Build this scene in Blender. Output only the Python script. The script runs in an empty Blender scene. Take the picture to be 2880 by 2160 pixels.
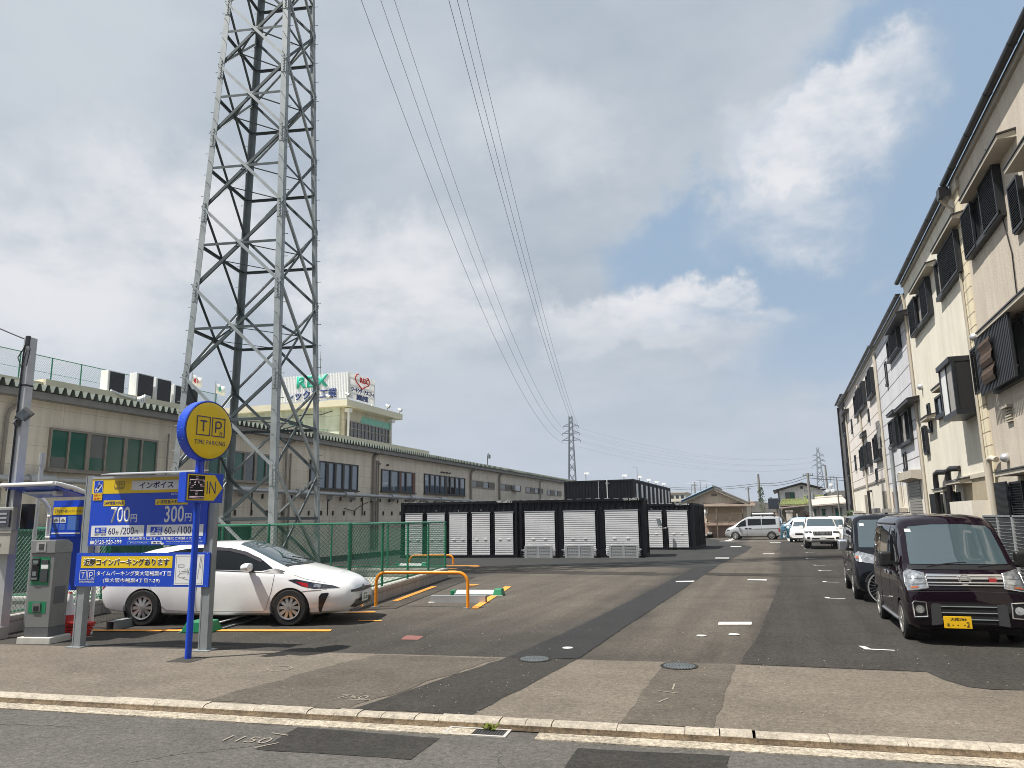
import bpy, bmesh, math, random
from math import radians as R, sin, cos, pi
from mathutils import Vector, Matrix
from mathutils.bvhtree import BVHTree
random.seed(7)
S = bpy.context.scene
C = S.collection

# ------------------------------------------------------------------ camera
YAW, PITCH, ROLL = R(19.7917), R(10.3804), 0.015
cam = bpy.data.objects.new('camera', bpy.data.cameras.new('camera'))
C.objects.link(cam)
cam.data.sensor_width = 36
cam.data.lens = 25.877
cam.data.clip_start = 0.1
cam.data.clip_end = 3000
_f = Vector((-sin(YAW)*cos(PITCH), cos(YAW)*cos(PITCH), sin(PITCH)))
_r = Vector((cos(YAW), sin(YAW), 0))
_u = _r.cross(_f)
_r2 = _r*cos(ROLL) - _u*sin(ROLL)
_u2 = _r*sin(ROLL) + _u*cos(ROLL)
cam.matrix_world = Matrix((( _r2.x, _u2.x, -_f.x, 0), (_r2.y, _u2.y, -_f.y, 0), (_r2.z, _u2.z, -_f.z, 1.87), (0, 0, 0, 1)))
S.camera = cam
S.view_settings.view_transform = 'Standard'
S.view_settings.look = 'None'
S.view_settings.gamma = 1
S.view_settings.exposure = 0.60
S.render.film_transparent = False
try:
    S.cycles.use_denoising = True
    S.cycles.filter_width = 0.95
    S.cycles.max_bounces = 6
    S.cycles.diffuse_bounces = 3
    S.cycles.glossy_bounces = 3
    S.cycles.transparent_max_bounces = 12
    S.cycles.caustics_reflective = False
    S.cycles.caustics_refractive = False
except Exception:
    pass

# ------------------------------------------------------------------ sun and sky
SUN_FROM = Vector((-0.44, -0.33, 1.0)).normalized()
SUN_EL = math.asin(SUN_FROM.z)
sun = bpy.data.objects.new('sun', bpy.data.lights.new('sun', 'SUN'))
C.objects.link(sun)
sun.data.energy = 4.5
sun.data.angle = R(0.6)
sun.data.color = (1.0, 0.955, 0.89)
sun.rotation_euler = (-SUN_FROM).to_track_quat('-Z', 'Y').to_euler()
sun.location = (0, 0, 60)

W = bpy.data.worlds.new('World')
S.world = W
W.use_nodes = True
N, L = W.node_tree.nodes, W.node_tree.links
N.clear()

def wn(t, **kw):
    n = N.new(t)
    for k, v in kw.items():
        setattr(n, k, v)
    return n

def wlink(a, b):
    L.new(a, b)

def wmath(op, a, b=None, clamp=False):
    n = wn('ShaderNodeMath', operation=op)
    n.use_clamp = clamp
    for i, x in enumerate((a, b)):
        if x is None:
            continue
        if isinstance(x, (int, float)):
            n.inputs[i].default_value = x
        else:
            wlink(x, n.inputs[i])
    return n.outputs[0]

def wvec(op, a, b=None):
    n = wn('ShaderNodeVectorMath', operation=op)
    for i, x in enumerate((a, b)):
        if x is None:
            continue
        if isinstance(x, (tuple, list, Vector)):
            n.inputs[i].default_value = tuple(x)
        else:
            wlink(x, n.inputs[i])
    return n

def wmap(x, a, b, c=0.0, d=1.0, smooth=True):
    n = wn('ShaderNodeMapRange')
    n.interpolation_type = 'SMOOTHSTEP' if smooth else 'LINEAR'
    wlink(x, n.inputs[0])
    for i, v in enumerate((a, b, c, d)):
        n.inputs[i+1].default_value = v
    return n.outputs[0]

def wmix(f, a, b):
    n = wn('ShaderNodeMix', data_type='RGBA')
    if isinstance(f, (int, float)):
        n.inputs[0].default_value = f
    else:
        wlink(f, n.inputs[0])
    for k, x in ((6, a), (7, b)):
        if isinstance(x, tuple):
            n.inputs[k].default_value = (*x, 1)
        else:
            wlink(x, n.inputs[k])
    return n.outputs[2]

def wnoise(vec, scale, detail, rough=0.5):
    n = wn('ShaderNodeTexNoise')
    n.inputs['Scale'].default_value = scale
    n.inputs['Detail'].default_value = detail
    n.inputs['Roughness'].default_value = rough
    wlink(vec, n.inputs['Vector'])
    return n

sky = wn('ShaderNodeTexSky', sky_type='NISHITA')
sky.sun_disc = False
sky.sun_elevation = SUN_EL
sky.sun_rotation = math.atan2(SUN_FROM.x, SUN_FROM.y)
sky.air_density = 1.0
sky.dust_density = 2.2
sky.ozone_density = 1.2
tc = wn('ShaderNodeTexCoord')
dirv = wvec('NORMALIZE', tc.outputs['Generated']).outputs[0]
sep = wn('ShaderNodeSeparateXYZ')
wlink(dirv, sep.inputs[0])
zc = wmath('ADD', wmath('MAXIMUM', sep.outputs[2], 0.0), 0.22)
comb = wn('ShaderNodeCombineXYZ')
wlink(wmath('DIVIDE', sep.outputs[0], zc), comb.inputs[0])
wlink(wmath('DIVIDE', sep.outputs[1], zc), comb.inputs[1])
plane = comb.outputs[0]
big = wnoise(plane, 1.1, 9, 0.55).outputs[0]
mid = wnoise(plane, 2.6, 9, 0.6).outputs[0]
warp = wnoise(dirv, 5.0, 10, 0.62)
wv = wvec('SCALE', wvec('SUBTRACT', warp.outputs[1], (0.5, 0.5, 0.5)).outputs[0])
wv.inputs['Scale'].default_value = 0.26
dw = wvec('ADD', dirv, wv.outputs[0]).outputs[0]

def blob(d, r0, r1, zs=1.6):
    d = Vector(d).normalized()
    q = wvec('SUBTRACT', dw, tuple(d)).outputs[0]
    q = wvec('MULTIPLY', q, (1, 1, zs)).outputs[0]
    l = wvec('LENGTH', q).outputs[1]
    return wmap(l, r0, r1, 1.0, 0.0)
# coverage: mostly cloud, open blue patch toward the right
blue = wmath('MAXIMUM', blob((0.17, 0.90, 0.40), 0.04, 0.30), blob((0.00, 0.94, 0.33), 0.03, 0.22))
blue = wmath('MAXIMUM', blue, blob((0.27, 0.82, 0.50), 0.05, 0.30))
blue = wmath('MAXIMUM', blue, wmath('MULTIPLY', blob((0.12, 0.96, 0.20), 0.05, 0.25), 0.7))
blue = wmath('MAXIMUM', blue, wmath('MULTIPLY', blob((-0.10, 0.935, 0.35), 0.02, 0.18), 0.9))
cov = wmap(wmath('SUBTRACT', wmath('ADD', big, 0.22), wmath('MULTIPLY', blue, 0.62)), 0.30, 0.62)
puff = wmath('MAXIMUM', blob((-0.115, 0.953, 0.262), 0.075, 0.115, 2.0), blob((-0.03, 0.968, 0.232), 0.06, 0.11, 2.6))
puff = wmath('MAXIMUM', puff, wmath('MULTIPLY', blob((-0.21, 0.939, 0.245), 0.06, 0.11, 2.2), 0.9))
puff = wmath('MAXIMUM', puff, wmath('MULTIPLY', blob((-0.42, 0.87, 0.265), 0.06, 0.16, 1.8), 0.75))
puff = wmath('MULTIPLY', puff, wmap(sep.outputs[2], 0.19, 0.285, 0.25, 1.0))
puffb = wmath('MAXIMUM', blob((0.15, 0.872, 0.468), 0.055, 0.12), blob((0.09, 0.885, 0.43), 0.07, 0.15))
puffb = wmath('MAXIMUM', puffb, wmath('MULTIPLY', blob((0.04, 0.925, 0.37), 0.04, 0.13), 0.8))
left = wmath('MULTIPLY', wmath('MAXIMUM', blob((-0.64, 0.66, 0.37), 0.06, 0.20), wmath('MAXIMUM', blob((-0.77, 0.58, 0.27), 0.06, 0.24), wmath('MAXIMUM', blob((-0.50, 0.82, 0.30), 0.06, 0.20), wmath('MULTIPLY', blob((-0.24, 0.86, 0.49), 0.02, 0.14), 0.55)))), 0.9)
shade = wmap(wmath('ADD', wmath('MULTIPLY', big, 0.7), wmath('MULTIPLY', mid, 0.3)), 0.36, 0.64)
cloud = wmix(shade, (2.7, 3.15, 3.7), (3.85, 4.2, 4.6))
bright = wmath('MAXIMUM', wmath('MAXIMUM', puff, puffb), left)
bright = wmath('MULTIPLY', bright, wmap(mid, 0.32, 0.58, 0.35, 1.0))
cloud = wmix(bright, cloud, (5.4, 5.45, 5.65))
cov = wmath('MAXIMUM', cov, bright)
skyc = wmix(0.92, sky.outputs[0], (2.25, 3.08, 4.15))
col = wmix(cov, skyc, cloud)
low = wmap(sep.outputs[2], 0.0, 0.30, 0.9, 0.0)
col = wmix(low, col, (3.5, 3.95, 4.6))
ground_side = wmap(sep.outputs[2], -0.06, 0.0, 1.0, 0.0)
col = wmix(ground_side, col, (1.6, 1.5, 1.35))
bg = wn('ShaderNodeBackground')
wlink(col, bg.inputs[0])
bg.inputs[1].default_value = 0.1
out = wn('ShaderNodeOutputWorld')
wlink(bg.outputs[0], out.inputs[0])


# ------------------------------------------------------------------ mesh helpers
class MB:
    def __init__(s):
        s.v, s.f = [], []

    def add(s, vs, fs):
        o = len(s.v)
        s.v += [tuple(p) for p in vs]
        s.f += [tuple(i+o for i in f) for f in fs]
        return s

    def box(s, x0, y0, z0, x1, y1, z1):
        if x0 > x1: x0, x1 = x1, x0
        if y0 > y1: y0, y1 = y1, y0
        if z0 > z1: z0, z1 = z1, z0
        return s.add([(x0,y0,z0),(x1,y0,z0),(x1,y1,z0),(x0,y1,z0),(x0,y0,z1),(x1,y0,z1),(x1,y1,z1),(x0,y1,z1)],
                     [(0,3,2,1),(4,5,6,7),(0,1,5,4),(1,2,6,5),(2,3,7,6),(3,0,4,7)])

    def obox(s, c, sz, M=None):
        M = M or Matrix.Identity(3)
        c = Vector(c); h = [k/2 for k in sz]
        vs = [c + M @ Vector((a*h[0], b*h[1], d*h[2])) for d in (-1,1) for a,b in ((-1,-1),(1,-1),(1,1),(-1,1))]
        return s.add(vs, [(0,3,2,1),(4,5,6,7),(0,1,5,4),(1,2,6,5),(2,3,7,6),(3,0,4,7)])

    def beam(s, p0, p1, w, t, n=(0,0,1)):
        """flat bar from p0 to p1: width w across, thickness t along n"""
        p0, p1 = Vector(p0), Vector(p1)
        d = (p1-p0).normalized(); n = Vector(n); n = (n - d*n.dot(d))
        if n.length < 1e-6: n = d.orthogonal()
        n.normalize(); a = d.cross(n)
        vs = [p + a*(x*w/2) + n*(y*t/2) for p in (p0,p1) for x,y in ((-1,-1),(1,-1),(1,1),(-1,1))]
        return s.add(vs, [(0,3,2,1),(4,5,6,7),(0,1,5,4),(1,2,6,5),(2,3,7,6),(3,0,4,7)])

    def cyl(s, p0, p1, r, n=10, r1=None, caps=True):
        p0, p1 = Vector(p0), Vector(p1)
        r1 = r if r1 is None else r1
        d = (p1-p0).normalized(); a = d.orthogonal().normalized(); b = d.cross(a)
        vs = [p0 + (a*cos(2*pi*k/n)+b*sin(2*pi*k/n))*r for k in range(n)] + [p1 + (a*cos(2*pi*k/n)+b*sin(2*pi*k/n))*r1 for k in range(n)]
        fs = [(k,(k+1)%n,n+(k+1)%n,n+k) for k in range(n)]
        if caps: fs += [tuple(range(n-1,-1,-1)), tuple(range(n,2*n))]
        return s.add(vs, fs)

    def tube(s, pts, r, n=8):
        pts = [Vector(p) for p in pts]
        rings = []; a = None
        for i, p in enumerate(pts):
            d = (pts[min(i+1,len(pts)-1)] - pts[max(i-1,0)]).normalized()
            if a is None: a = d.orthogonal().normalized()
            a = (a - d*a.dot(d)).normalized(); b = d.cross(a)
            rings.append([p + (a*cos(2*pi*k/n)+b*sin(2*pi*k/n))*r for k in range(n)])
        fs = []
        for i in range(len(pts)-1):
            for k in range(n):
                fs.append((i*n+k, i*n+(k+1)%n, (i+1)*n+(k+1)%n, (i+1)*n+k))
        fs += [tuple(range(n-1,-1,-1)), tuple(range((len(pts)-1)*n, len(pts)*n))]
        return s.add([p for q in rings for p in q], fs)

    def prism(s, poly, o, ux, uy, ex):
        """polygon (2D) in plane o + ux*a + uy*b extruded by vector ex"""
        o, ux, uy, ex = Vector(o), Vector(ux), Vector(uy), Vector(ex)
        n = len(poly)
        b = [o + ux*a + uy*c for a, c in poly]
        vs = b + [p + ex for p in b]
        fs = [tuple(range(n)), tuple(range(2*n-1, n-1, -1))] + [(k, n+k, n+(k+1)%n, (k+1)%n) for k in range(n)]
        return s.add(vs, fs)

    def quad(s, a, b, c, d):
        return s.add([a,b,c,d], [(0,1,2,3)])

    def sheet(s, pts, z):
        return s.add([(p[0],p[1],z) for p in pts], [tuple(range(len(pts)))])

    def lathe(s, prof, o=(0,0,0), axis='Z', n=24, close=False):
        m = len(prof); vs = []
        for k in range(n):
            c, d = cos(2*pi*k/n), sin(2*pi*k/n)
            for r, h in prof:
                p = {'Z':(r*c,r*d,h),'Y':(r*c,h,r*d),'X':(h,r*c,r*d)}[axis]
                vs.append((p[0]+o[0],p[1]+o[1],p[2]+o[2]))
        fs = []
        for k in range(n):
            k2 = (k+1)%n
            for i in range(m-1+(1 if close else 0)):
                i2 = (i+1)%m
                fs.append((k*m+i,k2*m+i,k2*m+i2,k*m+i2))
        return s.add(vs, fs)

    def xf(s, M):
        s.v = [tuple(M @ Vector(p)) for p in s.v]
        return s

    def build(s, name, mat, parent=None, smooth=False, bevel=0, world=False):
        me = bpy.data.meshes.new(name)
        me.from_pydata(s.v, [], s.f)
        bm = bmesh.new(); bm.from_mesh(me)
        bmesh.ops.recalc_face_normals(bm, faces=bm.faces)
        bm.to_mesh(me); bm.free()
        me.materials.append(mat)
        if world and parent is not None:
            me.transform(parent['_inv'] if False else parent.matrix_basis.inverted())
        if smooth:
            me.polygons.foreach_set('use_smooth', [True]*len(me.polygons))
            try:
                me.set_sharp_from_angle(angle=R(smooth if smooth is not True else 40))
            except Exception:
                pass
        o = bpy.data.objects.new(name, me)
        C.objects.link(o)
        if parent is not None: o.parent = parent
        if bevel:
            b = o.modifiers.new('bevel', 'BEVEL'); b.width = bevel; b.segments = 2; b.limit_method = 'ANGLE'
        return o

def thing(name, label, cat, loc=(0,0,0), rz=0.0, group=None, kind=None):
    o = bpy.data.objects.new(name, None)
    C.objects.link(o)
    o.empty_display_size = 0.2
    o.location = loc; o.rotation_euler = (0,0,rz)
    o.matrix_basis = Matrix.Translation(loc) @ Matrix.Rotation(rz, 4, 'Z')
    o['label'] = label; o['category'] = cat
    if group: o['group'] = group
    if kind: o['kind'] = kind
    return o

def tag(o, label=None, cat=None, group=None, kind=None):
    for k, v in (('label',label),('category',cat),('group',group),('kind',kind)):
        if v: o[k] = v
    return o

def dup(root, loc=None, rz=None, label=None, group=None, scale=None):
    r = root.copy(); C.objects.link(r)
    if loc is not None: r.location = loc
    if rz is not None: r.rotation_euler = (0,0,rz)
    if scale: r.scale = scale
    if label: r['label'] = label
    if group: r['group'] = group
    for ch in list(root.children):
        c = ch.copy(); C.objects.link(c); c.parent = r
        for g in list(ch.children):
            d = g.copy(); C.objects.link(d); d.parent = c
    return r

# ------------------------------------------------------------------ materials
def nodes(name):
    m = bpy.data.materials.new(name)
    m.use_nodes = True
    nt = m.node_tree
    return m, nt, nt.nodes['Principled BSDF']

def ramp(nt, src, stops):
    n = nt.nodes.new('ShaderNodeValToRGB')
    e = n.color_ramp.elements
    while len(e) < len(stops): e.new(0.5)
    for k, (p, c) in enumerate(stops):
        e[k].position = p; e[k].color = (*c, 1)
    nt.links.new(src, n.inputs[0])
    return n.outputs[0]

def noise(nt, scale, detail=4, rough=0.55, vec=None, coord='Object', sc=None):
    n = nt.nodes.new('ShaderNodeTexNoise')
    n.inputs['Scale'].default_value = scale
    n.inputs['Detail'].default_value = detail
    n.inputs['Roughness'].default_value = rough
    t = nt.nodes.new('ShaderNodeTexCoord')
    src = t.outputs[coord]
    if sc:
        mp = nt.nodes.new('ShaderNodeMapping')
        mp.inputs['Scale'].default_value = sc
        nt.links.new(src, mp.inputs[0]); src = mp.outputs[0]
    nt.links.new(src, n.inputs['Vector'])
    return n.outputs[0]

def mul(nt, a, b, f=1.0, mode='MULTIPLY'):
    n = nt.nodes.new('ShaderNodeMix'); n.data_type = 'RGBA'; n.blend_type = mode
    n.inputs[0].default_value = f
    for k, x in ((6,a),(7,b)):
        if isinstance(x, tuple): n.inputs[k].default_value = (*x,1)
        else: nt.links.new(x, n.inputs[k])
    return n.outputs[2]

def bump(nt, p, h, strength, dist=0.01):
    b = nt.nodes.new('ShaderNodeBump')
    b.inputs['Strength'].default_value = strength
    b.inputs['Distance'].default_value = dist
    nt.links.new(h, b.inputs['Height'])
    nt.links.new(b.outputs[0], p.inputs['Normal'])

def mat(name, col, rough=0.5, metal=0.0, var=0.12, scale=3.0, coat=0.0, bmp=0.0, bscale=60, spec=0.5, ior=None, emit=None):
    m, nt, p = nodes(name)
    p.inputs['Roughness'].default_value = rough
    p.inputs['Metallic'].default_value = metal
    p.inputs['Specular IOR Level'].default_value = spec
    if ior: p.inputs['IOR'].default_value = ior
    if coat:
        p.inputs['Coat Weight'].default_value = coat
        p.inputs['Coat Roughness'].default_value = 0.03
    if var:
        a = tuple(max(0,c*(1-var)) for c in col); b = tuple(min(1,c*(1+var)) for c in col)
        c = ramp(nt, noise(nt, scale, 6, 0.6), [(0.3,a),(0.7,b)])
        nt.links.new(c, p.inputs['Base Color'])
    else:
        p.inputs['Base Color'].default_value = (*col,1)
    if bmp:
        bump(nt, p, noise(nt, bscale, 4, 0.6), bmp)
    if emit:
        p.inputs['Emission Color'].default_value = (*col,1)
        p.inputs['Emission Strength'].default_value = emit
    return m

def asphalt(name, col, speck=0.35, stain=0.22, streak=0.0, rot=0.0, rough=0.92, lanes=None):
    m, nt, p = nodes(name)
    g = lambda k: tuple(c*k for c in col)
    fine = ramp(nt, noise(nt, 55, 3, 0.75), [(0.30,g(1-speck)),(0.55,g(1.0)),(0.74,g(1+1.2*speck)),(0.80,g(1+2.6*speck))])
    grit = ramp(nt, noise(nt, 17, 4, 0.9), [(0.34,(1-1.35*speck,)*3),(0.5,(1,1,1)),(0.66,(1+1.3*speck,)*3)])
    c = mul(nt, fine, grit)
    st = ramp(nt, noise(nt, 0.7, 7, 0.62), [(0.32,(1-stain,)*3),(0.5,(1,1,1)),(0.68,(1+stain*0.7,)*3)])
    c = mul(nt, c, st)
    st2 = ramp(nt, noise(nt, 2.4, 5, 0.6, sc=(1,1,1)), [(0.35,(1-stain*0.6,)*3),(0.65,(1+stain*0.4,)*3)])
    c = mul(nt, c, st2)
    if streak:
        s2 = ramp(nt, noise(nt, 1.0, 4, 0.6, sc=(2.3,0.10,1)), [(0.36,(1-streak,)*3),(0.62,(1+streak*0.8,)*3)])
        c = mul(nt, c, s2)
    if lanes:
        # lighter, traffic-worn lanes running along y
        tcx = nt.nodes.new('ShaderNodeTexCoord'); sx = nt.nodes.new('ShaderNodeSeparateXYZ'); nt.links.new(tcx.outputs['Object'], sx.inputs[0])
        wob = noise(nt, 0.5, 5, 0.65)
        acc = None
        def mth(op, a, b2=None):
            q = nt.nodes.new('ShaderNodeMath'); q.operation = op
            for k, v in enumerate((a, b2)):
                if v is None: continue
                if isinstance(v, (int, float)): q.inputs[k].default_value = v
                else: nt.links.new(v, q.inputs[k])
            return q.outputs[0]
        def mr(x, a, b2, lo, hi):
            q = nt.nodes.new('ShaderNodeMapRange'); q.interpolation_type = 'SMOOTHSTEP'; nt.links.new(x, q.inputs[0])
            for k, v in enumerate((a, b2, lo, hi)): q.inputs[k+1].default_value = v
            return q.outputs[0]
        for (xc, slope, w0, w1, ys, ye) in lanes:
            xx = mth('ADD', mth('SUBTRACT', sx.outputs[0], mth('MULTIPLY', sx.outputs[1], slope)), mth('MULTIPLY', mth('SUBTRACT', wob, 0.5), 1.6))
            d = mth('ABSOLUTE', mth('SUBTRACT', xx, xc))
            f = mth('MULTIPLY', mr(d, w0, w1, 1.0, 0.0), mr(mth('ADD', sx.outputs[1], mth('MULTIPLY', wob, 3.0)), ys, ye, 0.0, 1.0))
            acc = f if acc is None else mth('MAXIMUM', acc, f)
        mx = nt.nodes.new('ShaderNodeMix'); mx.data_type = 'RGBA'
        nt.links.new(acc, mx.inputs[0]); nt.links.new(c, mx.inputs[6])
        nt.links.new(mul(nt, c, (2.05,1.98,1.86)), mx.inputs[7]); c = mx.outputs[2]
    nt.links.new(c, p.inputs['Base Color'])
    p.inputs['Roughness'].default_value = rough
    p.inputs['Specular IOR Level'].default_value = 0.3
    bump(nt, p, noise(nt, 75, 3, 0.7), 0.55, 0.008)
    return m

def panel_wall(name, col, line, bw, bh, mortar=0.012, rough=0.85, stain=0.16, offset=0.0, ax=('X','Z'), bmp=0.15, bscale=90, spk=0.06):
    """rendered/siding wall with thin joints on the two given local axes"""
    m, nt, p = nodes(name)
    t = nt.nodes.new('ShaderNodeTexCoord'); sp = nt.nodes.new('ShaderNodeSeparateXYZ'); cb = nt.nodes.new('ShaderNodeCombineXYZ')
    nt.links.new(t.outputs['Object'], sp.inputs[0])
    nt.links.new(sp.outputs[ax[0]], cb.inputs[0]); nt.links.new(sp.outputs[ax[1]], cb.inputs[1])
    br = nt.nodes.new('ShaderNodeTexBrick')
    br.offset = offset; br.squash = 1
    nt.links.new(cb.outputs[0], br.inputs['Vector'])
    br.inputs['Scale'].default_value = 1
    br.inputs['Mortar Size'].default_value = mortar
    br.inputs['Mortar Smooth'].default_value = 0.1
    br.inputs['Brick Width'].default_value = bw
    br.inputs['Row Height'].default_value = bh
    br.inputs['Color1'].default_value = (*[c*0.97 for c in col],1)
    br.inputs['Color2'].default_value = (*[c*1.03 for c in col],1)
    br.inputs['Mortar'].default_value = (*line,1)
    s1 = ramp(nt, noise(nt, 0.9, 7, 0.65), [(0.3,(1-stain,)*3),(0.62,(1.02,)*3)])
    s2 = ramp(nt, noise(nt, 1.0, 6, 0.72, sc=(2.6,2.6,0.13)), [(0.36,(1-stain*1.15,1-stain*1.25,1-stain*1.4)),(0.55,(1,1,1))])
    s3 = ramp(nt, noise(nt, 40, 3, 0.7), [(0.3,(1-spk,)*3),(0.7,(1+spk,)*3)])
    c = mul(nt, mul(nt, mul(nt, br.outputs[0], s1), s2), s3)
    nt.links.new(c, p.inputs['Base Color'])
    p.inputs['Roughness'].default_value = rough
    bump(nt, p, noise(nt, bscale, 4, 0.7), bmp, 0.01)
    return m

def glass(name, col=(0.02,0.03,0.035), rough=0.03, ior=1.9):
    m, nt, p = nodes(name)
    p.inputs['Base Color'].default_value = (*col,1)
    p.inputs['Roughness'].default_value = rough
    p.inputs['IOR'].default_value = ior
    bump(nt, p, noise(nt, 1.3, 2, 0.5), 0.04, 0.02)
    return m

M = {}
M['paint_white'] = mat('white_paint', (0.80,0.80,0.78), 0.35, var=0.03)
M['mark_white'] = mat('road_marking_white', (0.74,0.73,0.69), 0.7, var=0.12, scale=9)
M['mark_worn'] = mat('worn_marking_white', (0.46,0.44,0.40), 0.8, var=0.3, scale=14)
M['mark_yellow'] = mat('road_marking_yellow', (0.80,0.33,0.045), 0.7, var=0.10, scale=9)
M['orange'] = mat('orange_paint', (0.84,0.29,0.012), 0.35, var=0.05)
M['black'] = mat('black_rubber', (0.012,0.012,0.013), 0.75, var=0.2)
M['black_metal'] = mat('black_metal', (0.014,0.015,0.018), 0.4, var=0.2)
M['dark'] = mat('dark_void', (0.008,0.008,0.009), 0.8, var=0)
M['grey_metal'] = mat('grey_metal', (0.45,0.46,0.465), 0.45, 0.3, var=0.12)
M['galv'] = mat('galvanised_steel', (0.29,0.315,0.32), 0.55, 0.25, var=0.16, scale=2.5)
M['galv_dark'] = mat('dark_galvanised_steel', (0.20,0.23,0.235), 0.55, 0.25, var=0.16, scale=2.5)
M['brace_shade'] = mat('brace_shade_steel', (0.055,0.072,0.076), 0.6, 0.2, var=0.15, scale=2.5)  # shade of the brace undersides put into the steel colour
M['alu'] = mat('aluminium', (0.55,0.56,0.57), 0.38, 0.6, var=0.08)
M['concrete'] = mat('concrete', (0.40,0.385,0.35), 0.9, var=0.16, scale=5, bmp=0.2)
M['block'] = panel_wall('concrete_block', (0.36,0.345,0.325), (0.16,0.15,0.14), 0.40, 0.20, 0.008, ax=('X','Z'))
M['blue'] = mat('blue_board', (0.010,0.066,0.56), 0.33, var=0.12, scale=1.6)
M['navy'] = mat('navy_print', (0.015,0.028,0.14), 0.45, var=0)
M['yellow'] = mat('yellow_board', (0.80,0.56,0.012), 0.35, var=0.09, scale=2)
M['white_board'] = mat('white_board', (0.78,0.79,0.78), 0.4, var=0.03)
M['light_blue'] = mat('pale_blue_print', (0.25,0.50,0.80), 0.45, var=0)
M['red_print'] = mat('red_print', (0.60,0.03,0.02), 0.45, var=0)
M['green_paint'] = mat('green_paint', (0.012,0.16,0.085), 0.4, var=0.12)
M['green_wire'] = mat('green_wire', (0.007,0.105,0.055), 0.8, var=0.08, spec=.15)
M['wire_galv'] = mat('pale_green_wire', (0.12,0.25,0.17), 0.5, var=0.08)
M['green_plastic'] = mat('green_plastic', (0.01,0.20,0.085), 0.4, var=0.06)
M['glass'] = glass('window_glass')
M['glass_blue'] = glass('sky_toned_window_glass', (0.085,0.13,0.18), 0.04, 2.0)  # blue base colour stands in for reflected sky
M['glass_green'] = glass('green_blind_glass', (0.012,0.105,0.075), 0.12, 1.6)
M['glass_grey'] = glass('screened_glass', (0.14,0.15,0.14), 0.2, 1.5)
M['car_glass'] = glass('car_glass', (0.006,0.008,0.009), 0.02, 1.45)
M['wind_glass'] = glass('windscreen_glass', (0.05,0.075,0.085), 0.02, 2.1)
M['frame_dark'] = mat('dark_sash', (0.035,0.028,0.024), 0.5, var=0.1)
M['frame_tan'] = mat('bronze_sash', (0.27,0.235,0.195), 0.5, var=0.1)
M['louver'] = mat('charcoal_louver', (0.014,0.016,0.019), 0.45, var=0.1)
M['chrome'] = mat('chrome', (0.90,0.91,0.92), 0.22, 1.0, var=0)
M['tyre'] = mat('tyre', (0.014,0.014,0.014), 0.85, var=0.2)
M['rim'] = mat('silver_rim', (0.50,0.49,0.47), 0.3, 0.75, var=0.06)
M['lamp_clear'] = mat('clear_lamp', (0.36,0.38,0.40), 0.12, 0.6, var=0.6, scale=18, coat=1.0)
M['lamp_dark'] = mat('dark_lamp', (0.045,0.05,0.055), 0.1, 0.3, var=0.6, scale=16, coat=1.0)
M['lamp_red'] = mat('red_lamp', (0.42,0.012,0.015), 0.15, coat=1.0, var=0.1)
M['lamp_amber'] = mat('amber_lamp', (0.40,0.11,0.04), 0.15, coat=1.0, var=0.1)
M['plate_white'] = mat('white_plate', (0.75,0.76,0.74), 0.4, var=0)
M['plate_yellow'] = mat('yellow_plate', (0.80,0.48,0.01), 0.4, var=0)
M['plate_green'] = mat('green_plate_print', (0.01,0.12,0.05), 0.5, var=0)

def text(parent, body, x, z, h, m, w=None, y=0.0, bold=0.0, align='LEFT', name='lettering', sx=1.0, ext=0.0015, rot=None, sp=1.0):
    """flat lettering in the parent's local x-z plane facing local -y; h = text height, w = wished width"""
    cu = bpy.data.curves.new(name, 'FONT')
    cu.body = body; cu.size = 1.0; cu.extrude = 0.0; cu.offset = bold
    cu.space_character = sp
    cu.resolution_u = 3
    t = bpy.data.objects.new(name, cu); C.objects.link(t)
    dg = bpy.context.evaluated_depsgraph_get()
    me = bpy.data.meshes.new_from_object(t.evaluated_get(dg))
    bpy.data.objects.remove(t)
    if not me.vertices: return None
    xs = [v.co.x for v in me.vertices]; ys = [v.co.y for v in me.vertices]
    x0, x1, y0, y1 = min(xs), max(xs), min(ys), max(ys)
    ky = h/(y1-y0); kx = ky*sx if w is None else w/(x1-x0)
    ox = {'LEFT':x0,'CENTER':(x0+x1)/2,'RIGHT':x1}[align]
    for v in me.vertices:
        v.co = (x+(v.co.x-ox)*kx, y, z+(v.co.y-y0)*ky)
    if ext:
        bm = bmesh.new(); bm.from_mesh(me)
        r = bmesh.ops.extrude_face_region(bm, geom=bm.faces[:])
        bmesh.ops.translate(bm, verts=[g for g in r['geom'] if isinstance(g, bmesh.types.BMVert)], vec=(0,-ext,0))
        bmesh.ops.recalc_face_normals(bm, faces=bm.faces)
        bm.to_mesh(me); bm.free()
    me.materials.clear(); me.materials.append(m)
    if rot: me.transform(rot)
    o = bpy.data.objects.new(name, me); C.objects.link(o)
    o.parent = parent
    return o

def lines(parent, segs, th, m, y=0.0, name='line_print'):
    b = MB()
    for (x0,z0,x1,z1) in segs:
        b.beam((x0,y-0.001,z0),(x1,y-0.001,z1), th, 0.002, (0,1,0))
    return b.build(name, m, parent)

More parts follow.
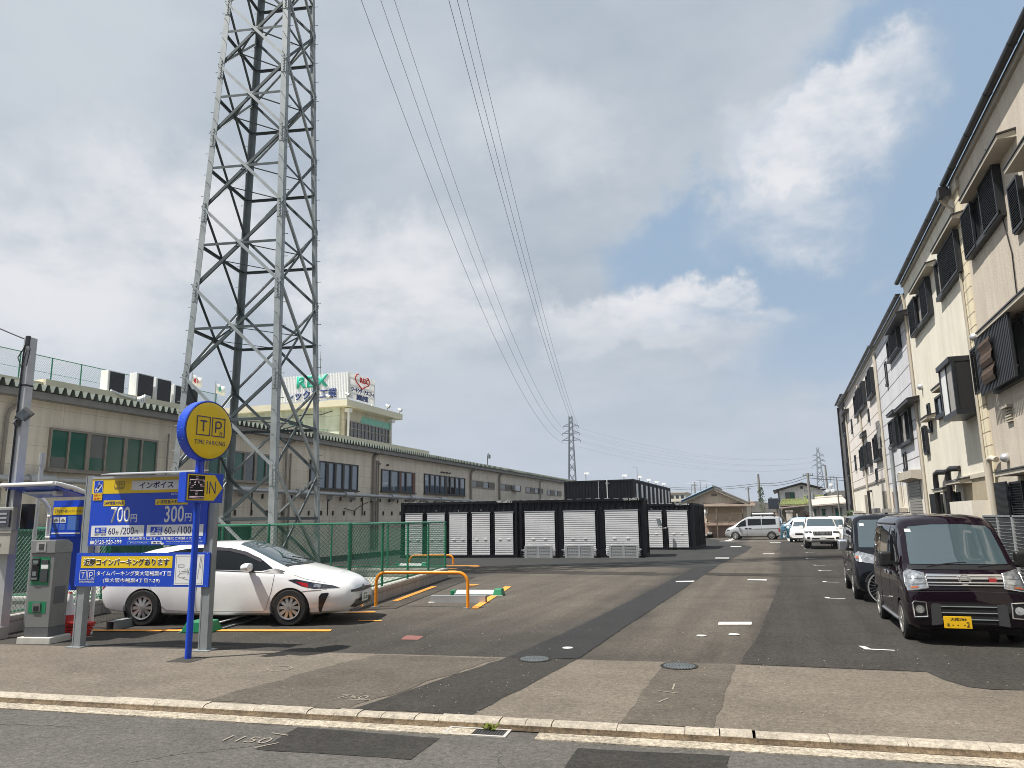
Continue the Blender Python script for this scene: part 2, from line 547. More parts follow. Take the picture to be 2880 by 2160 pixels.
def tp_logo(parent, x, z, s, m, y, words=True, name='logo'):
    """two square outlines holding T and P, total width about 2.15 s; x,z = lower left"""
    b = MB(); t = s*0.055
    for k in (0, 1):
        X = x + k*1.12*s
        b.box(X,y-.002,z,X+s,y,z+t); b.box(X,y-.002,z+1.15*s-t,X+s,y,z+1.15*s)
        b.box(X,y-.002,z+t,X+t,y,z+1.15*s-t); b.box(X+s-t,y-.002,z+t,X+s,y,z+1.15*s-t)
    q = s*0.085
    b.box(x+.25*s,y-.002,z+.86*s-q/2,x+.75*s,y,z+.86*s+q/2); b.box(x+.5*s-q/2,y-.002,z+.24*s,x+.5*s+q/2,y,z+.86*s-q/2)
    X = x+1.12*s
    b.box(X+.25*s,y-.002,z+.24*s,X+.25*s+q,y,z+.90*s)
    n = 12; cx, cz, ro = X+.52*s, z+.72*s, .19*s
    for k in range(n):
        a0, a1 = -pi/2+pi*k/n, -pi/2+pi*(k+1)/n
        b.beam((cx+ro*cos(a0),y-.001,cz+ro*sin(a0)),(cx+ro*cos(a1),y-.001,cz+ro*sin(a1)), q, .002, (0,1,0))
    b.box(X+.25*s+q,y-.002,cz+ro-q/2,cx,y,cz+ro+q/2); b.box(X+.25*s+q,y-.002,cz-ro-q/2,cx,y,cz-ro+q/2)
    o = b.build(name, m, parent)
    text(parent, '24', x+1.12*s+.58*s, z+.12*s, .22*s, m, y=y, sx=.8)
    if words: text(parent, 'TIME PARKING', x+1.06*s, z-.30*s, .19*s, m, w=2.1*s, y=y, align='CENTER')
    return o

# ------------------------------------------------------------------ ground
M['a_lot'] = asphalt('lot_asphalt', (0.049,0.044,0.038), 0.40, 0.14, streak=0.15, lanes=[(-1.55,.0,.75,1.5,9,15),(-6.6,.0,2.2,3.6,12,17)])
M['a_lot2'] = asphalt('newer_lot_asphalt', (0.044,0.040,0.0355), 0.42, 0.16, streak=0.14)
M['a_apron'] = asphalt('dark_apron_asphalt', (0.036,0.0365,0.036), 0.25, 0.12, streak=0.06)
M['a_band'] = asphalt('dark_band_asphalt', (0.040,0.035,0.029), 0.30, 0.25, streak=0.13)
M['a_strip'] = asphalt('trench_asphalt', (0.027,0.0275,0.0275), 0.25, 0.12)
M['a_strip2'] = asphalt('worn_trench_asphalt', (0.040,0.037,0.032), 0.35, 0.2)
M['a_walk'] = asphalt('pavement_asphalt', (0.156,0.134,0.107), 0.30, 0.16)
M['a_walk2'] = asphalt('older_pavement_asphalt', (0.100,0.086,0.069), 0.28, 0.2)
M['a_road'] = asphalt('road_asphalt', (0.104,0.098,0.088), 0.30, 0.16)
M['a_roadp'] = asphalt('road_patch_asphalt', (0.036,0.034,0.030), 0.35, 0.2)
M['earth'] = mat('distant_ground', (0.14,0.13,0.11), 0.95, var=0.2, scale=0.05)
M['kerb'] = asphalt('kerb_aggregate', (0.39,0.345,0.28), 0.24, 0.20)
M['gutter'] = asphalt('gutter_aggregate', (0.40,0.35,0.275), 0.42, 0.22)
M['iron'] = mat('cast_iron', (0.035,0.036,0.04), 0.7, 0.2, var=0.4, scale=30)
KS = 0.0995
ky = lambda x: 6.43 + KS*(x+8.65)                 # kerb back edge
KD = Vector((1, KS, 0)).normalized(); KN = Vector((KS, -1, 0)).normalized()   # along, toward the road
LOTE = [(-60,2.4),(-12.05,8.87),(-9.0,9.27),(-6.16,9.66),(-3.87,9.93),(-1.38,10.22),(1.47,10.36),(1.57,9.95),(1.75,9.62),(1.95,9.55),(2.3,9.61),(60,17.5)]

def struct(name, b, m, z=None):
    o = b.build(name, m); o['kind'] = 'structure'; return o

struct('ground', MB().add([(-1500,-600,-.10),(1500,-600,-.10),(1500,2600,-.10),(-1500,2600,-.10)], [(0,1,2,3)]), M['earth'])
struct('road', MB().sheet([(-60,-30),(60,-30),(60,ky(60)),(-60,ky(-60))], -0.06), M['a_road'])
lot = MB().sheet([p for p in LOTE] + [(60,140),(-60,140)], 0.0)
struct('parking_lot', lot, M['a_lot'])
struct('pavement', MB().sheet([(-60,ky(-60)),(60,ky(60))] + LOTE[::-1], 0.0), M['a_walk'])
def wob(pts, amp=0.02, step=0.25, seed=1):
    rnd = random.Random(seed); out = []
    for i in range(len(pts)):
        a, b = Vector((*pts[i],0)), Vector((*pts[(i+1)%len(pts)],0))
        n = max(1, int((b-a).length/step)); n = min(n, 60)
        for k in range(n):
            p = a.lerp(b, k/n)
            j = 0 if k == 0 else amp
            out.append((p.x+rnd.uniform(-j,j), p.y+rnd.uniform(-j,j)))
    return out
def patch(name, pts, z, m, amp=0.018, seed=1):
    return struct(name, MB().sheet(wob(pts, amp, 0.22, seed), z), m)
patch('lot_newer_surface', [(-0.67,10.31),(1.47,10.372),(1.57,9.96),(1.75,9.63),(1.95,9.56),(2.3,9.62),(16,11.4),(16,57),(-.35,57),(-0.2,24),(-0.5,13.1)], .004, M['a_lot2'])
patch('container_apron', [(-40,29.1),(-16,29.25),(-9.7,29.0),(-3.27,28.5),(-2.5,29.6),(-1.95,41),(-1.9,47.5),(-6.8,69),(-40,69)], .004, M['a_apron'])
patch('dark_band', [(-13,25.2),(-8,24.7),(-3.4,24.6),(-3.4,25.8),(-8,26.2),(-12.5,26.4)], .004, M['a_band'], .12, seed=12)  # darker band of asphalt across the lot, in two pieces
patch('dark_band', [(-2.45,24.9),(2.2,24.6),(2.2,25.5),(-2.45,26.0)], .008, M['a_band'], .1, seed=13)
patch('trench_strip', [(-2.74,10.07),(-2.71,13.5),(-2.56,23.2),(-2.47,29.58),(-3.25,28.47),(-3.34,20.5),(-3.50,13.1),(-3.70,9.95)], .008, M['a_strip'])
patch('pavement_trench', [(-2.99,ky(-2.99)+.01),(-2.75,10.05),(-3.71,9.94),(-4.25,ky(-4.25)+.01)], .004, M['a_strip2'], seed=3)
patch('pavement_trench', [(-0.73,ky(-.73)+.01),(-0.72,10.27),(-1.60,10.18),(-1.56,ky(-1.56)+.01)], .004, M['a_walk2'], seed=4)
patch('pavement_old_band', [(-6.0,ky(-6)+.01),(-4.3,ky(-4.3)+.01),(-3.78,9.85),(-5.6,9.65)], .004, M['a_walk2'], .05, seed=5)
patch('road_patch', [(-4.43,5.65),(-3.02,5.80),(-3.05,6.42),(-4.51,6.35)], -.056, M['a_roadp'], seed=6)
patch('road_patch', [(-1.70,4.8),(-0.5,4.9),(-0.56,6.66),(-1.79,6.50)], -.056, M['a_roadp'], seed=7)
M['polepatch'] = asphalt('fresh_patch', (0.05,0.046,0.04), 0.3, 0.2)
patch('pole_patch', [(-8.15,8.38),(-7.78,8.45),(-7.80,8.85),(-8.20,8.80)], .004, M['polepatch'], seed=8)
patch('brick_patch', [(-5.88,10.93),(-5.60,10.98),(-5.68,11.34),(-6.0,11.36)], .004, mat('red_inlay', (0.20,0.085,0.07), 0.9, var=0.2, scale=20))

# kerb: a row of blocks with worn gaps, and the concrete gutter in front of it
kb = MB(); rnd = random.Random(4)
x = -16.0
while x < 9:
    w = rnd.choice((0.6,0.6,0.6,0.35,0.25,0.3)) if -6 < x < 0 else 0.6
    g = rnd.choice((0.006,0.006,0.01,0.03)) if -6 < x < 0 else 0.006
    o = Vector((x, ky(x), 0)); j = rnd.uniform(-.006,.006)
    prof = [(0,-.12),(0,.004+j),(.10,.004+j),(.135,-.004+j),(.155,-.02+j),(.165,-.04),(.19,-.066),(.19,-.12)]
    kb.prism(prof, o, KN, (0,0,1), KD*(w-g))
    x += w*KD.x
struct('kerb', kb, M['kerb'])
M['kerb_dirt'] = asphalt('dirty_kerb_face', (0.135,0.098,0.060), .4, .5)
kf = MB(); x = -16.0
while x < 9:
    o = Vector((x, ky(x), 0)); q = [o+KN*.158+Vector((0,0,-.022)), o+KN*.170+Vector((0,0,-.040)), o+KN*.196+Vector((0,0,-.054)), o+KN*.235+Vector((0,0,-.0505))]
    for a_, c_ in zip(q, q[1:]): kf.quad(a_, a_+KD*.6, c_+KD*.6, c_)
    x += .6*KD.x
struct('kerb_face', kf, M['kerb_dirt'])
gt = MB(); x = -16.0
while x < 9:
    if not (-3.08 < x+.3 < -2.45):
        o = Vector((x, ky(x), 0)) + KN*.19
        w = .6
        gt.prism([(0,-.12),(0,-.054),(.26+rnd.uniform(-.015,.015),-.050),(.26,-.12)], o, KN, (0,0,1), KD*w)
    x += .6*KD.x
struct('gutter', gt, M['gutter'])
# drain grate
dg_ = thing('drain_grate', 'rusty slotted drain grate set in the gutter below the kerb', 'drain', (-2.80, ky(-2.80)-.32, -.056), math.atan(KS))
b = MB(); b.box(-.30,-.12,-.03,.30,-.09,.006); b.box(-.30,.09,-.03,.30,.12,.006); b.box(-.30,-.09,-.03,-.27,.09,.006); b.box(.27,-.09,-.03,.30,.09,.006)
b.build('frame', M['concrete'], dg_)
b = MB()
for k in range(18): b.box(-.26+k*.03,-.09,-.02,-.245+k*.03,.09,.002)
b.build('grate', M['iron'], dg_)
weed = MB(); rr = random.Random(3)
for k in range(60):
    a = rr.uniform(0,2*pi); r = rr.uniform(0,.06); p = Vector((r*cos(a), r*sin(a), rr.uniform(0,.02)))
    q = p + Vector((rr.uniform(-.04,.04), rr.uniform(-.04,.04), rr.uniform(.01,.04)))
    weed.beam(p, q, .012, .001, (rr.uniform(-1,1),rr.uniform(-1,1),1))
wd = weed.build('weed', mat('weed_green', (0.16,0.19,0.03), 0.8, var=0.3, scale=40))
wd.location = (-2.72, ky(-2.72)-.22, -.052); tag(wd, 'small green weed sprouting beside the drain grate', 'weed')

# manhole covers
def manhole(x, y, r, label):
    t = thing('manhole_cover', label, 'manhole', (x,y,0.006))
    MB().lathe([(r+.03,.0),(r+.03,.006),(r+.008,.006),(r+.008,0)], n=40, close=True).build('ring', M['a_strip2'], t)
    MB().lathe([(0,.004),(r,.004),(r,-.01)], n=40).build('cover', M['iron'], t)
    b = MB(); rr = random.Random(int(x*10))
    for ring in range(1,6):
        for k in range(6*ring):
            a = 2*pi*k/(6*ring); q = r*ring/5.6
            b.obox((q*cos(a), q*sin(a), .007), (.026,.016,.006), Matrix.Rotation(a+rr.choice((0,.8)),3,'Z'))
    b.build('cover_studs', M['galv_dark'], t)
manhole(-3.30, 9.90, .20, 'grey manhole cover with concrete ring across the dark trench strip')
manhole(-1.38, 9.93, .205, 'dark iron manhole cover right of the trench strip')
for i, (x, y, r, lab) in enumerate(((-3.10,10.84,.075,'white survey dot painted on the dark trench strip'),(-1.36,12.45,.075,'left of two white survey dots below the white painted bar'),(-0.88,12.7,.085,'right of two white survey dots below the white painted bar'))):
    o = MB().lathe([(0,.004),(r,.004),(r,0)], n=28).build('survey_dot', M['mark_white']); o.location = (x,y,.009); tag(o, lab, 'ground mark', 'white survey dots on the asphalt')

# painted markings
mk = MB()
for p in ([(-1.21,13.74),(-.66,13.88),(-.67,14.22),(-1.22,14.08)], [(-1.13,23.2),(-.60,23.12),(-.60,23.5),(-1.13,23.5)], [(-3.07,22.2),(-2.58,22.4),(-2.58,22.7),(-3.07,22.5)],
          [(-1.08,38.5),(-.55,38.5),(-.55,39),(-1.08,39)], [(-3.01,34.6),(-2.41,34.6),(-2.41,35.2),(-3.01,35.2)], [(-3.16,47.2),(-2.54,47.2),(-2.54,48),(-3.16,48)], [(-1.0,54.5),(-.3,54.5),(-.3,55),(-1.0,55)]):
    mk.sheet(p, .012)
for (x0,y0,x1,y1) in ((.76,18.73,1.10,18.5),(.91,23.05,1.25,22.8),(.97,27.62,1.28,27.5),(.92,30.39,1.25,30.2),(.78,34.75,1.12,34.5),(.91,40.52,1.2,40.3),(.9,12.0,1.20,11.70),(.95,44.5,1.2,44.4),(.9,49,1.2,48.9)):
    mk.sheet([(x0-.03,y0+.05),(x0+.05,y0+.04),(x0+.12,y0-.22),(x0+.03,y0-.23)], .012); mk.sheet([(x0+.07,y0-.17),(x0+.40,y0-.19),(x0+.40,y0-.24),(x0+.10,y0-.23)], .0125)
mk.sheet([(-4.3,57.9),(-3.9,57.9),(-3.5,67),(-4.0,67)], .012); mk.sheet([(.2,57.9),(.75,57.9),(.35,69),(.05,69)], .012)
mk.sheet([(-4.6,57.6),(3.5,57.6),(3.5,57.95),(-4.6,57.95)], .012);

struct('white_markings', mk, M['mark_white'])
yk = MB()
for p in ([(-12.2,10.22),(-7.49,11.37),(-7.58,11.56),(-12.28,10.40)], [(-8.62,13.62),(-8.1,13.9),(-8.16,14.05),(-8.68,13.76)], [(-7.73,12.66),(-7.28,12.72),(-7.31,12.84),(-7.76,12.76)],
          [(-8.83,15.95),(-8.68,15.99),(-9.44,19.68),(-9.60,19.64)], [(-6.41,14.97),(-6.25,15.01),(-7.28,19.93),(-7.49,19.97)], [(-13.4,28.5),(-11.9,28.6),(-11.9,28.85),(-13.4,28.8)],
          [(-11.95,27.7),(-11.5,27.7),(-11.5,27.95),(-11.95,27.95)], [(-12.7,26.6),(-12.03,26.66),(-12.03,26.86),(-12.7,26.8)], [(-12.3,25.7),(-11.62,25.75),(-11.62,25.93),(-12.3,25.88)],
          [(-8.76,20.2),(-8.44,20.2),(-8.44,20.4),(-8.76,20.4)], [(-8.56,19.85),(-8.38,19.85),(-8.38,20.0),(-8.56,20.0)]):
    yk.sheet(p, .012)
struct('yellow_markings', yk, M['mark_yellow'])
# chalk survey writing
def flat_text(body, x, y, z, h, rz, m, label):
    t = text(None, body, 0, 0, h, m, rot=Matrix.Rotation(R(-90),4,'X'), ext=0, name='chalk_writing', bold=-0.012)
    t.location = (x,y,z); t.rotation_euler = (0,0,rz); tag(t, label, 'chalk mark'); return t
M['chalk'] = mat('chalk', (0.27,0.235,0.19), 0.95, var=0.35, scale=60)
flat_text('750', -4.66, 7.22, .009, .16, R(6), M['chalk'], 'chalk figures 750 on the pavement beside the trench strip')
flat_text('1150', -4.90, 5.76, -.052, .17, R(6), M['chalk'], 'chalk figures 1150 on the road beside the dark patch')
ck = MB()
for (a, b2, z) in (((-4.50,7.20),(-4.24,7.24),.009),((-4.62,6.10),(-4.42,6.08),-.052),((-4.47,5.68),(-4.36,5.86),-.052),((-1.30,8.9),(-1.28,8.6),.009),((-1.42,8.5),(-1.2,8.44),.009),((-1.27,8.2),(-1.34,8.0),.009)):
    ck.beam((*a,z),(*b2,z), .018, .001)
tag(struct('chalk_lines', ck, M['chalk']))
b = MB()
for k in range(22):
    if k in (9,10,11): continue
    a0, a1 = 2*pi*k/22, 2*pi*(k+1)/22
    b.beam((.155*cos(a0),.155*sin(a0),0),(.155*cos(a1),.155*sin(a1),0), .016, .002)
o = b.build('chalk_ring', M['chalk']); o.location = (-6.29,8.42,.006); tag(o, 'pale chalk ring drawn on the pavement', 'chalk mark')
# fine cracks in the road and pavement
ckm = MB(); rr = random.Random(17)
for (x, y, dx, dy, n, z) in ((-7.9,5.5,.09,.012,14,-.0585),(-5.2,5.05,.05,.05,16,-.0585),(-2.2,5.6,-.02,.055,12,-.0585),(.3,6.1,.10,.02,12,-.0585)):
    p = Vector((x,y,z))
    for k in range(n):
        q = p + Vector((dx+rr.uniform(-.035,.035), dy+rr.uniform(-.035,.035), 0))
        ckm.beam(p, q, rr.uniform(.002,.005), .001); p = q
struct('cracks', ckm, mat('crack_shadow', (0.02,0.018,0.016), .95, var=.2))
# small loose stones and leaf litter on the pavement
gr = MB(); rr = random.Random(11)
for k in range(420):
    x = rr.uniform(-9,3.5); y = ky(x)+ abs(rr.gauss(0,1.2)) if k < 260 else rr.uniform(8,13)
    s = rr.uniform(.004,.012)
    gr.obox((x,y,.006+s*.3),(s,s*.8,s*.6), Matrix.Rotation(rr.uniform(0,3),3,'Z'))
tag(gr.build('gravel', mat('pale_grit', (0.42,0.38,0.32), 0.9, var=0.4, scale=8)), 'loose pale grit scattered over the pavement', 'gravel', kind='stuff')

# ------------------------------------------------------------------ lattice transmission tower
def tower(loc, rz, s0, slope, z0, nodes_z, legw, label, main=True, mt=None, arms=(), top=None):
    mt = mt or M['galv']
    t = thing('transmission_tower', label, 'tower', (loc[0],loc[1],0), rz)
    hs = lambda z: (s0 - slope*z)/2
    cr = [(-1,-1),(1,-1),(1,1),(-1,1)]
    P = lambda k, z: Vector((cr[k][0]*hs(z), cr[k][1]*hs(z), z))
    ztop = nodes_z[-1]
    for k in range(4):
        b = MB(); w = legw
        ix, iy = -cr[k][0], -cr[k][1]
        a0, a1 = P(k,z0), P(k,ztop)
        th = w*0.11
        b.beam(a0+Vector((ix*w/2,0,0)), a1+Vector((ix*w/2,0,0)), w, th, (0,1,0))
        b.beam(a0+Vector((0,iy*w/2,0)), a1+Vector((0,iy*w/2,0)), w, th, (1,0,0))
        leg = b.build('leg', M['galv_dark'] if main and k == 3 else mt, t)  # back leg takes the darker steel tone
        if main:
            sb = MB(); z = 2.2; i = 0
            while z < ztop:
                p = P(k,z)
                d = Vector((cr[k][0],0,0)) if i % 2 else Vector((0,cr[k][1],0))
                q = p + (Vector((0,iy*w*.5,0)) if i % 2 else Vector((ix*w*.5,0,0)))
                sb.cyl(q, q+d*.16, .010, 6); sb.cyl(q+d*.15, q+d*.17, .017, 6)
                z += .42; i += 1
            sb.build('step_bolts', M['galv_dark'], leg)['kind'] = 'stuff'
    n = 4
    fn = [Vector((0,-1,0)),Vector((1,0,0)),Vector((0,1,0)),Vector((-1,0,0))]
    bw = 0.092 if main else legw*.55
    lb = MB()
    whole = main
    for i in range(len(nodes_z)-1):
        main = whole and i < 9
        za, zb = nodes_z[i], nodes_z[i+1]; zm = None
        mids = []
        for k in range(n):
            k2 = (k+1)%n; f = fn[k]
            A, B, A2, B2 = P(k,za), P(k2,za), P(k,zb), P(k2,zb)
            wa, wb = hs(za), hs(zb); tt = wa/(wa+wb); X = A.lerp(B2, tt)
            mids.append(X)
            dist = min((A - X).length, 9)
            for j, (p, q) in enumerate(((A,B2),(B,A2))):
                b = MB() if main else lb
                off = f*(0.035 if j else -0.03) if main else f*0
                b.beam(p+off, q+off, bw*1.15, bw*.12, f)
                if main: b.beam(p+off-f*bw*.45+Vector((0,0,-bw*.5)), q+off-f*bw*.45+Vector((0,0,-bw*.5)), bw*.12, bw*.9, f)
                if main: b.build('diagonal_brace', M['galv'] if j else M['brace_shade'], t)  # one diagonal of each pair carries the painted shade tone
            if main:
                b = MB(); L_, R_ = P(k,X.z), P(k2,X.z)
                b.beam(L_, R_, bw, bw*.12, f); b.beam(L_-f*.04+Vector((0,0,bw/2)), R_-f*.04+Vector((0,0,bw/2)), bw*.9, bw*.12, (0,0,1))
                b.build('horizontal_brace', M['brace_shade'], t)
                g = MB(); g.beam(X-f*.012+Vector((0,0,-.12)), X-f*.012+Vector((0,0,.12)), .22, .012, f)
                for dx in (-1,1):
                    c = P(k if dx < 0 else k2, za); inn = (P(k2,za)-P(k,za)).normalized()*(.12 if dx < 0 else -.12)
                    g.beam(c+inn+Vector((0,0,-.12)), c+inn+Vector((0,0,.16)), .16, .014, f)
                g.build('gusset_plate', M['galv'], t)
            elif i % 2 == 0:
                lb.beam(P(k,X.z), P(k2,X.z), bw, bw*.2, f)
        if main:
            for k in range(4):
                b = MB(); b.beam(mids[k], mids[(k+1)%4], bw*.8, bw*.12, (0,0,1)); b.build('plan_brace', M['brace_shade'], t)
            for k in range(4):
                b = MB(); zz = zb - .55
                ix, iy = -cr[k][0], -cr[k][1]; w = legw
                p0, p1 = P(k,zz), P(k,zz+.75)
                o1, o2 = Vector((cr[k][0]*.0,cr[k][1]*.018,0)), Vector((cr[k][0]*.018,0,0))
                b.beam(p0+Vector((ix*w/2,0,0))+o1, p1+Vector((ix*w/2,0,0))+o1, w*.96, .014, (0,1,0))
                b.beam(p0+Vector((0,iy*w/2,0))+o2, p1+Vector((0,iy*w/2,0))+o2, w*.96, .014, (1,0,0))
                for q in range(6):
                    zq = zz+.08+q*.12; c = P(k,zq)
                    b.cyl(c+Vector((ix*w*.5,0,0))+o1, c+Vector((ix*w*.5,0,0))+o1*3.2, .026, 6)
                    b.cyl(c+Vector((0,iy*w*.5,0))+o2, c+Vector((0,iy*w*.5,0))+o2*3.2, .026, 6)
                b.build('splice_plate', M['galv_dark'] if False else M['galv'], t)
    main = whole
    if main:
        for k in range(4):
            p = P(k,0); MB().cyl((p.x,p.y,-.05),(p.x,p.y,.28), .38, 16, .34).build('footing', M['concrete'], t)
    for z, l, sides in arms:
        for sx in sides:
            ab = MB() if main else lb
            for y in (-1,1):
                h, h2 = hs(z), hs(z+l*.32)
                ab.beam((sx*h,y*h,z),(sx*l,0,z), bw, bw, (0,0,1))
                ab.beam((sx*h2,y*h2,z+l*.32),(sx*l,0,z), bw*.8, bw*.8, (0,0,1))
            ab.cyl((sx*l,0,z),(sx*l,0,z-.5), .05, 6)
            if main: ab.build('cross_arm', M['galv'], t)
    lb.build('upper_lattice' if whole else 'lattice', mt, t)
    return t
TN = [0.3,3.6,6.85,10.05,13.05,16.0,18.8,21.5,24.1,26.6,29.0,31.3,33.6,35.8,37.9,39.9,41.8,43.6,45.3,46.9,48.5,50.1,51.7,53.3]
tower((-17.62,21.46), R(12), 3.85, 0.0625, 0.0, TN, 0.21, 'tall galvanised lattice power pylon rising behind the green fence', True, arms=((44.5,3.76,(-1,)),(49.0,3.76,(-1,)),(52.6,3.76,(-1,)),(37,3.7,(1,)),(39.5,3.7,(1,)),(43,3.7,(1,))))
M['far_steel'] = mat('far_steel', (0.20,0.23,0.26), 0.6, 0.2, var=0.1)
tower((-40.9,150), R(8), 2.2, .0635, 0, [0,3.5,6.3,8.8,11.2,13.4,15.4,17.0,18.5,19.9,21.2,22.4,23.1], .16, 'slender lattice pylon far off above the black containers', False, M['far_steel'], arms=((18.0,1.95,(-1,1)),(19.5,1.8,(-1,1)),(21.0,1.65,(-1,1))))
tower((10.75,230), R(-4), 3.4, .135, 0, [0,3.2,6,8.4,10.6,12.6,14.2,15.8,17.2,18.6,20.8], .22, 'broad lattice pylon far off beside the row of houses', False, M['far_steel'], arms=((15.6,1.75,(-1,1)),(17.1,1.6,(-1,1)),(18.6,1.45,(-1,1))))

# overhead lines, each a sagging wire from the near tower's arms to the far one
M['wire'] = mat('overhead_wire', (0.10,0.105,0.115), 0.6, 0.0, var=0)
def wire(p0, p1, sag, r, label, name='power_line', group=None, n=40):
    p0, p1 = Vector(p0), Vector(p1)
    pts = [p0.lerp(p1, k/n) + Vector((0,0,-4*sag*(k/n)*(1-k/n))) for k in range(n+1)]
    o = MB().tube(pts, r, 5).build(name, M['wire']); tag(o, label, 'wire', group); return o
TR = Matrix.Rotation(R(12),3,'Z'); T0 = Vector((-17.62,21.46,0)); F2 = Vector((-40.9,150,0)); FR = Matrix.Rotation(R(8),3,'Z')
for i,(zn,zf,lf,nm) in enumerate(((44.5,18,1.95,'lowest'),(49,19.5,1.8,'middle'),(52.6,21,1.65,'highest'))):
    wire(T0+TR@Vector((-3.76,0,zn-.5)), F2+FR@Vector((-lf,0,zf-.4)), 8, .019, nm+' wire of the left bundle running from the pylon to the far one', group='power lines overhead')
for i,(zn,zf,lf,nm) in enumerate(((37,18,1.95,'left'),(39.5,19.5,1.8,'middle'),(43,21,1.65,'right'))):
    wire(T0+TR@Vector((3.7,0,zn-.5)), F2+FR@Vector((lf,0,zf-.4)), 4, .019, nm+' wire of the right bundle running from the pylon to the far one', group='power lines overhead')
F3 = Vector((10.75,230,0)); F3R = Matrix.Rotation(R(-4),3,'Z')
for i,(za,la,zb,lb_,nm) in enumerate(((18,1.95,15.6,1.75,'lowest'),(19.5,1.8,17.1,1.6,'middle'),(21,1.65,18.6,1.45,'highest'))):
    for sx in (-1,1):
        wire(F2+FR@Vector((sx*la,0,za-.4)), F3+F3R@Vector((sx*lb_,0,zb-.4)), 3.2, .010, nm+' faint wire between the two far pylons, '+('front' if sx < 0 else 'rear')+' circuit', group='far power lines')

# ------------------------------------------------------------------ long factory building, left
FO, FA = Vector((-23,16,0)), math.atan2(69.5,-1.5)
M['fwall'] = panel_wall('factory_panel_wall', (0.77,0.695,0.575), (0.53,0.475,0.395), 2.4, 0.64, 0.008, stain=0.13)
M['fascia'] = mat('grey_fascia', (0.26,0.255,0.245), 0.7, var=0.15)
M['froof'] = mat('weathered_green_roof', (0.165,0.195,0.165), 0.7, var=0.25, scale=1.2)
M['cream'] = mat('cream_render', (0.66,0.62,0.47), 0.8, var=0.06, scale=1.0)
M['pale_green'] = panel_wall('pale_green_panels', (0.62,0.68,0.55), (0.42,0.47,0.38), 3.0, 1.1, 0.02)
M['pale_cream'] = panel_wall('cream_panels', (0.58,0.53,0.41), (0.40,0.36,0.28), 3.0, 0.8, 0.015)
fb_ = thing('factory_building', 'long two storey beige factory building with corrugated roof edge', 'building', FO, FA)
# local x runs along the facade away from the viewer, local -y faces the yard
MB().box(-16,0,0,74,12,6.05).build('wall', M['fwall'], fb_)
MB().box(-16,-.42,5.98,74.4,12,6.20).build('fascia', M['fascia'], fb_)
b = MB(); p = .31; n = int(90/p)
for k in range(n):
    x = -16+k*p
    prof = [(0,6.20),(.05,6.20),(.12,6.42),(.21,6.42),(.28,6.20),(p,6.20)]
    for i in range(5):
        (xa,za),(xb,zb) = prof[i], prof[i+1]
        b.quad((x+xa,-.62,za),(x+xb,-.62,zb),(x+xb,12,zb+.75),(x+xa,12,za+.75))
b.build('roof', M['froof'], fb_)
MB().box(73.0,-.5,5.9,74.4,.3,6.5).build('gutter_box', M['frame_dark'], fb_)
def fwin(x0, x1, z0, z1, fm, gms, mull, nm='window', rail=None):
    f = MB(); t = .07; d = .09
    f.box(x0,-d,z0,x1,0,z0+t); f.box(x0,-d,z1-t,x1,0,z1); f.box(x0,-d,z0+t,x0+t,0,z1-t); f.box(x1-t,-d,z0+t,x1,0,z1-t)
    for m_, w in mull: f.box(m_-w/2,-d-.012,z0+t,m_+w/2,0,z1-t)
    f.box(x0-.05,-d-.08,z0-.06,x1+.05,0,z0-.002)
    o = f.build(nm, fm, fb_)
    ed = [x0+t] + [m_ for m_, w in mull] + [x1-t]
    for i in range(len(ed)-1):
        a = MB(); a.box(ed[i],-.035-.01*(i%2),z0+t,ed[i+1],0.01,z1-t)
        a.build('pane', gms[i%len(gms)], o)
        if rail and i in rail:
            a = MB(); a.box(ed[i]+.05,-.05,z0+t,ed[i+1]-.05,-.046,z0+t+rail[i]); a.build('lower_pane', M['glass_grey'] if gms[i%len(gms)] is M['glass_green'] else M['glass_green'], o)
    return o
GG, GY = M['glass_green'], M['glass_grey']
fwin(1.9,6.6,3.71,5.13,M['frame_tan'],[GG,GG,GY,GG,GG,GG],[(2.62,.07),(3.40,.16),(4.15,.07),(5.03,.16),(5.8,.07)],rail={0:.38,2:.45})
fwin(9.4,14.25,3.74,5.10,M['frame_tan'],[GG,GG,GG,M['glass'],GG,GG],[(10.2,.07),(11.0,.16),(11.8,.07),(12.6,.16),(13.4,.07)])
GB = M['glass_blue']
fwin(17.1,22.0,3.62,5.12,M['frame_dark'],[GB],[(17.9,.16),(18.7,.26),(19.5,.2),(20.35,.2),(21.2,.2)])
o = fwin(24.85,29.57,3.70,5.07,M['frame_dark'],[GB],[(26.0,.16),(27.2,.2),(28.2,.16)])
b = MB(); b.box(27.15,-.10,3.77,27.5,-.05,5.0); b.box(29.15,-.10,3.77,29.5,-.05,5.0); b.build('blind', mat('red_brown_blind',(0.17,0.07,0.05),0.7), o)
fwin(31.08,38.6,3.74,5.12,M['frame_dark'],[GB,GB,GB,GB,M['glass'],M['glass'],GB,GB],[(32.0,.16),(32.9,.16),(33.8,.2),(34.8,.4),(35.6,.2),(36.6,.2),(37.5,.2)])
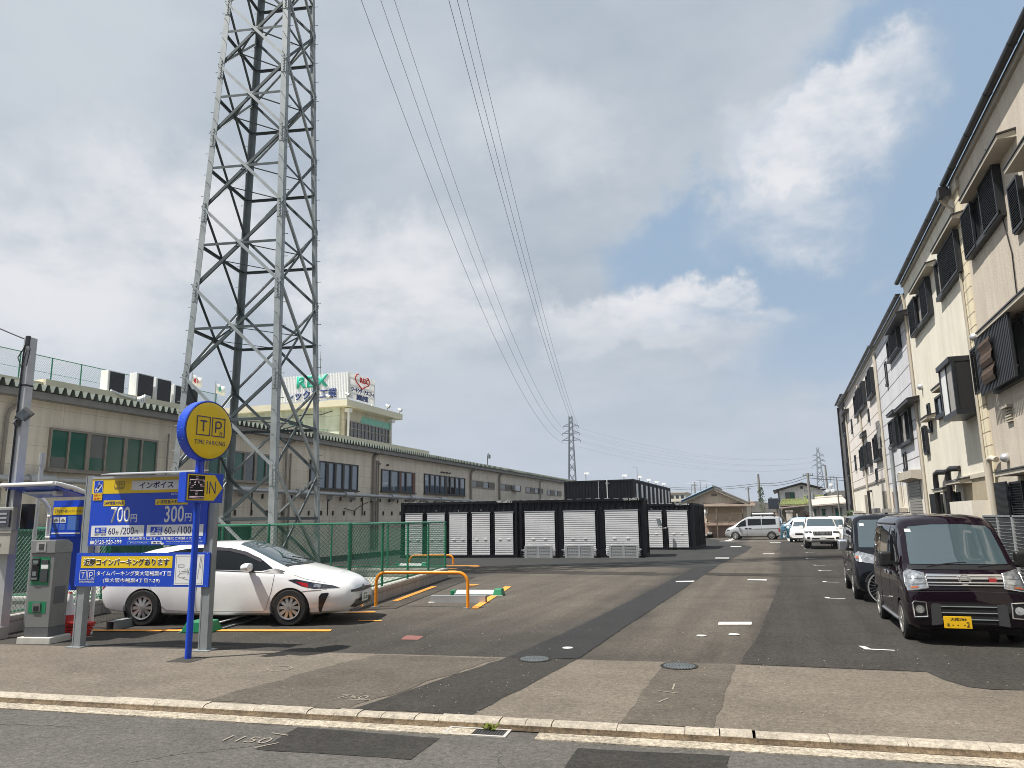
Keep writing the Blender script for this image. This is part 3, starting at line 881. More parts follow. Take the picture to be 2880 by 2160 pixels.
def fvent(x0, x1, z0, z1, louv=(1,3)):
    f = MB(); t = .05; w = (x1-x0)/4
    f.box(x0,-.07,z0,x1,0,z0+t); f.box(x0,-.07,z1-t,x1,0,z1)
    for k in range(5): f.box(x0+k*w-.03,-.08,z0+t,x0+k*w+.03,0,z1-t)
    o = f.build('window', M['frame_tan'], fb_)
    for k in range(4):
        a = MB()
        if k in louv:
            z = z0+t
            while z < z1-t-.03:
                a.box(x0+k*w+.03,-.06,z,x0+(k+1)*w-.03,-.02,z+.025); z += .05
            a.box(x0+k*w+.03,-.018,z0+t,x0+(k+1)*w-.03,0.01,z1-t)
            a.build('vent_louver', M['frame_tan'], o)
        else:
            a.box(x0+k*w+.03,-.03,z0+t,x0+(k+1)*w-.03,.01,z1-t); a.build('pane', M['glass_grey'] if k == 0 else M['glass'], o)
for a_ in ((39.96,45.47,4.46,5.05),(47.13,53.06,4.49,5.04),(54.78,60.8,4.45,5.03),(62.5,68.45,4.40,5.0)): fvent(*a_)
MB().box(50.3,-.42,4.52,51.7,-.08,4.98).build('vent_hood', M['alu'], fb_)
for x, zt, r in ((23.75,5.6,.09),(24.4,5.55,.05),(24.15,5.55,.05),(39.75,5.45,.09),(46.65,5.45,.09),(7.1,5.45,.035),(0.3,5.4,.06),(14.9,5.5,.06),(15.3,5.3,.05),(59.5,5.4,.07)):
    dp = MB(); dp.tube([(x+.5,-.25,zt+.42),(x+.35,-.16,zt+.36),(x+.06,-.13,zt+.12),(x,-.13,zt-.1),(x,-.13,0.2)] if r > .055 else [(x,-.1,zt),(x,-.1,.2)], r, 8); dp.build('downpipe', M['frame_tan'], fb_, smooth=True)

pp = MB().tube([(-14,-.4,3.36),(38,-.4,3.34),(46,-.4,3.30)], .10, 10)
for x in (1,6,11,15.5,20,25.5,28.2,33): pp.cyl((x,-.4,3.35),(x+.9,-.4,3.35), .17, 12)
for k in range(22): pp.box(-10+k*2.4,-.4,3.05,-9.94+k*2.4,0,3.25)
pp.build('service_pipe', M['grey_metal'], fb_, smooth=True)
br = MB(); rr = random.Random(5)
for k in range(40):
    x = -4+k*1.15; br.box(x,-.10,3.02-rr.uniform(0,.05),x+.03,0,3.22)
    br.box(x+.4,-.10,2.2,x+.43,0,2.45)
for x in (6.9,12.5,18.9,22.6): br.box(x,-.06,2.2,x+.03,0,3.3)
br.tube([(20.5,-.1,2.6),(21.5,-.12,2.45),(22.3,-.1,2.75),(23.2,-.1,3.0)], .02, 6)
br.build('pipe_brackets', M['frame_dark'], fb_)['kind'] = 'stuff'
sm = MB()
for x in (24.5,25.6,34.0,34.5,35.0,35.5): sm.cyl((x,0,5.36),(x,-.16,5.36), .055, 8)
sm.build('vent_caps', M['frame_dark'], fb_)
# upper flat roof behind the corrugated edge
MB().box(-16,3.9,6.2,4.6,12,7.44).build('parapet', M['cream'], fb_)
MB().box(4.6,3.75,6.2,30.0,12,7.56).build('parapet', M['cream'], fb_)
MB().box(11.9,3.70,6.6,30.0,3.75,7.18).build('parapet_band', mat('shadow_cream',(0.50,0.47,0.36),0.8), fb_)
# set-back top storey with rooftop sign
PX0, PX1, PD = 33.6, 40.6, 8.2
U = Vector
b = MB(); b.box(32.75,7.6,6.2,40.3,20,10.55); b.build('upper_storey', M['pale_cream'], fb_)
b = MB(); b.box(32.60,7.9,7.6,32.75,20,10.55); b.build('upper_storey_end', M['pale_green'], fb_)
MB().box(32.0,6.9,10.55,41.2,20.5,11.05).build('upper_roof_slab', M['cream'], fb_)
b = MB(); b.box(31.2,4.6,6.2,41.8,20,7.75); b.build('upper_base', M['cream'], fb_)
f = MB(); x0, x1, z0, z1 = 33.1, 39.9, 8.20, 9.60
f.box(x0,7.50,z0,x1,7.6,z0+.06); f.box(x0,7.50,z1-.06,x1,7.6,z1); f.box(x0,7.50,z0+.8,x1,7.6,z0+.86)
for k in range(13): f.box(x0+k*(x1-x0)/12-.035,7.49,z0+.06,x0+k*(x1-x0)/12+.035,7.6,z1-.06)
wo = f.build('window', M['frame_tan'], fb_)
MB().box(x0,7.55,z0+.06,x1,7.61,z1-.06).build('pane', M['glass'], wo)
MB().prism([(35.2,9.62),(35.5,10.15),(40.32,10.15),(40.32,9.62)], (0,7.56,0), (1,0,0), (0,0,1), (0,.06,0)).build('mint_band', mat('mint_paint',(0.20,0.48,0.38),0.6), fb_)
b = MB(); b.tube([(33.0,7.35,10.3),(33.0,7.35,8.1)], .09, 8); b.box(32.8,7.2,10.2,33.3,7.6,10.5); b.build('downpipe', M['white_board'], fb_); b = MB(); b.tube([(40.1,7.4,10.3),(40.1,7.4,7.2)], .08, 8); b.box(39.9,7.2,10.2,40.4,7.6,10.5)
b.build('downpipe', M['white_board'], fb_)
b = MB(); b.box(32.55,11.2,8.9,32.60,12.4,9.6); b.box(32.55,13.6,8.9,32.60,15,9.6); b.build('end_window', M['glass_green'], fb_)
b = MB()
for k in range(8):
    y = 8.2+k*1.1; b.cyl((31.5,y,7.75),(31.5,y,8.75), .02, 6)
b.tube([(31.5,8.2,8.75),(31.5,16,8.75)], .02, 6); b.tube([(31.5,8.2,8.25),(31.5,16,8.25)], .012, 6); b.build('handrail', M['green_paint'], fb_)
b = MB(); b.tube([(32.55,8.5,10.3),(32.55,9.6,10.05),(32.55,11,10.15),(32.55,13,9.9)], .03, 6); b.build('cable', M['frame_dark'], fb_)
# rooftop sign: white slat box with raised letters on two faces (a thing of its own)
sg = thing('rooftop_sign', 'white slatted rooftop sign with green and blue lettering on the factory', 'sign', FO + Matrix.Rotation(FA,3,'Z') @ Vector((32.6,7.2,11.05)), FA)
b = MB(); SL, SW, SH = 4.0, 6.1, 2.05
for k in range(44):
    y = k*SW/43; b.box(-.05,y,0.2,.0,y+.075,SH+.18+(.04 if k%2 else 0))
for k in range(30):
    x = k*SL/29; b.box(x,-.05,0.2,x+.075,0,SH+.18+(.04 if k%2 else 0))
b.build('slats', M['paint_white'], sg)
b = MB()
for z in (.25,.8,1.4,1.95):
    b.box(.02,0.02,z,.07,SW,z+.05); b.box(0.07,.02,z,SL,.07,z+.05)
for x in (.1,SL-.1):
    for y in (.1,SW-.1): b.box(x-.05,y-.05,0,x+.05,y+.05,SH)
b.build('sign_frame', M['paint_white'], sg)
RL = Matrix.Translation((-.06,0,0)) @ Matrix.Rotation(R(-90),4,'Z')     # letters on the end face (-x), reading toward the corner
M['rex_green'] = mat('sign_green', (0.02,0.44,0.30), 0.5, var=0)
M['rex_blue'] = mat('sign_blue', (0.018,0.045,0.19), 0.5, var=0)
text(sg, 'REX', -4.6, 1.22, .95, M['rex_green'], w=2.85, bold=.035, rot=RL, ext=.08, sp=1.15)
text(sg, 'レックス工業', -5.45, 0.28, .75, M['rex_blue'], w=4.5, bold=.02, rot=RL, ext=.08)
RR = Matrix.Translation((0,-.06,0))
text(sg, 'REX', 1.62, 1.66, .42, M['red_print'], w=1.25, rot=RR, ext=.05, bold=.02)
rg = [(1.95+1.05*cos(a)*(1 if sin(a) > -.9 else .8), -.07, 1.85+(.48 if sin(a) > 0 else .62)*sin(a)) for a in [R(k*15-60+360) for k in range(0,9)]]
b = MB(); b.tube([(1.35,-.09,2.30),(1.05,-.09,2.2),(.85,-.09,1.9),(1.0,-.09,1.65),(1.55,-.09,1.38),(1.95,-.09,1.15),(2.35,-.09,1.38),(2.95,-.09,1.6),(3.1,-.09,1.85),(2.95,-.09,2.12),(2.7,-.09,2.26)], .05, 6)
b.build('emblem', M['red_print'], sg)
text(sg, 'ワーキング・アメニティ', .35, .78, .40, M['rex_blue'], w=3.5, rot=RR, ext=.05, bold=.02)
text(sg, '創造企業', 1.15, .22, .45, M['rex_blue'], w=1.75, rot=RR, ext=.05, bold=.02)
# rooftop things, placed in the factory's own axes
FM = Matrix.Translation(FO) @ Matrix.Rotation(FA,4,'Z')
def frt(x,y,z): return FM @ Vector((x,y,z))
def spot(x,y,z,lab):
    t = thing('spotlight', lab, 'lamp', frt(x,y,z), FA)
    MB().cyl((0,0,0),(0,0,.35), .03, 6).build('bracket', M['galv'], t)
    MB().cyl((0,-.18,.30),(0,.12,.45), .17, 12, .10).build('lamp_head', M['alu'], t)
spot(32.3,8.8,11.05,'left spotlight of the pair under the rooftop sign corner'); spot(32.15,7.0,11.05,'right spotlight of the pair under the rooftop sign corner'); spot(38.6,7.0,11.05,'dark spotlight on the roof slab right of the rooftop sign'); spot(41.0,7.1,11.05,'spotlight at the far right end of the roof slab')
t = thing('roof_lamp', 'curved neck lamp standing on the corrugated roof edge', 'lamp', frt(44.5,.2,6.5), FA)
MB().tube([(0,0,0),(0,0,.8),(.1,0,1.05),(.3,0,1.1),(.42,0,.95)], .035, 6).build('neck', M['frame_dark'], t); MB().cyl((.42,0,.98),(.42,0,.68), .12, 10).build('shade', M['galv_dark'], t)
t = thing('lightning_rod', 'thin lightning rod above the rooftop sign behind the pylon', 'rod', frt(36,12,11.05), FA)
MB().cyl((0,0,0),(0,0,5.0), .05, 6, .025).build('mast', M['galv_dark'], t); MB().cyl((-.25,0,4.3),(.25,0,4.3), .02, 6).build('crossbar', M['galv_dark'], t)
# air-conditioning units on the parapet roof
def ac(x, w, h, lab):
    t = thing('outdoor_unit', lab, 'air conditioner', frt(x,4.05,7.56), FA, 'air conditioning units on the factory roof')
    MB().box(0,.02,0,w,.45,h).build('casing', M['white_board'], t, bevel=.012)
    b = MB(); b.box(.10,-.005,.05,w-.04,.025,h-.05)
    b.build('grille', M['black_metal'], t)
    b = MB()
    for k in range(14): b.box(.10,-.018,.07+k*(h-.14)/14,w-.04,-.004,.09+k*(h-.14)/14)
    b.build('grille_slats', M['louver'], t)
    MB().box(.0,-.01,-.06,w,.44,0).build('feet', M['galv_dark'], t)
ac(7.75,.90,.98,'tall outdoor unit standing alone near the roof corner')
ac(9.3,1.0,1.15,'left outdoor unit of the close pair on the factory roof')
ac(10.45,.95,1.12,'right outdoor unit of the close pair on the factory roof')
ac(11.6,1.6,.98,'wide outdoor unit partly hidden by the pylon leg')
t = thing('pipe_run', 'pale insulated refrigerant pipes climbing over the roof parapet', 'pipes', frt(8.9,3.6,6.6), FA)
b = MB()
for k in range(4): b.tube([(.1+k*.12,0,0),(.1+k*.12,0,.75+.06*k),(.1+k*.12+.1,.1,.86+.06*k),(.9+.05*k,.25,.86+.06*k)], .045, 8)
b.tube([(-1.2,.2,1.0),(-.7,.1,.86),(.0,.05,.80)], .05, 8)
b.build('pipes', M['white_board'], t, smooth=True)
# mesh fence round the roof
t = thing('roof_fence', 'dark green wire mesh fence along the factory roof edge', 'fence', frt(0,6,7.5), FA)
b = MB()
for k in range(16):
    x = -5+k*1.45
    MB().cyl((x,0,0),(x,0,1.5), .03, 6).build('post', M['green_paint'], t)
b.tube([(-5,0,1.48),(16.8,0,1.48)], .02, 5); b.tube([(-5,0,.8),(16.8,0,.8)], .008, 5); b.tube([(-5,0,.1),(16.8,0,.1)], .012, 5); b.build('rail', M['green_paint'], t)
b = MB(); p = .11
for k in range(int(21.8/p)):
    x = -5+k*p; b.beam((x,0,.05),(x+1.4,0,1.45), .004, .004, (0,1,0)); b.beam((x+1.4,0,.05),(x,0,1.45), .004, .004, (0,1,0))
b.build('mesh', M['green_wire'], t)
# flags and stair
def flag(x,y,z,h,lab,mk):
    t = thing('flag', lab, 'flag', frt(x,y,z), FA)
    MB().cyl((0,0,0),(0,0,h), .03, 6).build('flagpole', M['galv'], t)
    b = MB(); n = 8; vs = []; fs = []
    for i in range(n+1):
        for j in range(2):
            vs.append((.75*i/n, .10*sin(i*1.3)*i/n*1.6, h-.12-.62*j-.10*i/n))
    for i in range(n): fs.append((2*i,2*i+2,2*i+3,2*i+1))
    o = b.add(vs,fs).build('banner', M['paint_white'], t, smooth=True); o.modifiers.new('thick','SOLIDIFY').thickness = .01
    mk(t,h)
def _jp(t,h): MB().lathe([(0,-.06),(.17,-.06),(.17,.07),(0,.07)], (.34,0,h-.48), 'Y', 20).build('red_disc', M['red_print'], t)
def _gr(t,h): text(t, 'R', .2, h-.66, .34, M['rex_green'], y=-.10, bold=.02)
flag(19.2,10,7.5,3.5,'white flag with a red disc on the factory roof',_jp); flag(21.3,10,7.5,3.3,'white flag with green lettering on the factory roof',_gr)
t = thing('metal_stair', 'rusty steel stair rising at the left end of the factory roof', 'stair', frt(-.6,6.4,7.4), FA)
b = MB()
for k in range(9): b.box(-.25*k,0,.2*k,-.25*k+.25,.8,.2*k+.04)
b.build('treads', M['frame_tan'], t); b = MB()
for y in (0,.8):
    b.beam((.3,y,0),(-2.2,y,1.95), .14, .03, (0,1,0)); b.beam((.3,y,.9),(-2.2,y,2.9), .05, .03, (0,1,0))
    for k in range(9): b.cyl((.2-.27*k,y,.1+.21*k),(.2-.27*k,y,1.0+.21*k), .015, 5)
b.build('railing', mat('rusty_paint',(0.24,0.19,0.15),0.8,var=.2), t)

# ------------------------------------------------------------------ green chain-link fence on its block kerb
def fence(name, p0, p1, h, zb, nposts, label, wm, wall=True, pitch=.098, rails=True):
    p0, p1 = Vector((*p0,0)), Vector((*p1,0)); d = p1-p0; Ln = d.length
    t = thing(name, label, 'fence', p0, math.atan2(d.y,d.x))
    if wall:
        MB().box(0,-.06,-.05,Ln,.10,zb-.06).build('kerb_wall', M['block'], t)
        MB().box(-.02,-.075,zb-.06,Ln+.02,.115,zb).build('coping', M['concrete'], t)
    for k in range(nposts):
        x = .03+(Ln-.06)*k/(nposts-1)
        MB().cyl((x,0.02,zb-.02),(x,0.02,zb+h+.02), .030, 10).build('post', M['green_paint'], t, smooth=True)
    b = MB(); b.tube([(0,.02,zb+h),(Ln,.02,zb+h)], .024, 8); b.tube([(0,.02,zb+.06),(Ln,.02,zb+.06)], .018, 8); b.build('rail', M['green_paint'], t, smooth=True)
    b = MB(); n = int((Ln+h)/pitch); r = .0046
    for k in range(n):
        x = -h+k*pitch
        for s in (0,1):
            xa, za, xb, zb_ = x, 0, x+h, h
            if xa < 0: za -= xa; xa = 0
            if xb > Ln: zb_ -= (xb-Ln); xb = Ln
            if xb-xa < .02: continue
            A, B = (xa,za), (xb,zb_)
            if s: A, B = (Ln-xa,za), (Ln-xb,zb_)
            b.beam((A[0],-.012+.006*s,zb+.04+A[1]*.97),(B[0],-.012+.006*s,zb+.04+B[1]*.97), r, r, (0,1,0))
    b.build('mesh', wm, t)
    return t
fence('chain_link_fence', (-13.0,9.30), (-13.95,12.45), 1.5, .30, 3, 'green chain-link fence on a block kerb behind the payment machine', M['wire_galv'])
fence('chain_link_fence', (-13.98,12.50), (-8.80,14.04), 1.5, .32, 4, 'green chain-link fence directly behind the white hatchback', M['green_wire'])
fence('chain_link_fence', (-8.80,14.06), (-10.50,22.55), 1.48, .32, 5, 'green chain-link fence on a block kerb running back from the yellow hoop', M['green_wire'])
fence('chain_link_fence', (-10.52,22.6), (-20.2,20.6), 1.48, .32, 6, 'green chain-link fence along the far side of the pylon yard', M['green_wire'])
fence('chain_link_fence', (-14.0,12.55), (-20.4,11.0), 1.5, .32, 4, 'green chain-link fence running left behind the grey meter pole', M['green_wire'], True)
# the dark green sheeting inside the yard, against the factory
t = thing('sheet_fence', 'dark green panel fence standing along the factory wall', 'fence', (-21.6,11,0), R(91.5))
MB().box(0,0,0,16,.04,1.75).build('panel', mat('green_sheet',(0.02,0.085,0.055),.6,var=.2,scale=2), t)
for k in range(9): MB().box(k*2-.03,-.06,0,k*2+.03,-.002,1.85).build('post', M['green_paint'], t)
tag(struct('yard_concrete', MB().sheet([(-8.95,14.1),(-10.55,22.4),(-20,20.6),(-20.3,11.2),(-14,12.6)], .05), mat('pale_yard_concrete',(0.40,0.39,0.35),.9,var=.12,scale=1.5)))

# ------------------------------------------------------------------ meter pole
mp = thing('meter_pole', 'grey square steel pole with an electricity meter and a floodlight', 'pole', (-12.70,9.33,0), R(10))
MB().box(-.40,-.30,-.03,.13,.05,.20).build('base', M['concrete'], mp, bevel=.01)
b = MB(); b.add([(-.088,-.09,0),(.08,-.09,0),(.08,.09,0),(-.088,.09,0),(-.066,-.08,5.25),(.066,-.08,5.25),(.066,.08,5.25),(-.066,.08,5.25)], [(0,3,2,1),(4,5,6,7),(0,1,5,4),(1,2,6,5),(2,3,7,6),(3,0,4,7)])
b.build('pole', M['grey_metal'], mp)
MB().tube([(-.03,-.10,1.5),(-.03,-.10,4.9),(.0,-.11,5.1)], .015, 6).build('conduit', M['black_metal'], mp)
mb_ = MB().box(-.17,-.24,1.40,.24,-.11,1.77).build('breaker_box', mat('beige_box',(0.42,0.40,0.35),.5), mp, bevel=.008)
MB().box(-.18,-.255,1.765,.25,-.10,1.785).build('lid', mat('beige_lid',(0.46,0.44,0.39),.5), mb_)
MB().cyl((.04,-.25,1.58),(.04,-.235,1.58), .022, 10).build('lock', M['alu'], mb_)
mt_ = MB().box(-.16,-.22,1.79,.22,-.11,2.20).build('meter', mat('meter_housing',(0.36,0.36,0.34),.3,coat=.6), mp, bevel=.015)
MB().box(-.07,-.255,1.86,.19,-.222,2.15).build('meter_window', M['lamp_dark'], mt_); b = MB()
for k in range(3): b.box(-.04,-.262,1.93+k*.07,.14,-.256,1.96+k*.07)
b.build('meter_dials', M['alu'], mt_)
MB().box(.19,-.02,1.82,.33,.13,2.25).build('speaker_box', M['black_metal'], mp)
b = MB(); b.box(-.03,-.14,3.62,.06,-.10,3.80); b.tube([(0,-.12,3.75),(.03,-.22,3.66),(.12,-.25,3.66)], .012, 6); b.build('light_bracket', M['black_metal'], mp)
b = MB(); b.obox((.20,-.16,3.82),(.22,.04,.20), Matrix.Rotation(R(35),3,'Y')@Matrix.Rotation(R(-25),3,'X')); fl = b.build('floodlight', M['black_metal'], mp)
b = MB(); b.obox((.19,-.193,3.80),(.18,.01,.16), Matrix.Rotation(R(35),3,'Y')@Matrix.Rotation(R(-25),3,'X')); b.build('lens', M['lamp_dark'], fl)
b = MB(); b.tube([(.0,-.1,5.1),(.12,-.2,4.95),(.06,-.2,4.65),(-.06,-.18,4.85),(.06,-.1,5.2)], .010, 5); b.tube([(.05,-.1,5.15),(.16,-.16,5.0),(.1,-.14,4.7)], .010, 5); b.box(.02,-.14,5.08,.09,-.10,5.26); b.build('cable_loops', M['black_metal'], mp)
MB().box(-.076,-.09,4.35,.076,.09,4.38).build('strap', M['black_metal'], mp)
wire((-12.70,9.28,5.2), (-16.9,7.6,8.0), .25, .012, 'black service wire coming down to the grey meter pole', 'service_wire')
t = thing('conduit_pole', 'thin grey conduit pole beside the meter pole', 'pole', (-13.05,10.05,0))
MB().cyl((0,0,0),(0,0,3.2), .035, 8).build('pipe', M['grey_metal'], t, smooth=True); MB().cyl((0,0,3.0),(0,0,3.22), .05, 8).build('cap', M['grey_metal'], t)

# ------------------------------------------------------------------ payment machine
pm = thing('payment_machine', 'grey parking payment machine on a concrete plinth', 'pay machine', (-11.60,9.22,0), R(11))
MB().box(-.34,-.30,-.02,.42,.42,.10).build('plinth', mat('plinth_concrete',(0.55,0.53,0.48),.9,var=.12,bmp=.2), pm, bevel=.012)
MB().box(-.24,-.22,.10,.30,.36,.25).build('skirt', mat('dark_grey_panel',(0.10,0.105,0.11),.5), pm)
M['pgrey'] = mat('machine_grey', (0.21,0.215,0.21), .45, .2, var=.06)
MB().box(-.24,-.22,.25,.30,.36,1.45).build('cabinet', M['pgrey'], pm, bevel=.008)
b = MB(); b.prism([(-.25,1.45),(.37,1.45),(.37,1.60),(.2,1.66),(-.25,1.66)], (-.25,0,0), (0,1,0), (0,0,1), (.56,0,0)); b.build('head', mat('machine_grey_light',(0.25,0.255,0.25),.45,.2,var=.06), pm, bevel=.006)
sc_ = MB().box(-.12,-.262,1.475,.10,-.251,1.63).build('screen_frame', mat('screen_grey',(0.38,0.38,0.36),.4), pm)
MB().box(-.06,-.266,1.50,.06,-.263,1.60).build('screen', M['lamp_dark'], sc_)
u = MB().box(-.20,-.226,.93,.20,-.221,1.385).build('upper_panel', M['green_plastic'], pm)
b = MB(); b.box(-.19,-.26,1.0,-.02,-.227,1.365); b.box(-.165,-.30,1.24,-.04,-.261,1.27); b.build('cash_unit', M['black_metal'], u, bevel=.006)
b = MB(); b.box(-.16,-.268,1.28,-.04,-.261,1.33); b.box(-.15,-.272,1.08,-.06,-.262,1.15); b.box(-.17,-.275,1.02,-.03,-.262,1.05); b.build('coin_slots', M['galv_dark'], u)
b = MB(); b.box(.02,-.255,.98,.185,-.227,1.18); b.box(.02,-.255,1.27,.185,-.227,1.34); b.build('card_reader', mat('reader_grey',(0.05,0.055,0.06),.4), u, bevel=.005)
MB().box(.025,-.250,1.195,.18,-.227,1.26).build('notice', M['white_board'], u)
l_ = MB().box(-.20,-.226,.475,.20,-.221,.665).build('lower_panel', M['green_plastic'], pm)
b = MB(); b.box(-.09,-.25,.495,.09,-.227,.645); b.build('return_tray', mat('tray_grey',(0.15,0.15,0.15),.4), l_, bevel=.006)
MB().box(-.06,-.254,.51,.06,-.251,.59).build('return_slot', M['dark'], l_)
MB().box(.303,-.12,.62,.306,.24,.90).build('side_plate', mat('dark_side_plate',(0.095,0.10,0.105),.5), pm)
b = MB()
for y,z in ((.1,.33),(-.1,.33),(.28,.42),(.28,1.52),(.1,1.52),(.1,1.58),(.28,1.6)): b.cyl((.30,y,z),(.318,y,z), .012, 8)
b.build('bolts', M['alu'], pm)
pm.scale = (.80,.64,.985)

# ------------------------------------------------------------------ canopy shelter behind the machine
cs = thing('shelter', 'white tube shelter with a curved canopy and blue back panel', 'shelter', (-12.78,10.0,0), R(1))
def arc(x, y0):
    return [(x,y0,0),(x,y0,2.06),(x,y0-.03,2.20),(x,y0-.12,2.31),(x,y0-.28,2.41),(x,y0-.55,2.50),(x,y0-.85,2.56),(x,y0-.97,2.57)]
for x in (.06,1.28):
    MB().tube(arc(x,.05), .036, 10).build('frame_tube', M['paint_white'], cs, smooth=True)
b = MB(); b.tube([(.06,-.92,2.57),(1.28,-.92,2.57)], .036, 10); b.build('front_tube', M['paint_white'], cs, smooth=True)
for z in (1.66,2.04): MB().tube([(.06,.03,z),(.20,.0,z)], .026, 8).build('panel_clip', M['paint_white'], cs, smooth=True)
MB().add([(.09,-.90,2.53),(1.25,-.90,2.53),(1.25,-.24,2.37),(.09,-.24,2.37),(.09,-.90,2.55),(1.25,-.90,2.55),(1.25,-.24,2.39),(.09,-.24,2.39)], [(0,3,2,1),(4,5,6,7),(0,1,5,4),(1,2,6,5),(2,3,7,6),(3,0,4,7)]).build('canopy', M['blue'], cs)
b = MB(); b.box(.25,-.66,2.42,1.0,-.60,2.45); b.box(1.0,-.70,2.38,1.07,-.56,2.46); b.build('lamp_tube', M['alu'], cs)
MB().box(.20,.0,.74,1.24,.03,2.32).build('back_panel', M['blue'], cs)
ns = MB().box(.21,-.012,1.66,1.24,-.002,2.22).build('notice_board', M['blue'], cs)
MB().box(.09,-.016,2.06,1.02,-.013,2.20).build('yellow_band', M['yellow'], ns)
text(ns, '日本で一番フレンドリーなコインパーキング', .23, 2.10, .055, M['navy'], w=.76, y=-.016)
text(ns, 'TP', .12, 2.10, .06, M['navy'], y=-.016)
MB().box(.09,-.016,1.72,.78,-.013,1.745).build('white_band', M['white_board'], ns)
MB().box(.11,-.016,1.92,.25,-.013,2.02).build('photo_print', M['white_board'], ns); MB().box(.27,-.016,1.92,.41,-.013,2.02).build('photo_print', M['white_board'], ns)
b = MB()
for X in (.13,.29): b = MB(); b.prism([(0,0),(.10,0),(.10,.02),(.08,.03),(.065,.05),(.03,.05),(.02,.03),(0,.02)], (X,-.0165,1.945), (1,0,0), (0,0,1), (0,-.002,0)); b.build('car_print', M['galv_dark'], ns)
lines(ns, [(x,z,x+w,z) for x,w in ((.46,.26),(.11,.12),(.27,.13)) for z in [2.03-.018*k for k in range(14)] if (x > .4 or z < 1.90) and z > 1.77], .004, M['light_blue'], y=-.0135)
def cam_sign(par, x, z, w, y):
    o = MB().box(x,y-.004,z,x+w,y-.001,z+1.2*w).build('camera_pictogram', M['navy'] if False else M['blue'], par)
    b = MB(); b.box(x,y-.005,z,x+w,y-.004,z+.03*w); b.box(x,y-.005,z+1.17*w,x+w,y-.004,z+1.2*w); b.box(x,y-.005,z+.03*w,x+.03*w,y-.004,z+1.17*w); b.box(x+.97*w,y-.005,z+.03*w,x+w,y-.004,z+1.17*w)
    b.prism([(.18*w,.12*w),(.42*w,.10*w),(.86*w,.62*w),(.86*w,.78*w),(.68*w,.86*w),(.58*w,.82*w),(.58*w,1.05*w),(.50*w,1.05*w),(.50*w,.74*w),(.14*w,.36*w)], (x,y-.0045,z), (1,0,0), (0,0,1), (0,-.001,0))
    b.build('camera_shape', M['white_board'], o)
    b = MB(); b.prism([(.30*w,.48*w),(.62*w,.86*w),(.80*w,.78*w),(.50*w,.40*w)], (x,y-.006,z), (1,0,0), (0,0,1), (0,-.001,0)); b.cyl((x+.30*w,y-.0055,z+.25*w),(x+.30*w,y-.007,z+.25*w), .10*w, 14); b.build('camera_shadow', M['navy'], o)
    q = MB().box(x-.02*w,y-.004,z-.70*w,x+w*1.0,y-.001,z-.005).build('yellow_plate', M['yellow'], par)
    text(q, '監視カメラ', x+.5*w, z-.32*w, .22*w, M['red_print'], w=.82*w, y=y-.004, align='CENTER', bold=.01)
    text(q, '監視中', x+.5*w, z-.64*w, .23*w, M['red_print'], w=.80*w, y=y-.004, align='CENTER', bold=.01)
cam_sign(ns, .80, 1.90, .20, -.013)
for o in ns.children_recursive: o.data.transform(Matrix.Translation((.14,0,0)))

# ------------------------------------------------------------------ big tariff board
BA = math.atan2(.26,2.09)
tb = thing('tariff_board', 'blue and yellow parking tariff board on two grey steel posts', 'sign', (-10.42,9.00,0), BA)
for x, zt in ((-.10,2.66),(2.13,2.30)):
    b = MB(); b.box(x-.07,-.02,0,x+.07,.10,zt); b.box(x-.075,-.025,0,x-.055,-.02,zt); b.box(x+.055,-.025,0,x+.075,-.02,zt)
    b.build('post', M['galv'], tb)
    b = MB(); b.box(x-.14,-.09,.002,x+.14,.17,.014); b.build('base_plate', M['galv'], tb)
p1_ = MB().box(-.02,-.05,1.55,2.10,-.025,2.60).build('price_panel', M['blue'], tb)
MB().box(-.02,-.06,2.60,2.12,.02,2.635).build('top_rail', M['alu'], tb)
b = MB(); b.add([(.35,-.30,2.64),(2.05,-.30,2.64),(2.05,.0,2.68),(.35,.0,2.68),(.35,-.30,2.655),(2.05,-.30,2.655),(2.05,.0,2.695),(.35,.0,2.695)], [(0,3,2,1),(4,5,6,7),(0,1,5,4),(1,2,6,5),(2,3,7,6),(3,0,4,7)]); b.build('light_hood', M['alu'], tb)
Y0 = -.05
MB().box(-.02,Y0-.003,2.36,2.10,Y0-.0005,2.60).build('yellow_header', M['yellow'], p1_)
cam_sign(p1_, .02, 2.375, .165, Y0-.004)
tp_logo(p1_, .40, 2.45, .085, M['navy'], Y0-.004)
MB().box(.72,Y0-.006,2.405,1.75,Y0-.0035,2.555).build('white_strip', M['white_board'], p1_)
text(p1_, 'インボイス', .86, 2.428, .105, M['navy'], w=.62, y=Y0-.006, bold=.02)
text(p1_, '※最大料金', 1.44, 2.315, .035, M['white_board'], y=Y0)
MB().box(.22,Y0-.003,2.165,.61,Y0-.0005,2.255).build('yellow_tag', M['yellow'], p1_); MB().box(1.17,Y0-.003,2.165,1.75,Y0-.0005,2.255).build('yellow_tag', M['yellow'], p1_)
text(p1_, '24時間最大料金', .235, 2.185, .055, M['navy'], w=.36, y=Y0-.003, bold=.01)
text(p1_, '夜間最大料金', 1.26, 2.183, .058, M['navy'], w=.38, y=Y0-.003, bold=.01)
b = MB(); b.prism([(0,0),(.03,.008),(.04,.03),(.035,.055),(.025,.03)], (1.19,Y0-.0035,2.183), (1,0,0), (0,0,1), (0,-.001,0)); b.build('moon_print', M['navy'], p1_)
text(p1_, '700', .37, 1.895, .255, M['white_board'], w=.355, y=Y0, bold=.012)
text(p1_, '円', .74, 1.905, .125, M['white_board'], w=.115, y=Y0, bold=.012)
text(p1_, '300', 1.35, 1.895, .255, M['white_board'], w=.345, y=Y0, bold=.012)
text(p1_, '円', 1.715, 1.905, .125, M['white_board'], w=.115, y=Y0, bold=.012)
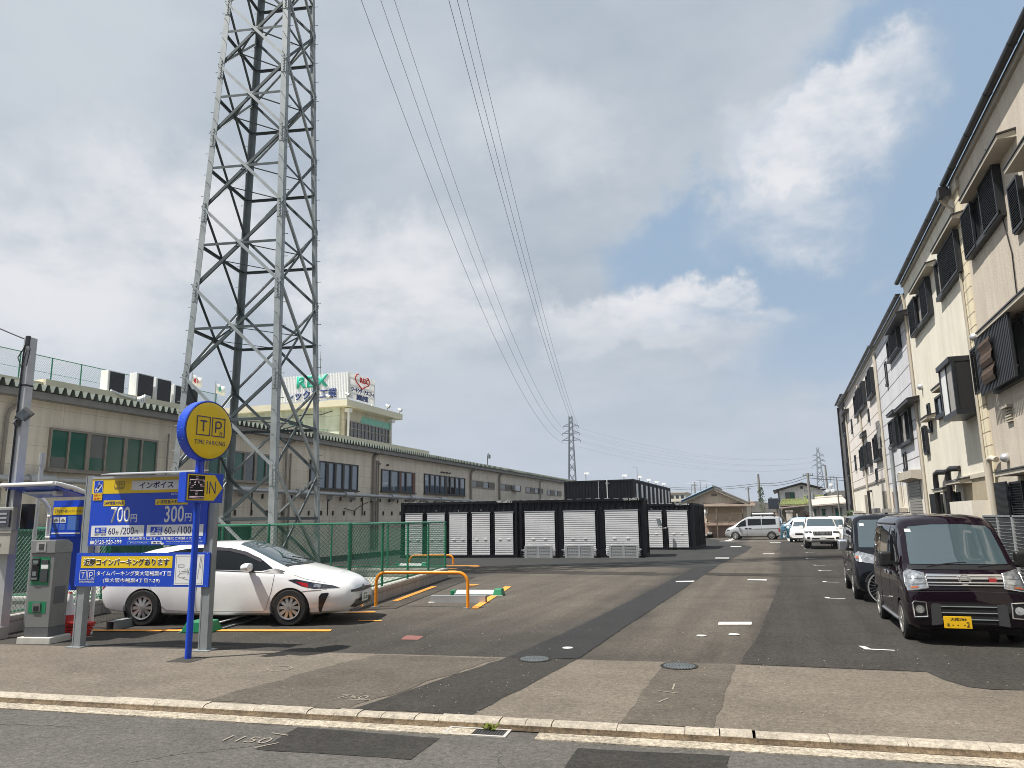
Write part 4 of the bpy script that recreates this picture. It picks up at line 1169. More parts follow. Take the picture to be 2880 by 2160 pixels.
MB().box(.03,Y0-.003,1.685,1.0,Y0-.0005,1.86).build('fee_panel', M['white_board'], p1_); MB().box(1.05,Y0-.003,1.685,2.05,Y0-.0005,1.86).build('fee_panel', M['white_board'], p1_)
for X, a_, t_, n_, f_ in ((.10,'昼間','8:00〜20:00',0,'200'),(1.12,'夜間','20:00〜8:00',1,'100')):
    MB().box(X,Y0-.006,1.745,X+.21,Y0-.0035,1.83).build('icon_plate', M['blue'], p1_)
    b = MB()
    if n_ == 0:
        b.cyl((X+.055,Y0-.006,1.787),(X+.055,Y0-.0075,1.787), .016, 12)
        for k in range(8):
            a = k*pi/4; b.beam((X+.055+.020*cos(a),Y0-.0068,1.787+.020*sin(a)),(X+.055+.034*cos(a),Y0-.0068,1.787+.034*sin(a)), .007, .0015, (0,1,0))
    else: b.prism([(0,.008),(.022,0),(.042,.012),(.05,.035),(.04,.06),(.03,.066),(.036,.04),(.024,.016)], (X+.03,Y0-.006,1.752), (1,0,0), (0,0,1), (0,-.0015,0))
    b.build('icon', M['white_board'], p1_)
    text(p1_, a_, X+.115, 1.79, .032, M['white_board'], w=.075, y=Y0-.006); text(p1_, '料金', X+.115, 1.752, .032, M['white_board'], w=.075, y=Y0-.006)
    text(p1_, t_, X+.0, 1.705, .026, M['navy'], w=.21, y=Y0-.003)
    text(p1_, '60', X+.25, 1.72, .105, M['navy'], w=.125, y=Y0-.003, bold=.005); text(p1_, '分', X+.385, 1.72, .058, M['navy'], w=.058, y=Y0-.003, bold=.01)
    text(p1_, '/'+f_, X+.475, 1.72, .112, M['navy'], w=.245, y=Y0-.003, bold=.005); text(p1_, '円', X+.735, 1.725, .06, M['navy'], w=.06, y=Y0-.003, bold=.01)
text(p1_, 'タイムパーキング 菱屋東1丁目', .03, 1.638, .033, M['light_blue'], w=.56, y=Y0, bold=.008)
MB().box(.03,Y0-.003,1.575,.10,Y0-.0005,1.625).build('dial_mark', M['white_board'], p1_)
text(p1_, '0120-920-599', .11, 1.575, .055, M['white_board'], w=.50, y=Y0, bold=.015)
text(p1_, '※最大・夜間最大料金は繰り返しご利用できます', .03, 1.557, .012, M['white_board'], w=.40, y=Y0)
text(p1_, '土地お借りします。お気軽にご相談ください!', .72, 1.628, .045, M['white_board'], w=1.30, y=Y0, bold=.01)
b = MB(); x0_, x1_, z0_, z1_ = .72, 1.13, 1.567, 1.612
b.box(x0_,Y0-.003,z0_,x1_,Y0-.0005,z0_+.004); b.box(x0_,Y0-.003,z1_-.004,x1_,Y0-.0005,z1_); b.box(x0_,Y0-.003,z0_+.004,x0_+.004,Y0-.0005,z1_-.004); b.box(x1_-.004,Y0-.003,z0_+.004,x1_,Y0-.0005,z1_-.004); b.build('search_box', M['light_blue'], p1_)
text(p1_, 'タイムパーキング', .76, 1.578, .024, M['white_board'], w=.32, y=Y0, bold=.01)
MB().box(1.15,Y0-.003,1.567,1.33,Y0-.0005,1.612).build('search_button', M['white_board'], p1_)
text(p1_, '検 索', 1.175, 1.576, .026, M['navy'], w=.13, y=Y0-.003, bold=.01)
b = MB(); b.prism([(0,.03),(.03,.02),(.06,.02),(.065,0),(.03,-.012),(.015,0)], (1.31,Y0-.0035,1.565), (1,0,0), (0,0,1), (0,-.001,0)); b.build('hand_print', M['white_board'], p1_)
text(p1_, 'http://www.timeparking.co.jp', 1.41, 1.592, .024, M['white_board'], w=.64, y=Y0)
text(p1_, 'タイムパーキングでは空きスペースを有効活用', 1.41, 1.568, .012, M['light_blue'], w=.62, y=Y0)
p2_ = MB().box(-.20,-.055,.925,2.19,-.03,1.435).build('address_panel', M['blue'], tb)
Y1 = -.055
yb = MB().box(-.10,Y1-.003,1.205,1.55,Y1-.0005,1.385).build('yellow_banner', M['yellow'], p2_)
text(yb, '近隣コインパーキングあります', -.06, 1.235, .12, M['white_board'], w=1.56, y=Y1-.003, bold=.05)
text(yb, '近隣コインパーキングあります', -.05, 1.24, .11, mat('banner_black',(0.01,0.01,0.012),.5,var=0), w=1.54, y=Y1-.0055, bold=.018)
tp_logo(p2_, -.11, 1.02, .13, M['white_board'], Y1-.001)
text(p2_, 'タイムパーキング東大阪稲葉4丁目', .20, 1.085, .075, M['white_board'], w=1.34, y=Y1, bold=.012)
text(p2_, '(東大阪市稲葉4丁目7-29)', .33, .975, .075, M['white_board'], w=1.02, y=Y1, bold=.012)
mpn = MB().box(1.60,Y1-.003,.955,2.10,Y1-.0005,1.405).build('map_panel', M['white_board'], p2_)
lines(mpn, [(1.62,.975,2.08,.975),(1.62,1.385,2.08,1.385),(1.62,.975,1.62,1.385),(2.08,.975,2.08,1.385)], .003, M['galv_dark'], y=Y1-.003)
lines(mpn, [(1.66,1.08,1.80,1.04),(1.80,1.04,1.95,1.01),(1.66,1.08,1.70,1.13),(1.70,1.13,1.68,1.17),(1.70,1.13,1.85,1.14),(1.72,1.155,1.86,1.165),(1.78,1.165,1.78,1.20),(1.82,1.165,1.82,1.20),(1.86,1.11,1.90,1.27),(1.83,1.10,1.88,1.27),(1.90,1.27,1.90,1.36),(2.04,1.37,2.02,1.20),(2.02,1.20,2.0,1.05),(2.06,1.37,2.045,1.2),(1.94,1.14,2.0,1.12),(1.66,1.22,1.76,1.22),(1.66,1.255,1.76,1.255),(1.66,1.22,1.66,1.255),(1.76,1.22,1.76,1.255),(1.74,1.06,1.79,1.07)], .005, M['galv_dark'], y=Y1-.003)
b = MB()
for k in range(9):
    for z in (.94,1.42): b.cyl((-.17+k*.29,Y1,z),(-.17+k*.29,Y1-.005,z), .006, 6)
b.build('rivets', M['light_blue'], p2_)

# ------------------------------------------------------------------ round sign on the blue pole
rs = thing('pole_sign', 'blue pole sign with a round yellow disc and an arrow box', 'sign', (-8.04,8.68,0), R(84))
MB().cyl((0,0,0),(0,0,2.80), .046, 16).build('pole', M['blue'], rs, smooth=True)
MB().box(-.05,-.03,2.58,.06,.03,2.80).build('pole_collar', M['blue'], rs)
RZ = Matrix.Translation((.03,-.04,3.225))
MB().lathe([(0,-.09),(.43,-.09),(.445,-.078),(.445,.078),(.43,.09),(0,.09)], (0,0,0), 'Y', 48).xf(RZ).build('drum', M['blue'], rs, smooth=30)
MB().lathe([(0,-.112),(.20,-.110),(.33,-.106),(.395,-.100),(.418,-.091)], (0,0,0), 'Y', 48).xf(RZ).build('face', M['yellow'], rs, smooth=True)
MB().lathe([(.418,-.0915),(.434,-.0920),(.434,-.089),(.418,-.089)], (0,0,0), 'Y', 48, True).xf(RZ).build('rim', M['navy'], rs)
before = set(rs.children)
tp_logo(rs, -.262, -.085, .247, M['navy'], -.114, words=False).data.transform(RZ)
for o in [c for c in rs.children if c not in before and c.name.startswith('lettering')]: o.data.transform(RZ)
text(rs, 'TIME PARKING', 0, -.215, .066, M['navy'], w=.56, y=-.110, align='CENTER', rot=RZ, sp=1.1)
b = MB()
for k in range(12):
    a = R(160+k*5)
    if k % 4 < 2: b.cyl((.445*cos(a),-.02+.06*(k%2),.445*sin(a)),(.453*cos(a),-.02+.06*(k%2),.453*sin(a)), .006, 6)
b.xf(RZ).build('rivets', M['light_blue'], rs)
ab = MB().box(-.31,-.10,2.17,.37,.05,2.60).build('arrow_box', M['blue'], rs, bevel=.006)
b = MB(); b.prism([(-.285,2.20),(.20,2.20),(.355,2.385),(.20,2.572),(-.285,2.572)], (0,-.1005,0), (1,0,0), (0,0,1), (0,-.004,0)); b.build('yellow_arrow', M['yellow'], ab)
MB().box(-.265,-.110,2.215,.015,-.1046,2.557).build('led_panel', M['dark'], ab)
text(ab, 'IN', .06, 2.30, .18, M['navy'], w=.165, y=-.1046, bold=-.005)
M['led'] = mat('lit_led', (1.0,0.72,0.80), .4, var=0, emit=.5)
kanji = ["......##......","......##......","##############","#....#..#....#","#...##..##...#","#...##....##...","..##......####",".##...........","..............",".############.","......##......","......##......","......##......","##############","##############"]
b = MB(); nw, nh = len(kanji[0]), len(kanji)
for j, row in enumerate(kanji):
    for i, ch in enumerate(row):
        if ch == '#' and i < nw:
            X = -.258+.266*(i+.5)/nw; Z = 2.548-.325*(j+.5)/nh
            b.box(X-.0038,-.1125,Z-.0038,X+.0038,-.1102,Z+.0038)
b.build('led_dots', M['led'], ab)

# ------------------------------------------------------------------ cones, stop beams, flap plates, hoops
def cone(x,y,lab,parts=True):
    t = thing('traffic_cone', lab, 'cone', (x,y,0), R(8))
    MB().box(-.19,-.19,0,.19,.19,.03).build('base', M['red_cone'], t, bevel=.01)
    MB().lathe([(.155,.03),(.03,.70),(.0,.71)], n=20).build('body', M['red_cone'], t, smooth=True)
    return t
M['red_cone'] = mat('red_plastic', (0.62,0.025,0.02), .45, var=.08)
t = cone(-12.02,10.05,'red traffic cone wearing a white sleeve behind the payment machine')
sl = MB().lathe([(.106,.32),(.038,.68)], n=20).build('sleeve', M['white_board'], t, smooth=True)
text(sl, '回', -.0, .50, .06, M['navy'], y=-.085, align='CENTER'); text(sl, '中', -.0, .40, .06, M['navy'], y=-.10, align='CENTER')
t = thing('cone_bars', 'stack of red barrier boards lying behind the payment machine', 'boards', (-11.62,9.88,0), R(20))
for k in range(5):
    MB().obox((.02*k,.0,.035+.045*k),(.40,.22,.03), Matrix.Rotation(R(3*k-6),3,'Z')@Matrix.Rotation(R(4),3,'Y')).build('board', M['red_cone'], t)
def beam_stop(x,y,rz,l,lab,clean=True):
    t = thing('wheel_stop', lab, 'wheel stop', (x,y,0), rz)
    m_ = M['alu'] if clean else M['galv']
    b = MB(); b.box(-l/2,-.075,.0,l/2,-.068,.15); b.box(-l/2,.068,0,l/2,.075,.15); b.box(-l/2,-.075,.143,l/2,.075,.15) ; b.build('channel', m_, t)
    MB().box(-l/2-.05,-.1,.0,-l/2+.10,.1,.008).build('anchor_plate', M['mark_white'], t)
    b = MB(); b.box(l/2-.10,-.066,.01,l/2-.012,.066,.135); b.build('end_void', M['dark'], t)
    return t
beam_stop(-7.16,16.05,R(9),1.30,'galvanised channel wheel stop behind the yellow hoop')
beam_stop(-11.68,11.03,R(102),1.0,'brown galvanised channel wheel stop under the white hatchback rear wheel', False)
def flap(x,y,rz,lab,l=1.0,cv=.24):
    t = thing('flap_lock', lab, 'flap lock', (x,y,0), rz)
    MB().box(-l/2,-.16,.01,l/2,.22,.03).build('base_plate', M['galv'], t)
    MB().obox((0,.02,.075),(l,.30,.012), Matrix.Rotation(R(14),3,'X')).build('flap', mat('flap_white',(0.66,0.68,0.66),.45,.3), t)
    b = MB(); b.add([(l/2,-.20,0),(l/2+cv,-.20,0),(l/2+cv,.22,0),(l/2,.22,0),(l/2+.03,-.13,.17),(l/2+cv-.03,-.13,.17),(l/2+cv-.03,.16,.17),(l/2+.03,.16,.17)], [(0,3,2,1),(4,5,6,7),(0,1,5,4),(1,2,6,5),(2,3,7,6),(3,0,4,7)])
    b.build('motor_cover', M['green_plastic'], t, bevel=.015)
    MB().box(-l/2-.10,-.12,.0,-l/2,.14,.13).build('end_cover', M['green_plastic'], t, bevel=.02)
    MB().box(l/2+.0,-.21,.004,l/2+cv+.02,-.205,.02).build('edge_strip', M['mark_white'], t)
    return t
flap(-7.42,17.62,R(9),'white flap lock plate with green motor cover beyond the yellow hoop')
fl_ = flap(-10.02,11.80,R(-77),'flap lock under the white hatchback with its green motor cover nearest', 1.5, .44); fl_.scale = (1,1.35,1.1)
flap(-14.6,27.9,R(8),'white flap lock plate far off behind the green mesh')
def hoop(p0,p1,h,lab,r=.045):
    p0, p1 = Vector((*p0,0)), Vector((*p1,0)); d = p1-p0; t = thing('hoop_barrier', lab, 'barrier', p0, math.atan2(d.y,d.x)); l = d.length
    q = .22; pts = [(0,0,-.02),(0,0,h-q)] + [(q-q*cos(a),0,h-q+q*sin(a)) for a in [R(15*k) for k in range(1,6)]] + [(q,0,h),(l-q,0,h)] + [(l-q+q*sin(a),0,h-q+q*cos(a)) for a in [R(15*k) for k in range(1,6)]] + [(l,0,h-q),(l,0,-.02)]
    MB().tube(pts, r, 12).build('tube', M['orange'], t, smooth=True)
    b = MB()
    for x in (0,l): b.lathe([(0,.002),(.10,.002),(.10,.012),(.0,.012)], (x,0,0), n=16)
    b.build('foot_plate', M['galv_dark'], t)
hoop((-8.63,14.86),(-6.50,15.06),.74,'yellow tubular hoop barrier in front of the wheel stop',.036)
hoop((-15.2,28.95),(-13.35,29.4),.38,'yellow tubular hoop barrier far off by the black containers',.045)

# ------------------------------------------------------------------ black storage containers
M['cblack'] = mat('container_black', (0.006,0.0065,0.010), 0.65, var=0.25, scale=1.5, spec=.12)
M['cblack2'] = mat('container_frame_black', (0.008,0.0085,0.012), 0.6, var=0.2, scale=2, spec=.15)
M['shutter'] = mat('shutter_white', (0.70,0.70,0.71), 0.4, 0.15, var=0.05, scale=2)
M['roof_white'] = mat('white_container_roof', (0.62,0.62,0.60), 0.6, var=0.1)
M['mesh_grey'] = mat('grille_grey', (0.40,0.40,0.39), .6, .2, var=.2, scale=20)
M['stencil'] = mat('white_stencil', (0.70,0.70,0.70), .6, var=0)
def corrugated(b, p0, p1, z0, z1, out, depth=.036, pitch=.28):
    """trapezoid corrugated sheet from p0 to p1 with outward direction out"""
    p0, p1, out = Vector(p0), Vector(p1), Vector(out)
    L_ = (p1-p0).length; d = (p1-p0)/L_; n = max(1, round(L_/pitch)); q = L_/n
    pts = []
    for k in range(n):
        for f, o in ((0,0),(.25,0),(.40,-depth),(.85,-depth)):
            pts.append(p0 + d*(k*q+f*q) + out*o)
    pts.append(p1)
    for a, c in zip(pts, pts[1:]):
        b.quad((a.x,a.y,z0),(c.x,c.y,z0),(c.x,c.y,z1),(a.x,a.y,z1))
def shutter(par, x0, x1, z0, z1, y, num=None):
    b = MB(); z = z0; p = .10
    vs = []; 
    while z < z1-.02:
        a = min(p, z1-z)
        for (za,ya),(zb,yb) in (((0,0),(.014,-.020)),((.014,-.020),(a-.036,-.018)),((a-.036,-.018),(a-.026,.004)),((a-.026,.004),(a,0))):
            b.quad((x0,y+ya,z+za),(x1,y+ya,z+za),(x1,y+yb,z+zb),(x0,y+yb,z+zb))
        z += a
    s = b.build('shutter', M['shutter'], par)
    b = MB(); b.box(x0,y-.03,z0-.03,x1,y+.01,z0+.015); b.box(x0-.03,y-.03,z1,x1+.03,y+.02,z1+.045); b.build('shutter_rails', M['alu'], s)
    w = x1-x0
    for f in (.22,.62) if w > 1 else (.18,.66):
        MB().box(x0+w*f,y-.045,z0+.55+.16,x0+w*f+.15,y-.016,z0+.60+.16).build('handle', M['white_board'], s, bevel=.006)
    if num: text(par, num, (x0+x1)/2, z1+.10, .07, M['stencil'], y=y+.028, align='CENTER')
    return s
def container(loc, rz, Ln, H, label, doors=(), code=None, group=None, dz=2.02, z0=0.0, end='corr', Wd=2.44, sill=.16):
    t = thing('storage_container', label, 'container', (loc[0],loc[1],z0), rz, group)
    f = MB(); c = .11
    for x in (0,Ln-c):
        for y in (0,Wd-c): f.box(x,y,.02,x+c,y+c,H)
    for y in (0,Wd-c):
        f.box(c,y,0,Ln-c,y+c,sill); f.box(c,y,H-.12,Ln-c,y+c,H)
    for x in (0,Ln-c):
        f.box(x,c,0,x+c,Wd-c,sill); f.box(x,c,H-.12,x+c,Wd-c,H)
    f.build('frame', M['cblack2'], t)
    b = MB(); xs = c
    ds = sorted(doors)
    top = sill+dz+.06
    for (a0,a1) in [(d[0],d[1]) for d in ds]:
        if a0-.04-xs > .02: corrugated(b, (xs,.03,0), (a0-.04,.03,0), sill, top, (0,-1,0))
        xs = a1+.04
    if ds:
        if Ln-c-xs > .02: corrugated(b, (xs,.03,0), (Ln-c,.03,0), sill, top, (0,-1,0))
        corrugated(b, (c,.03,0), (Ln-c,.03,0), top, H-.12, (0,-1,0))
    else: corrugated(b, (c,.03,0), (Ln-c,.03,0), sill, H-.12, (0,-1,0))
    corrugated(b, (c,Wd-.03,0), (Ln-c,Wd-.03,0), sill, H-.12, (0,1,0))
    corrugated(b, (.03,c,0), (.03,Wd-c,0), sill, H-.12, (-1,0,0))
    if end == 'corr': corrugated(b, (Ln-.03,c,0), (Ln-.03,Wd-c,0), sill, H-.12, (1,0,0))
    b.build('wall', M['cblack'], t)
    MB().box(c,c,H-.06,Ln-c,Wd-c,H-.02).build('roof', M['roof_white'], t)
    b = MB()
    for k in range(int(Ln/.45)): b.box(.15+k*.45,-.006,H,.40+k*.45,.05,H+.012)
    b.build('roof_clips', M['roof_white'], t)['kind'] = 'stuff'
    for d in doors: shutter(t, d[0], d[1], sill, sill+dz, .012, d[2] if len(d) > 2 else None)
    if end == 'doors':
        # white end shutter seen on the right-hand face of the stacked boxes
        b = MB(); b.box(Ln-.06,c,sill,Ln-.03,Wd-c,H-.12); b.build('end_wall', M['cblack'], t)
        b = MB(); z = sill+.1
        while z < H-.35:
            b.box(Ln-.03,1.05,z,Ln-.012,1.75,z+.07); z += .08
        b.build('end_shutter', M['shutter'], t)
    if code: text(t, code, Ln-.25, H-.105, .085, M['stencil'], y=-.001, align='RIGHT', bold=.01, w=code.count('')*.056)
    b = MB()
    for x in (0,Ln-c):
        for y in (0,Wd-c):
            b.box(x-.006,y-.006,-.0,x+c+.006,y+c+.006,.12); b.box(x-.006,y-.006,H-.12,x+c+.006,y+c+.006,H+.006)
    b.build('corner_castings', M['cblack2'], t)
    return t
CA = math.atan2(35.35-34.68, 6.15)
CD = Vector((cos(CA), sin(CA), 0))
g3 = [(.27,1.75,'3'),(2.20,3.72,'2'),(4.20,5.76,'1')]
cB = Vector((-12.20,34.68,0))
container(cB, CA, 6.10, 2.76, 'black container with three wide white shutters and small steps', g3, 'TSSR 250005 3', 'black storage containers')
g5 = [(.25+1.18*k, .25+1.18*k+.92, str(n)) for k, n in ((0,8),(1,7),(2,6),(3,5),(4,4))]
cA = cB - CD*6.22
container(cA, CA, 6.10, 2.76, 'black container with five narrow white shutters behind the green fence', g5, 'TSSR 250010 5', 'black storage containers')
# folding steps stood up in front of the three wide shutters
def steps(x, lab):
    p = cB + CD*x + Vector((sin(CA),-cos(CA),0))*.42
    t = thing('container_steps', lab, 'steps', p, CA, 'white metal steps before the container shutters')
    b = MB()
    for q in (0,.50,1.00): b.box(q,-.03,0,q+.09,.03,.62)
    b.box(.0,-.028,.60,1.09,.028,.65); b.box(0,-.028,.0,1.09,.028,.04)
    b.build('frame', M['alu'], t)
    b = MB()
    for q in (.10,.60):
        for k in range(7): b.box(q,-.018,.06+k*.076,q+.39,.0,.10+k*.076)
        for k in range(6): b.box(q+.03+k*.065,-.014,.05,q+.045+k*.065,.004,.59)
    b.build('tread_grille', M['alu'], t)
    b = MB()
    for q in (.09,.59): b.box(q,.002,.05,q+.41,.012,.60)
    b.build('grille_backing', M['mesh_grey'], t)
    b = MB()
    for q in (.10,.80): b.tube([(q,0,.65),(q+.02,0,.70),(q+.16,0,.70),(q+.18,0,.65)], .012, 6)
    b.build('handles', M['white_board'], t)
    b = MB()
    for k in range(4):
        for s in (-.08,1.09): b.box(s,.03,.1+k*.11,s+.08,.36,.13+k*.11)
    b.box(-.13,-.02,.40,0,.02,.45); b.box(1.09,-.02,.40,1.22,.02,.45); b.build('side_rungs', M['alu'], t)
    t.scale = (1.25,1,.9)
steps(.33,'white folding steps before the left wide shutter'); steps(2.30,'white folding steps before the middle wide shutter'); steps(4.38,'white folding steps before the right wide shutter')
# two more behind, to the right
c2 = Vector((-4.78,43.45,0)); C2A = R(-2.0); cd2 = Vector((cos(C2A),sin(C2A),0))
g2 = [(1.7,2.85,'12'),(3.12,4.27,'11'),(4.58,5.73,'10')]
container(c2-cd2*6.1, C2A, 6.10, 2.6, 'black container farther back with its shutter half hidden, right of the steps', g2, 'TSSR 250008 4', 'black storage containers')
container(c2-cd2*6.1+Vector((.02,2.46,0)), C2A, 6.10, 2.58, 'black container right behind the farther one, only its end showing', (), None, 'black storage containers')
t = thing('traffic_mirror', 'small round mirror on an arm beside the rear container shutter', 'mirror', (-6.62,42.9,0), 0)
MB().tube([(.35,.35,1.22),(.1,.1,1.22),(.02,0,1.3)], .03, 6).build('arm', M['white_board'], t); MB().cyl((.0,0,1.35),(-.10,-.04,1.75), .13, 14, .10).build('mirror_head', M['galv_dark'], t); MB().box(.30,.28,0,.40,.38,1.25).build('post', M['cblack2'], t)
# long two-high row at the far left
cst = container((-17.66,62.0), R(-1.7), 6.10, 2.5, 'black stacked container at the near end of the two high row', (), None, 'stacked black containers', end='doors')
lowlab = 'black container low in the two high row'
ords = ['nearest','second','third','fourth','fifth','sixth','seventh','eighth','ninth']
cst['label'] = 'bottom black container of the nearest two high stack'
for k in range(9):
    for lv in (0,1):
        if k == 0 and lv == 0: continue
        dup(cst, (-17.66-.03*k, 62.0+2.56*k, 2.5*lv), None, ('top' if lv else 'bottom')+' black container of the '+ords[k]+' two high stack', 'stacked black containers')
t = thing('antenna_pole', 'white antenna poles clipped to the face of the stacked containers', 'pole', (-14.6,61.9,2.5), 0)
b = MB(); b.cyl((0,0,0),(0,0,2.4), .035, 6); b.cyl((.0,-.02,1.9),(.0,.2,1.9), .05, 6); b.build('left_pole', M['alu'], t)
MB().cyl((.75,0,-.0),(.75,0,2.6), .045, 6).build('right_pole', M['paint_white'], t); MB().box(.6,-.05,2.2,.95,.05,2.25).build('clamp', M['alu'], t)
text(t, 'TSSR 240065 5', 1.75, 2.32, .10, M['stencil'], y=.04, w=1.0)
t = thing('roof_pole', 'thin pole with a crooked lamp above the stacked containers', 'pole', (-12.0,66,5.0), 0)
MB().tube([(0,0,0),(0,0,1.25),(-.35,0,1.25)], .03, 6).build('pole', M['galv'], t)
for i,(x,y,h) in enumerate(((-16.2,64,.7),(-12.6,63,.35),(-12.0,67,.4),(-12.05,72,.35),(-12.1,77,.35),(-12.1,82,.35))):
    t = thing('roof_camera', ('leftmost stub pole','first','second','third','fourth','fifth')[i]+(' on the stacked containers' if i==0 else ' small white camera from the near end of the container row'), 'camera', (x,y,5.0), 0, 'small cameras on the container roofs')
    MB().cyl((0,0,0),(0,0,h), .04, 6).build('stub', M['galv_dark'], t); MB().box(-.12,-.08,h-.05,.3,.08,h+.12).build('camera_body', M['white_board'], t)

# ------------------------------------------------------------------ vehicles
def cr(vals, t):
    n = len(vals)-1; i = min(int(t), n-1); f = t-i
    p0, p1, p2, p3 = vals[max(i-1,0)], vals[i], vals[i+1], vals[min(i+2,n)]
    m1, m2 = (p2-p0)*.5, (p3-p1)*.5
    if (p2-p1)*(p1-p0) <= 0: m1 = 0 if i > 0 else m1
    if (p3-p2)*(p2-p1) <= 0: m2 = 0
    return (2*f**3-3*f**2+1)*p1 + (f**3-2*f**2+f)*m1 + (-2*f**3+3*f**2)*p2 + (f**3-f**2)*m2

class Car:
    """body lofted along x (forward) from stations (x, zbottom, zbelt, zroofedge, ztop, half widths: sill, waist, belt, roof edge)"""
    def __init__(s, st, sub=7, fat=0.0):
        n = len(st); cols = list(zip(*st)); rings = []
        steps = (n-1)*sub
        for k in range(steps+1):
            t = k/sub
            x, zb, zs, zr, zt, hb_, hm, hs, ht = [cr(c, t) for c in cols]
            h = zs-zb
            half = [(0,zb),(hb_*.55,zb),(hb_*.90,zb+.005),(hb_,zb+.05*min(1,h/.3)),(hb_*.5+hm*.5+.004,zb+h*.22),(hm,zb+h*.48),(hm*.996,zb+h*.70),(hm*.35+hs*.65+.008,zb+h*.90),(hs,zs)]
            dz, dy = zr-zs, hs-ht
            for f in (.25,.5,.75): half.append((hs-dy*f+.018*sin(pi*f)*min(1,dz/.2), zs+dz*f))
            half += [(ht,zr),(ht*.93,zr+(zt-zr)*.42),(ht*.80,zr+(zt-zr)*.70),(ht*.5,zr+(zt-zr)*.92),(0,zt)]
            ring = [(x,y,z) for y,z in half] + [(x,-y,z) for y,z in half[-2:0:-1]]
            rings.append(ring)
        m = len(rings[0]); v = [p for r in rings for p in r]; f = []
        for i in range(len(rings)-1):
            for k in range(m): f.append((i*m+k,i*m+(k+1)%m,(i+1)*m+(k+1)%m,(i+1)*m+k))
        f += [tuple(range(m)), tuple(range((len(rings)-1)*m, len(rings)*m))]
        s.v, s.f = v, f
        bm = bmesh.new(); me = bpy.data.meshes.new('tmp'); me.from_pydata(v,[],f); bm.from_mesh(me)
        bmesh.ops.triangulate(bm, faces=bm.faces[:]); bmesh.ops.recalc_face_normals(bm, faces=bm.faces)
        s.bvh = BVHTree.FromBMesh(bm); bm.free(); bpy.data.meshes.remove(me)
    def body(s, t, paint, wheels, name='body', sharp=32):
        me = bpy.data.meshes.new(name); me.from_pydata(s.v,[],s.f)
        bm = bmesh.new(); bm.from_mesh(me); bmesh.ops.recalc_face_normals(bm, faces=bm.faces); bm.to_mesh(me); bm.free()
        o = bpy.data.objects.new(name, me); C.objects.link(o); o.parent = t
        me.materials.append(paint)
        cut = []
        for (x,z,r,y0,y1) in wheels:
            c = MB().cyl((x,y0,z),(x,y1,z), r, 40).build('cutter', M['dark'])
            c.parent = t; mo = o.modifiers.new('arch','BOOLEAN'); mo.object = c; mo.operation = 'DIFFERENCE'; mo.solver = 'EXACT'; cut.append(c)
        if cut:
            bpy.context.view_layer.update()
            dg = bpy.context.evaluated_depsgraph_get()
            me2 = bpy.data.meshes.new_from_object(o.evaluated_get(dg))
            o.modifiers.clear(); o.data = me2
            me2.materials.clear(); me2.materials.append(paint)
            for c in cut: bpy.data.objects.remove(c)
        me = o.data
        me.polygons.foreach_set('use_smooth', [True]*len(me.polygons))
        try: me.set_sharp_from_angle(angle=R(sharp))
        except Exception: pass
        s.o = o
        return o
    def patch(s, t, name, poly, axis, m, off=.006, cell=.05, thick=.0, par=None, sign=None):
        """polygon conformed to the body; axis: 'R' (-y side, poly in x,z) 'L' (+y) 'F' (+x front, y,z) 'B' (-x) 'T' (top, x,y)"""
        bm = bmesh.new()
        vs = [bm.verts.new((a,c,0)) for a,c in poly]; bm.faces.new(vs)
        a0, a1 = min(p[0] for p in poly), max(p[0] for p in poly); c0, c1 = min(p[1] for p in poly), max(p[1] for p in poly)
        for lo, hi, nrm in ((a0,a1,(1,0,0)),(c0,c1,(0,1,0))):
            n = int((hi-lo)/cell)
            for k in range(1,n+1):
                q = lo+(hi-lo)*k/(n+1)
                bmesh.ops.bisect_plane(bm, geom=bm.verts[:]+bm.edges[:]+bm.faces[:], plane_co=(q if nrm[0] else 0, q if nrm[1] else 0, 0), plane_no=nrm)
        big = 9.0; dead = []
        for v in bm.verts:
            a, c = v.co.x, v.co.y
            o, d = {'R':(Vector((a,-big,c)),Vector((0,1,0))),'L':(Vector((a,big,c)),Vector((0,-1,0))),'F':(Vector((big,a,c)),Vector((-1,0,0))),'B':(Vector((-big,a,c)),Vector((1,0,0))),'T':(Vector((a,c,big)),Vector((0,0,-1)))}[axis]
            h, nm, i, dist = s.bvh.ray_cast(o, d)
            if h is None: dead.append(v); continue
            if nm.dot(d) > 0: nm = -nm
            v.co = h + (nm*.5 - d*.5).normalized()*off
        bmesh.ops.delete(bm, geom=dead, context='VERTS')
        if thick:
            pass
        me = bpy.data.meshes.new(name); bmesh.ops.recalc_face_normals(bm, faces=bm.faces); bm.to_mesh(me); bm.free()
        me.polygons.foreach_set('use_smooth', [True]*len(me.polygons))
        me.materials.append(m)
        o = bpy.data.objects.new(name, me); C.objects.link(o); o.parent = par or t
        return o
    def at(s, a, c, axis, off=0.0):
        big = 9.0
        o, d = {'R':(Vector((a,-big,c)),Vector((0,1,0))),'L':(Vector((a,big,c)),Vector((0,-1,0))),'F':(Vector((big,a,c)),Vector((-1,0,0))),'B':(Vector((-big,a,c)),Vector((1,0,0)))}[axis]
        h, nm, i, dist = s.bvh.ray_cast(o, d)
        return h - d*off if h else None
    def seam(s, t, pts, axis, par, w=.008, m=None):
        P = [s.at(a,c,axis,.002) for a,c in densify(pts)]; P = [p for p in P if p]
        return P
def densify(pts, st=.05):
    out = []
    for (a,b),(c,d) in zip(pts, pts[1:]):
        n = max(1,int(math.hypot(c-a,d-b)/st))
        for k in range(n): out.append((a+(c-a)*k/n, b+(d-b)*k/n))
    return out+[pts[-1]]
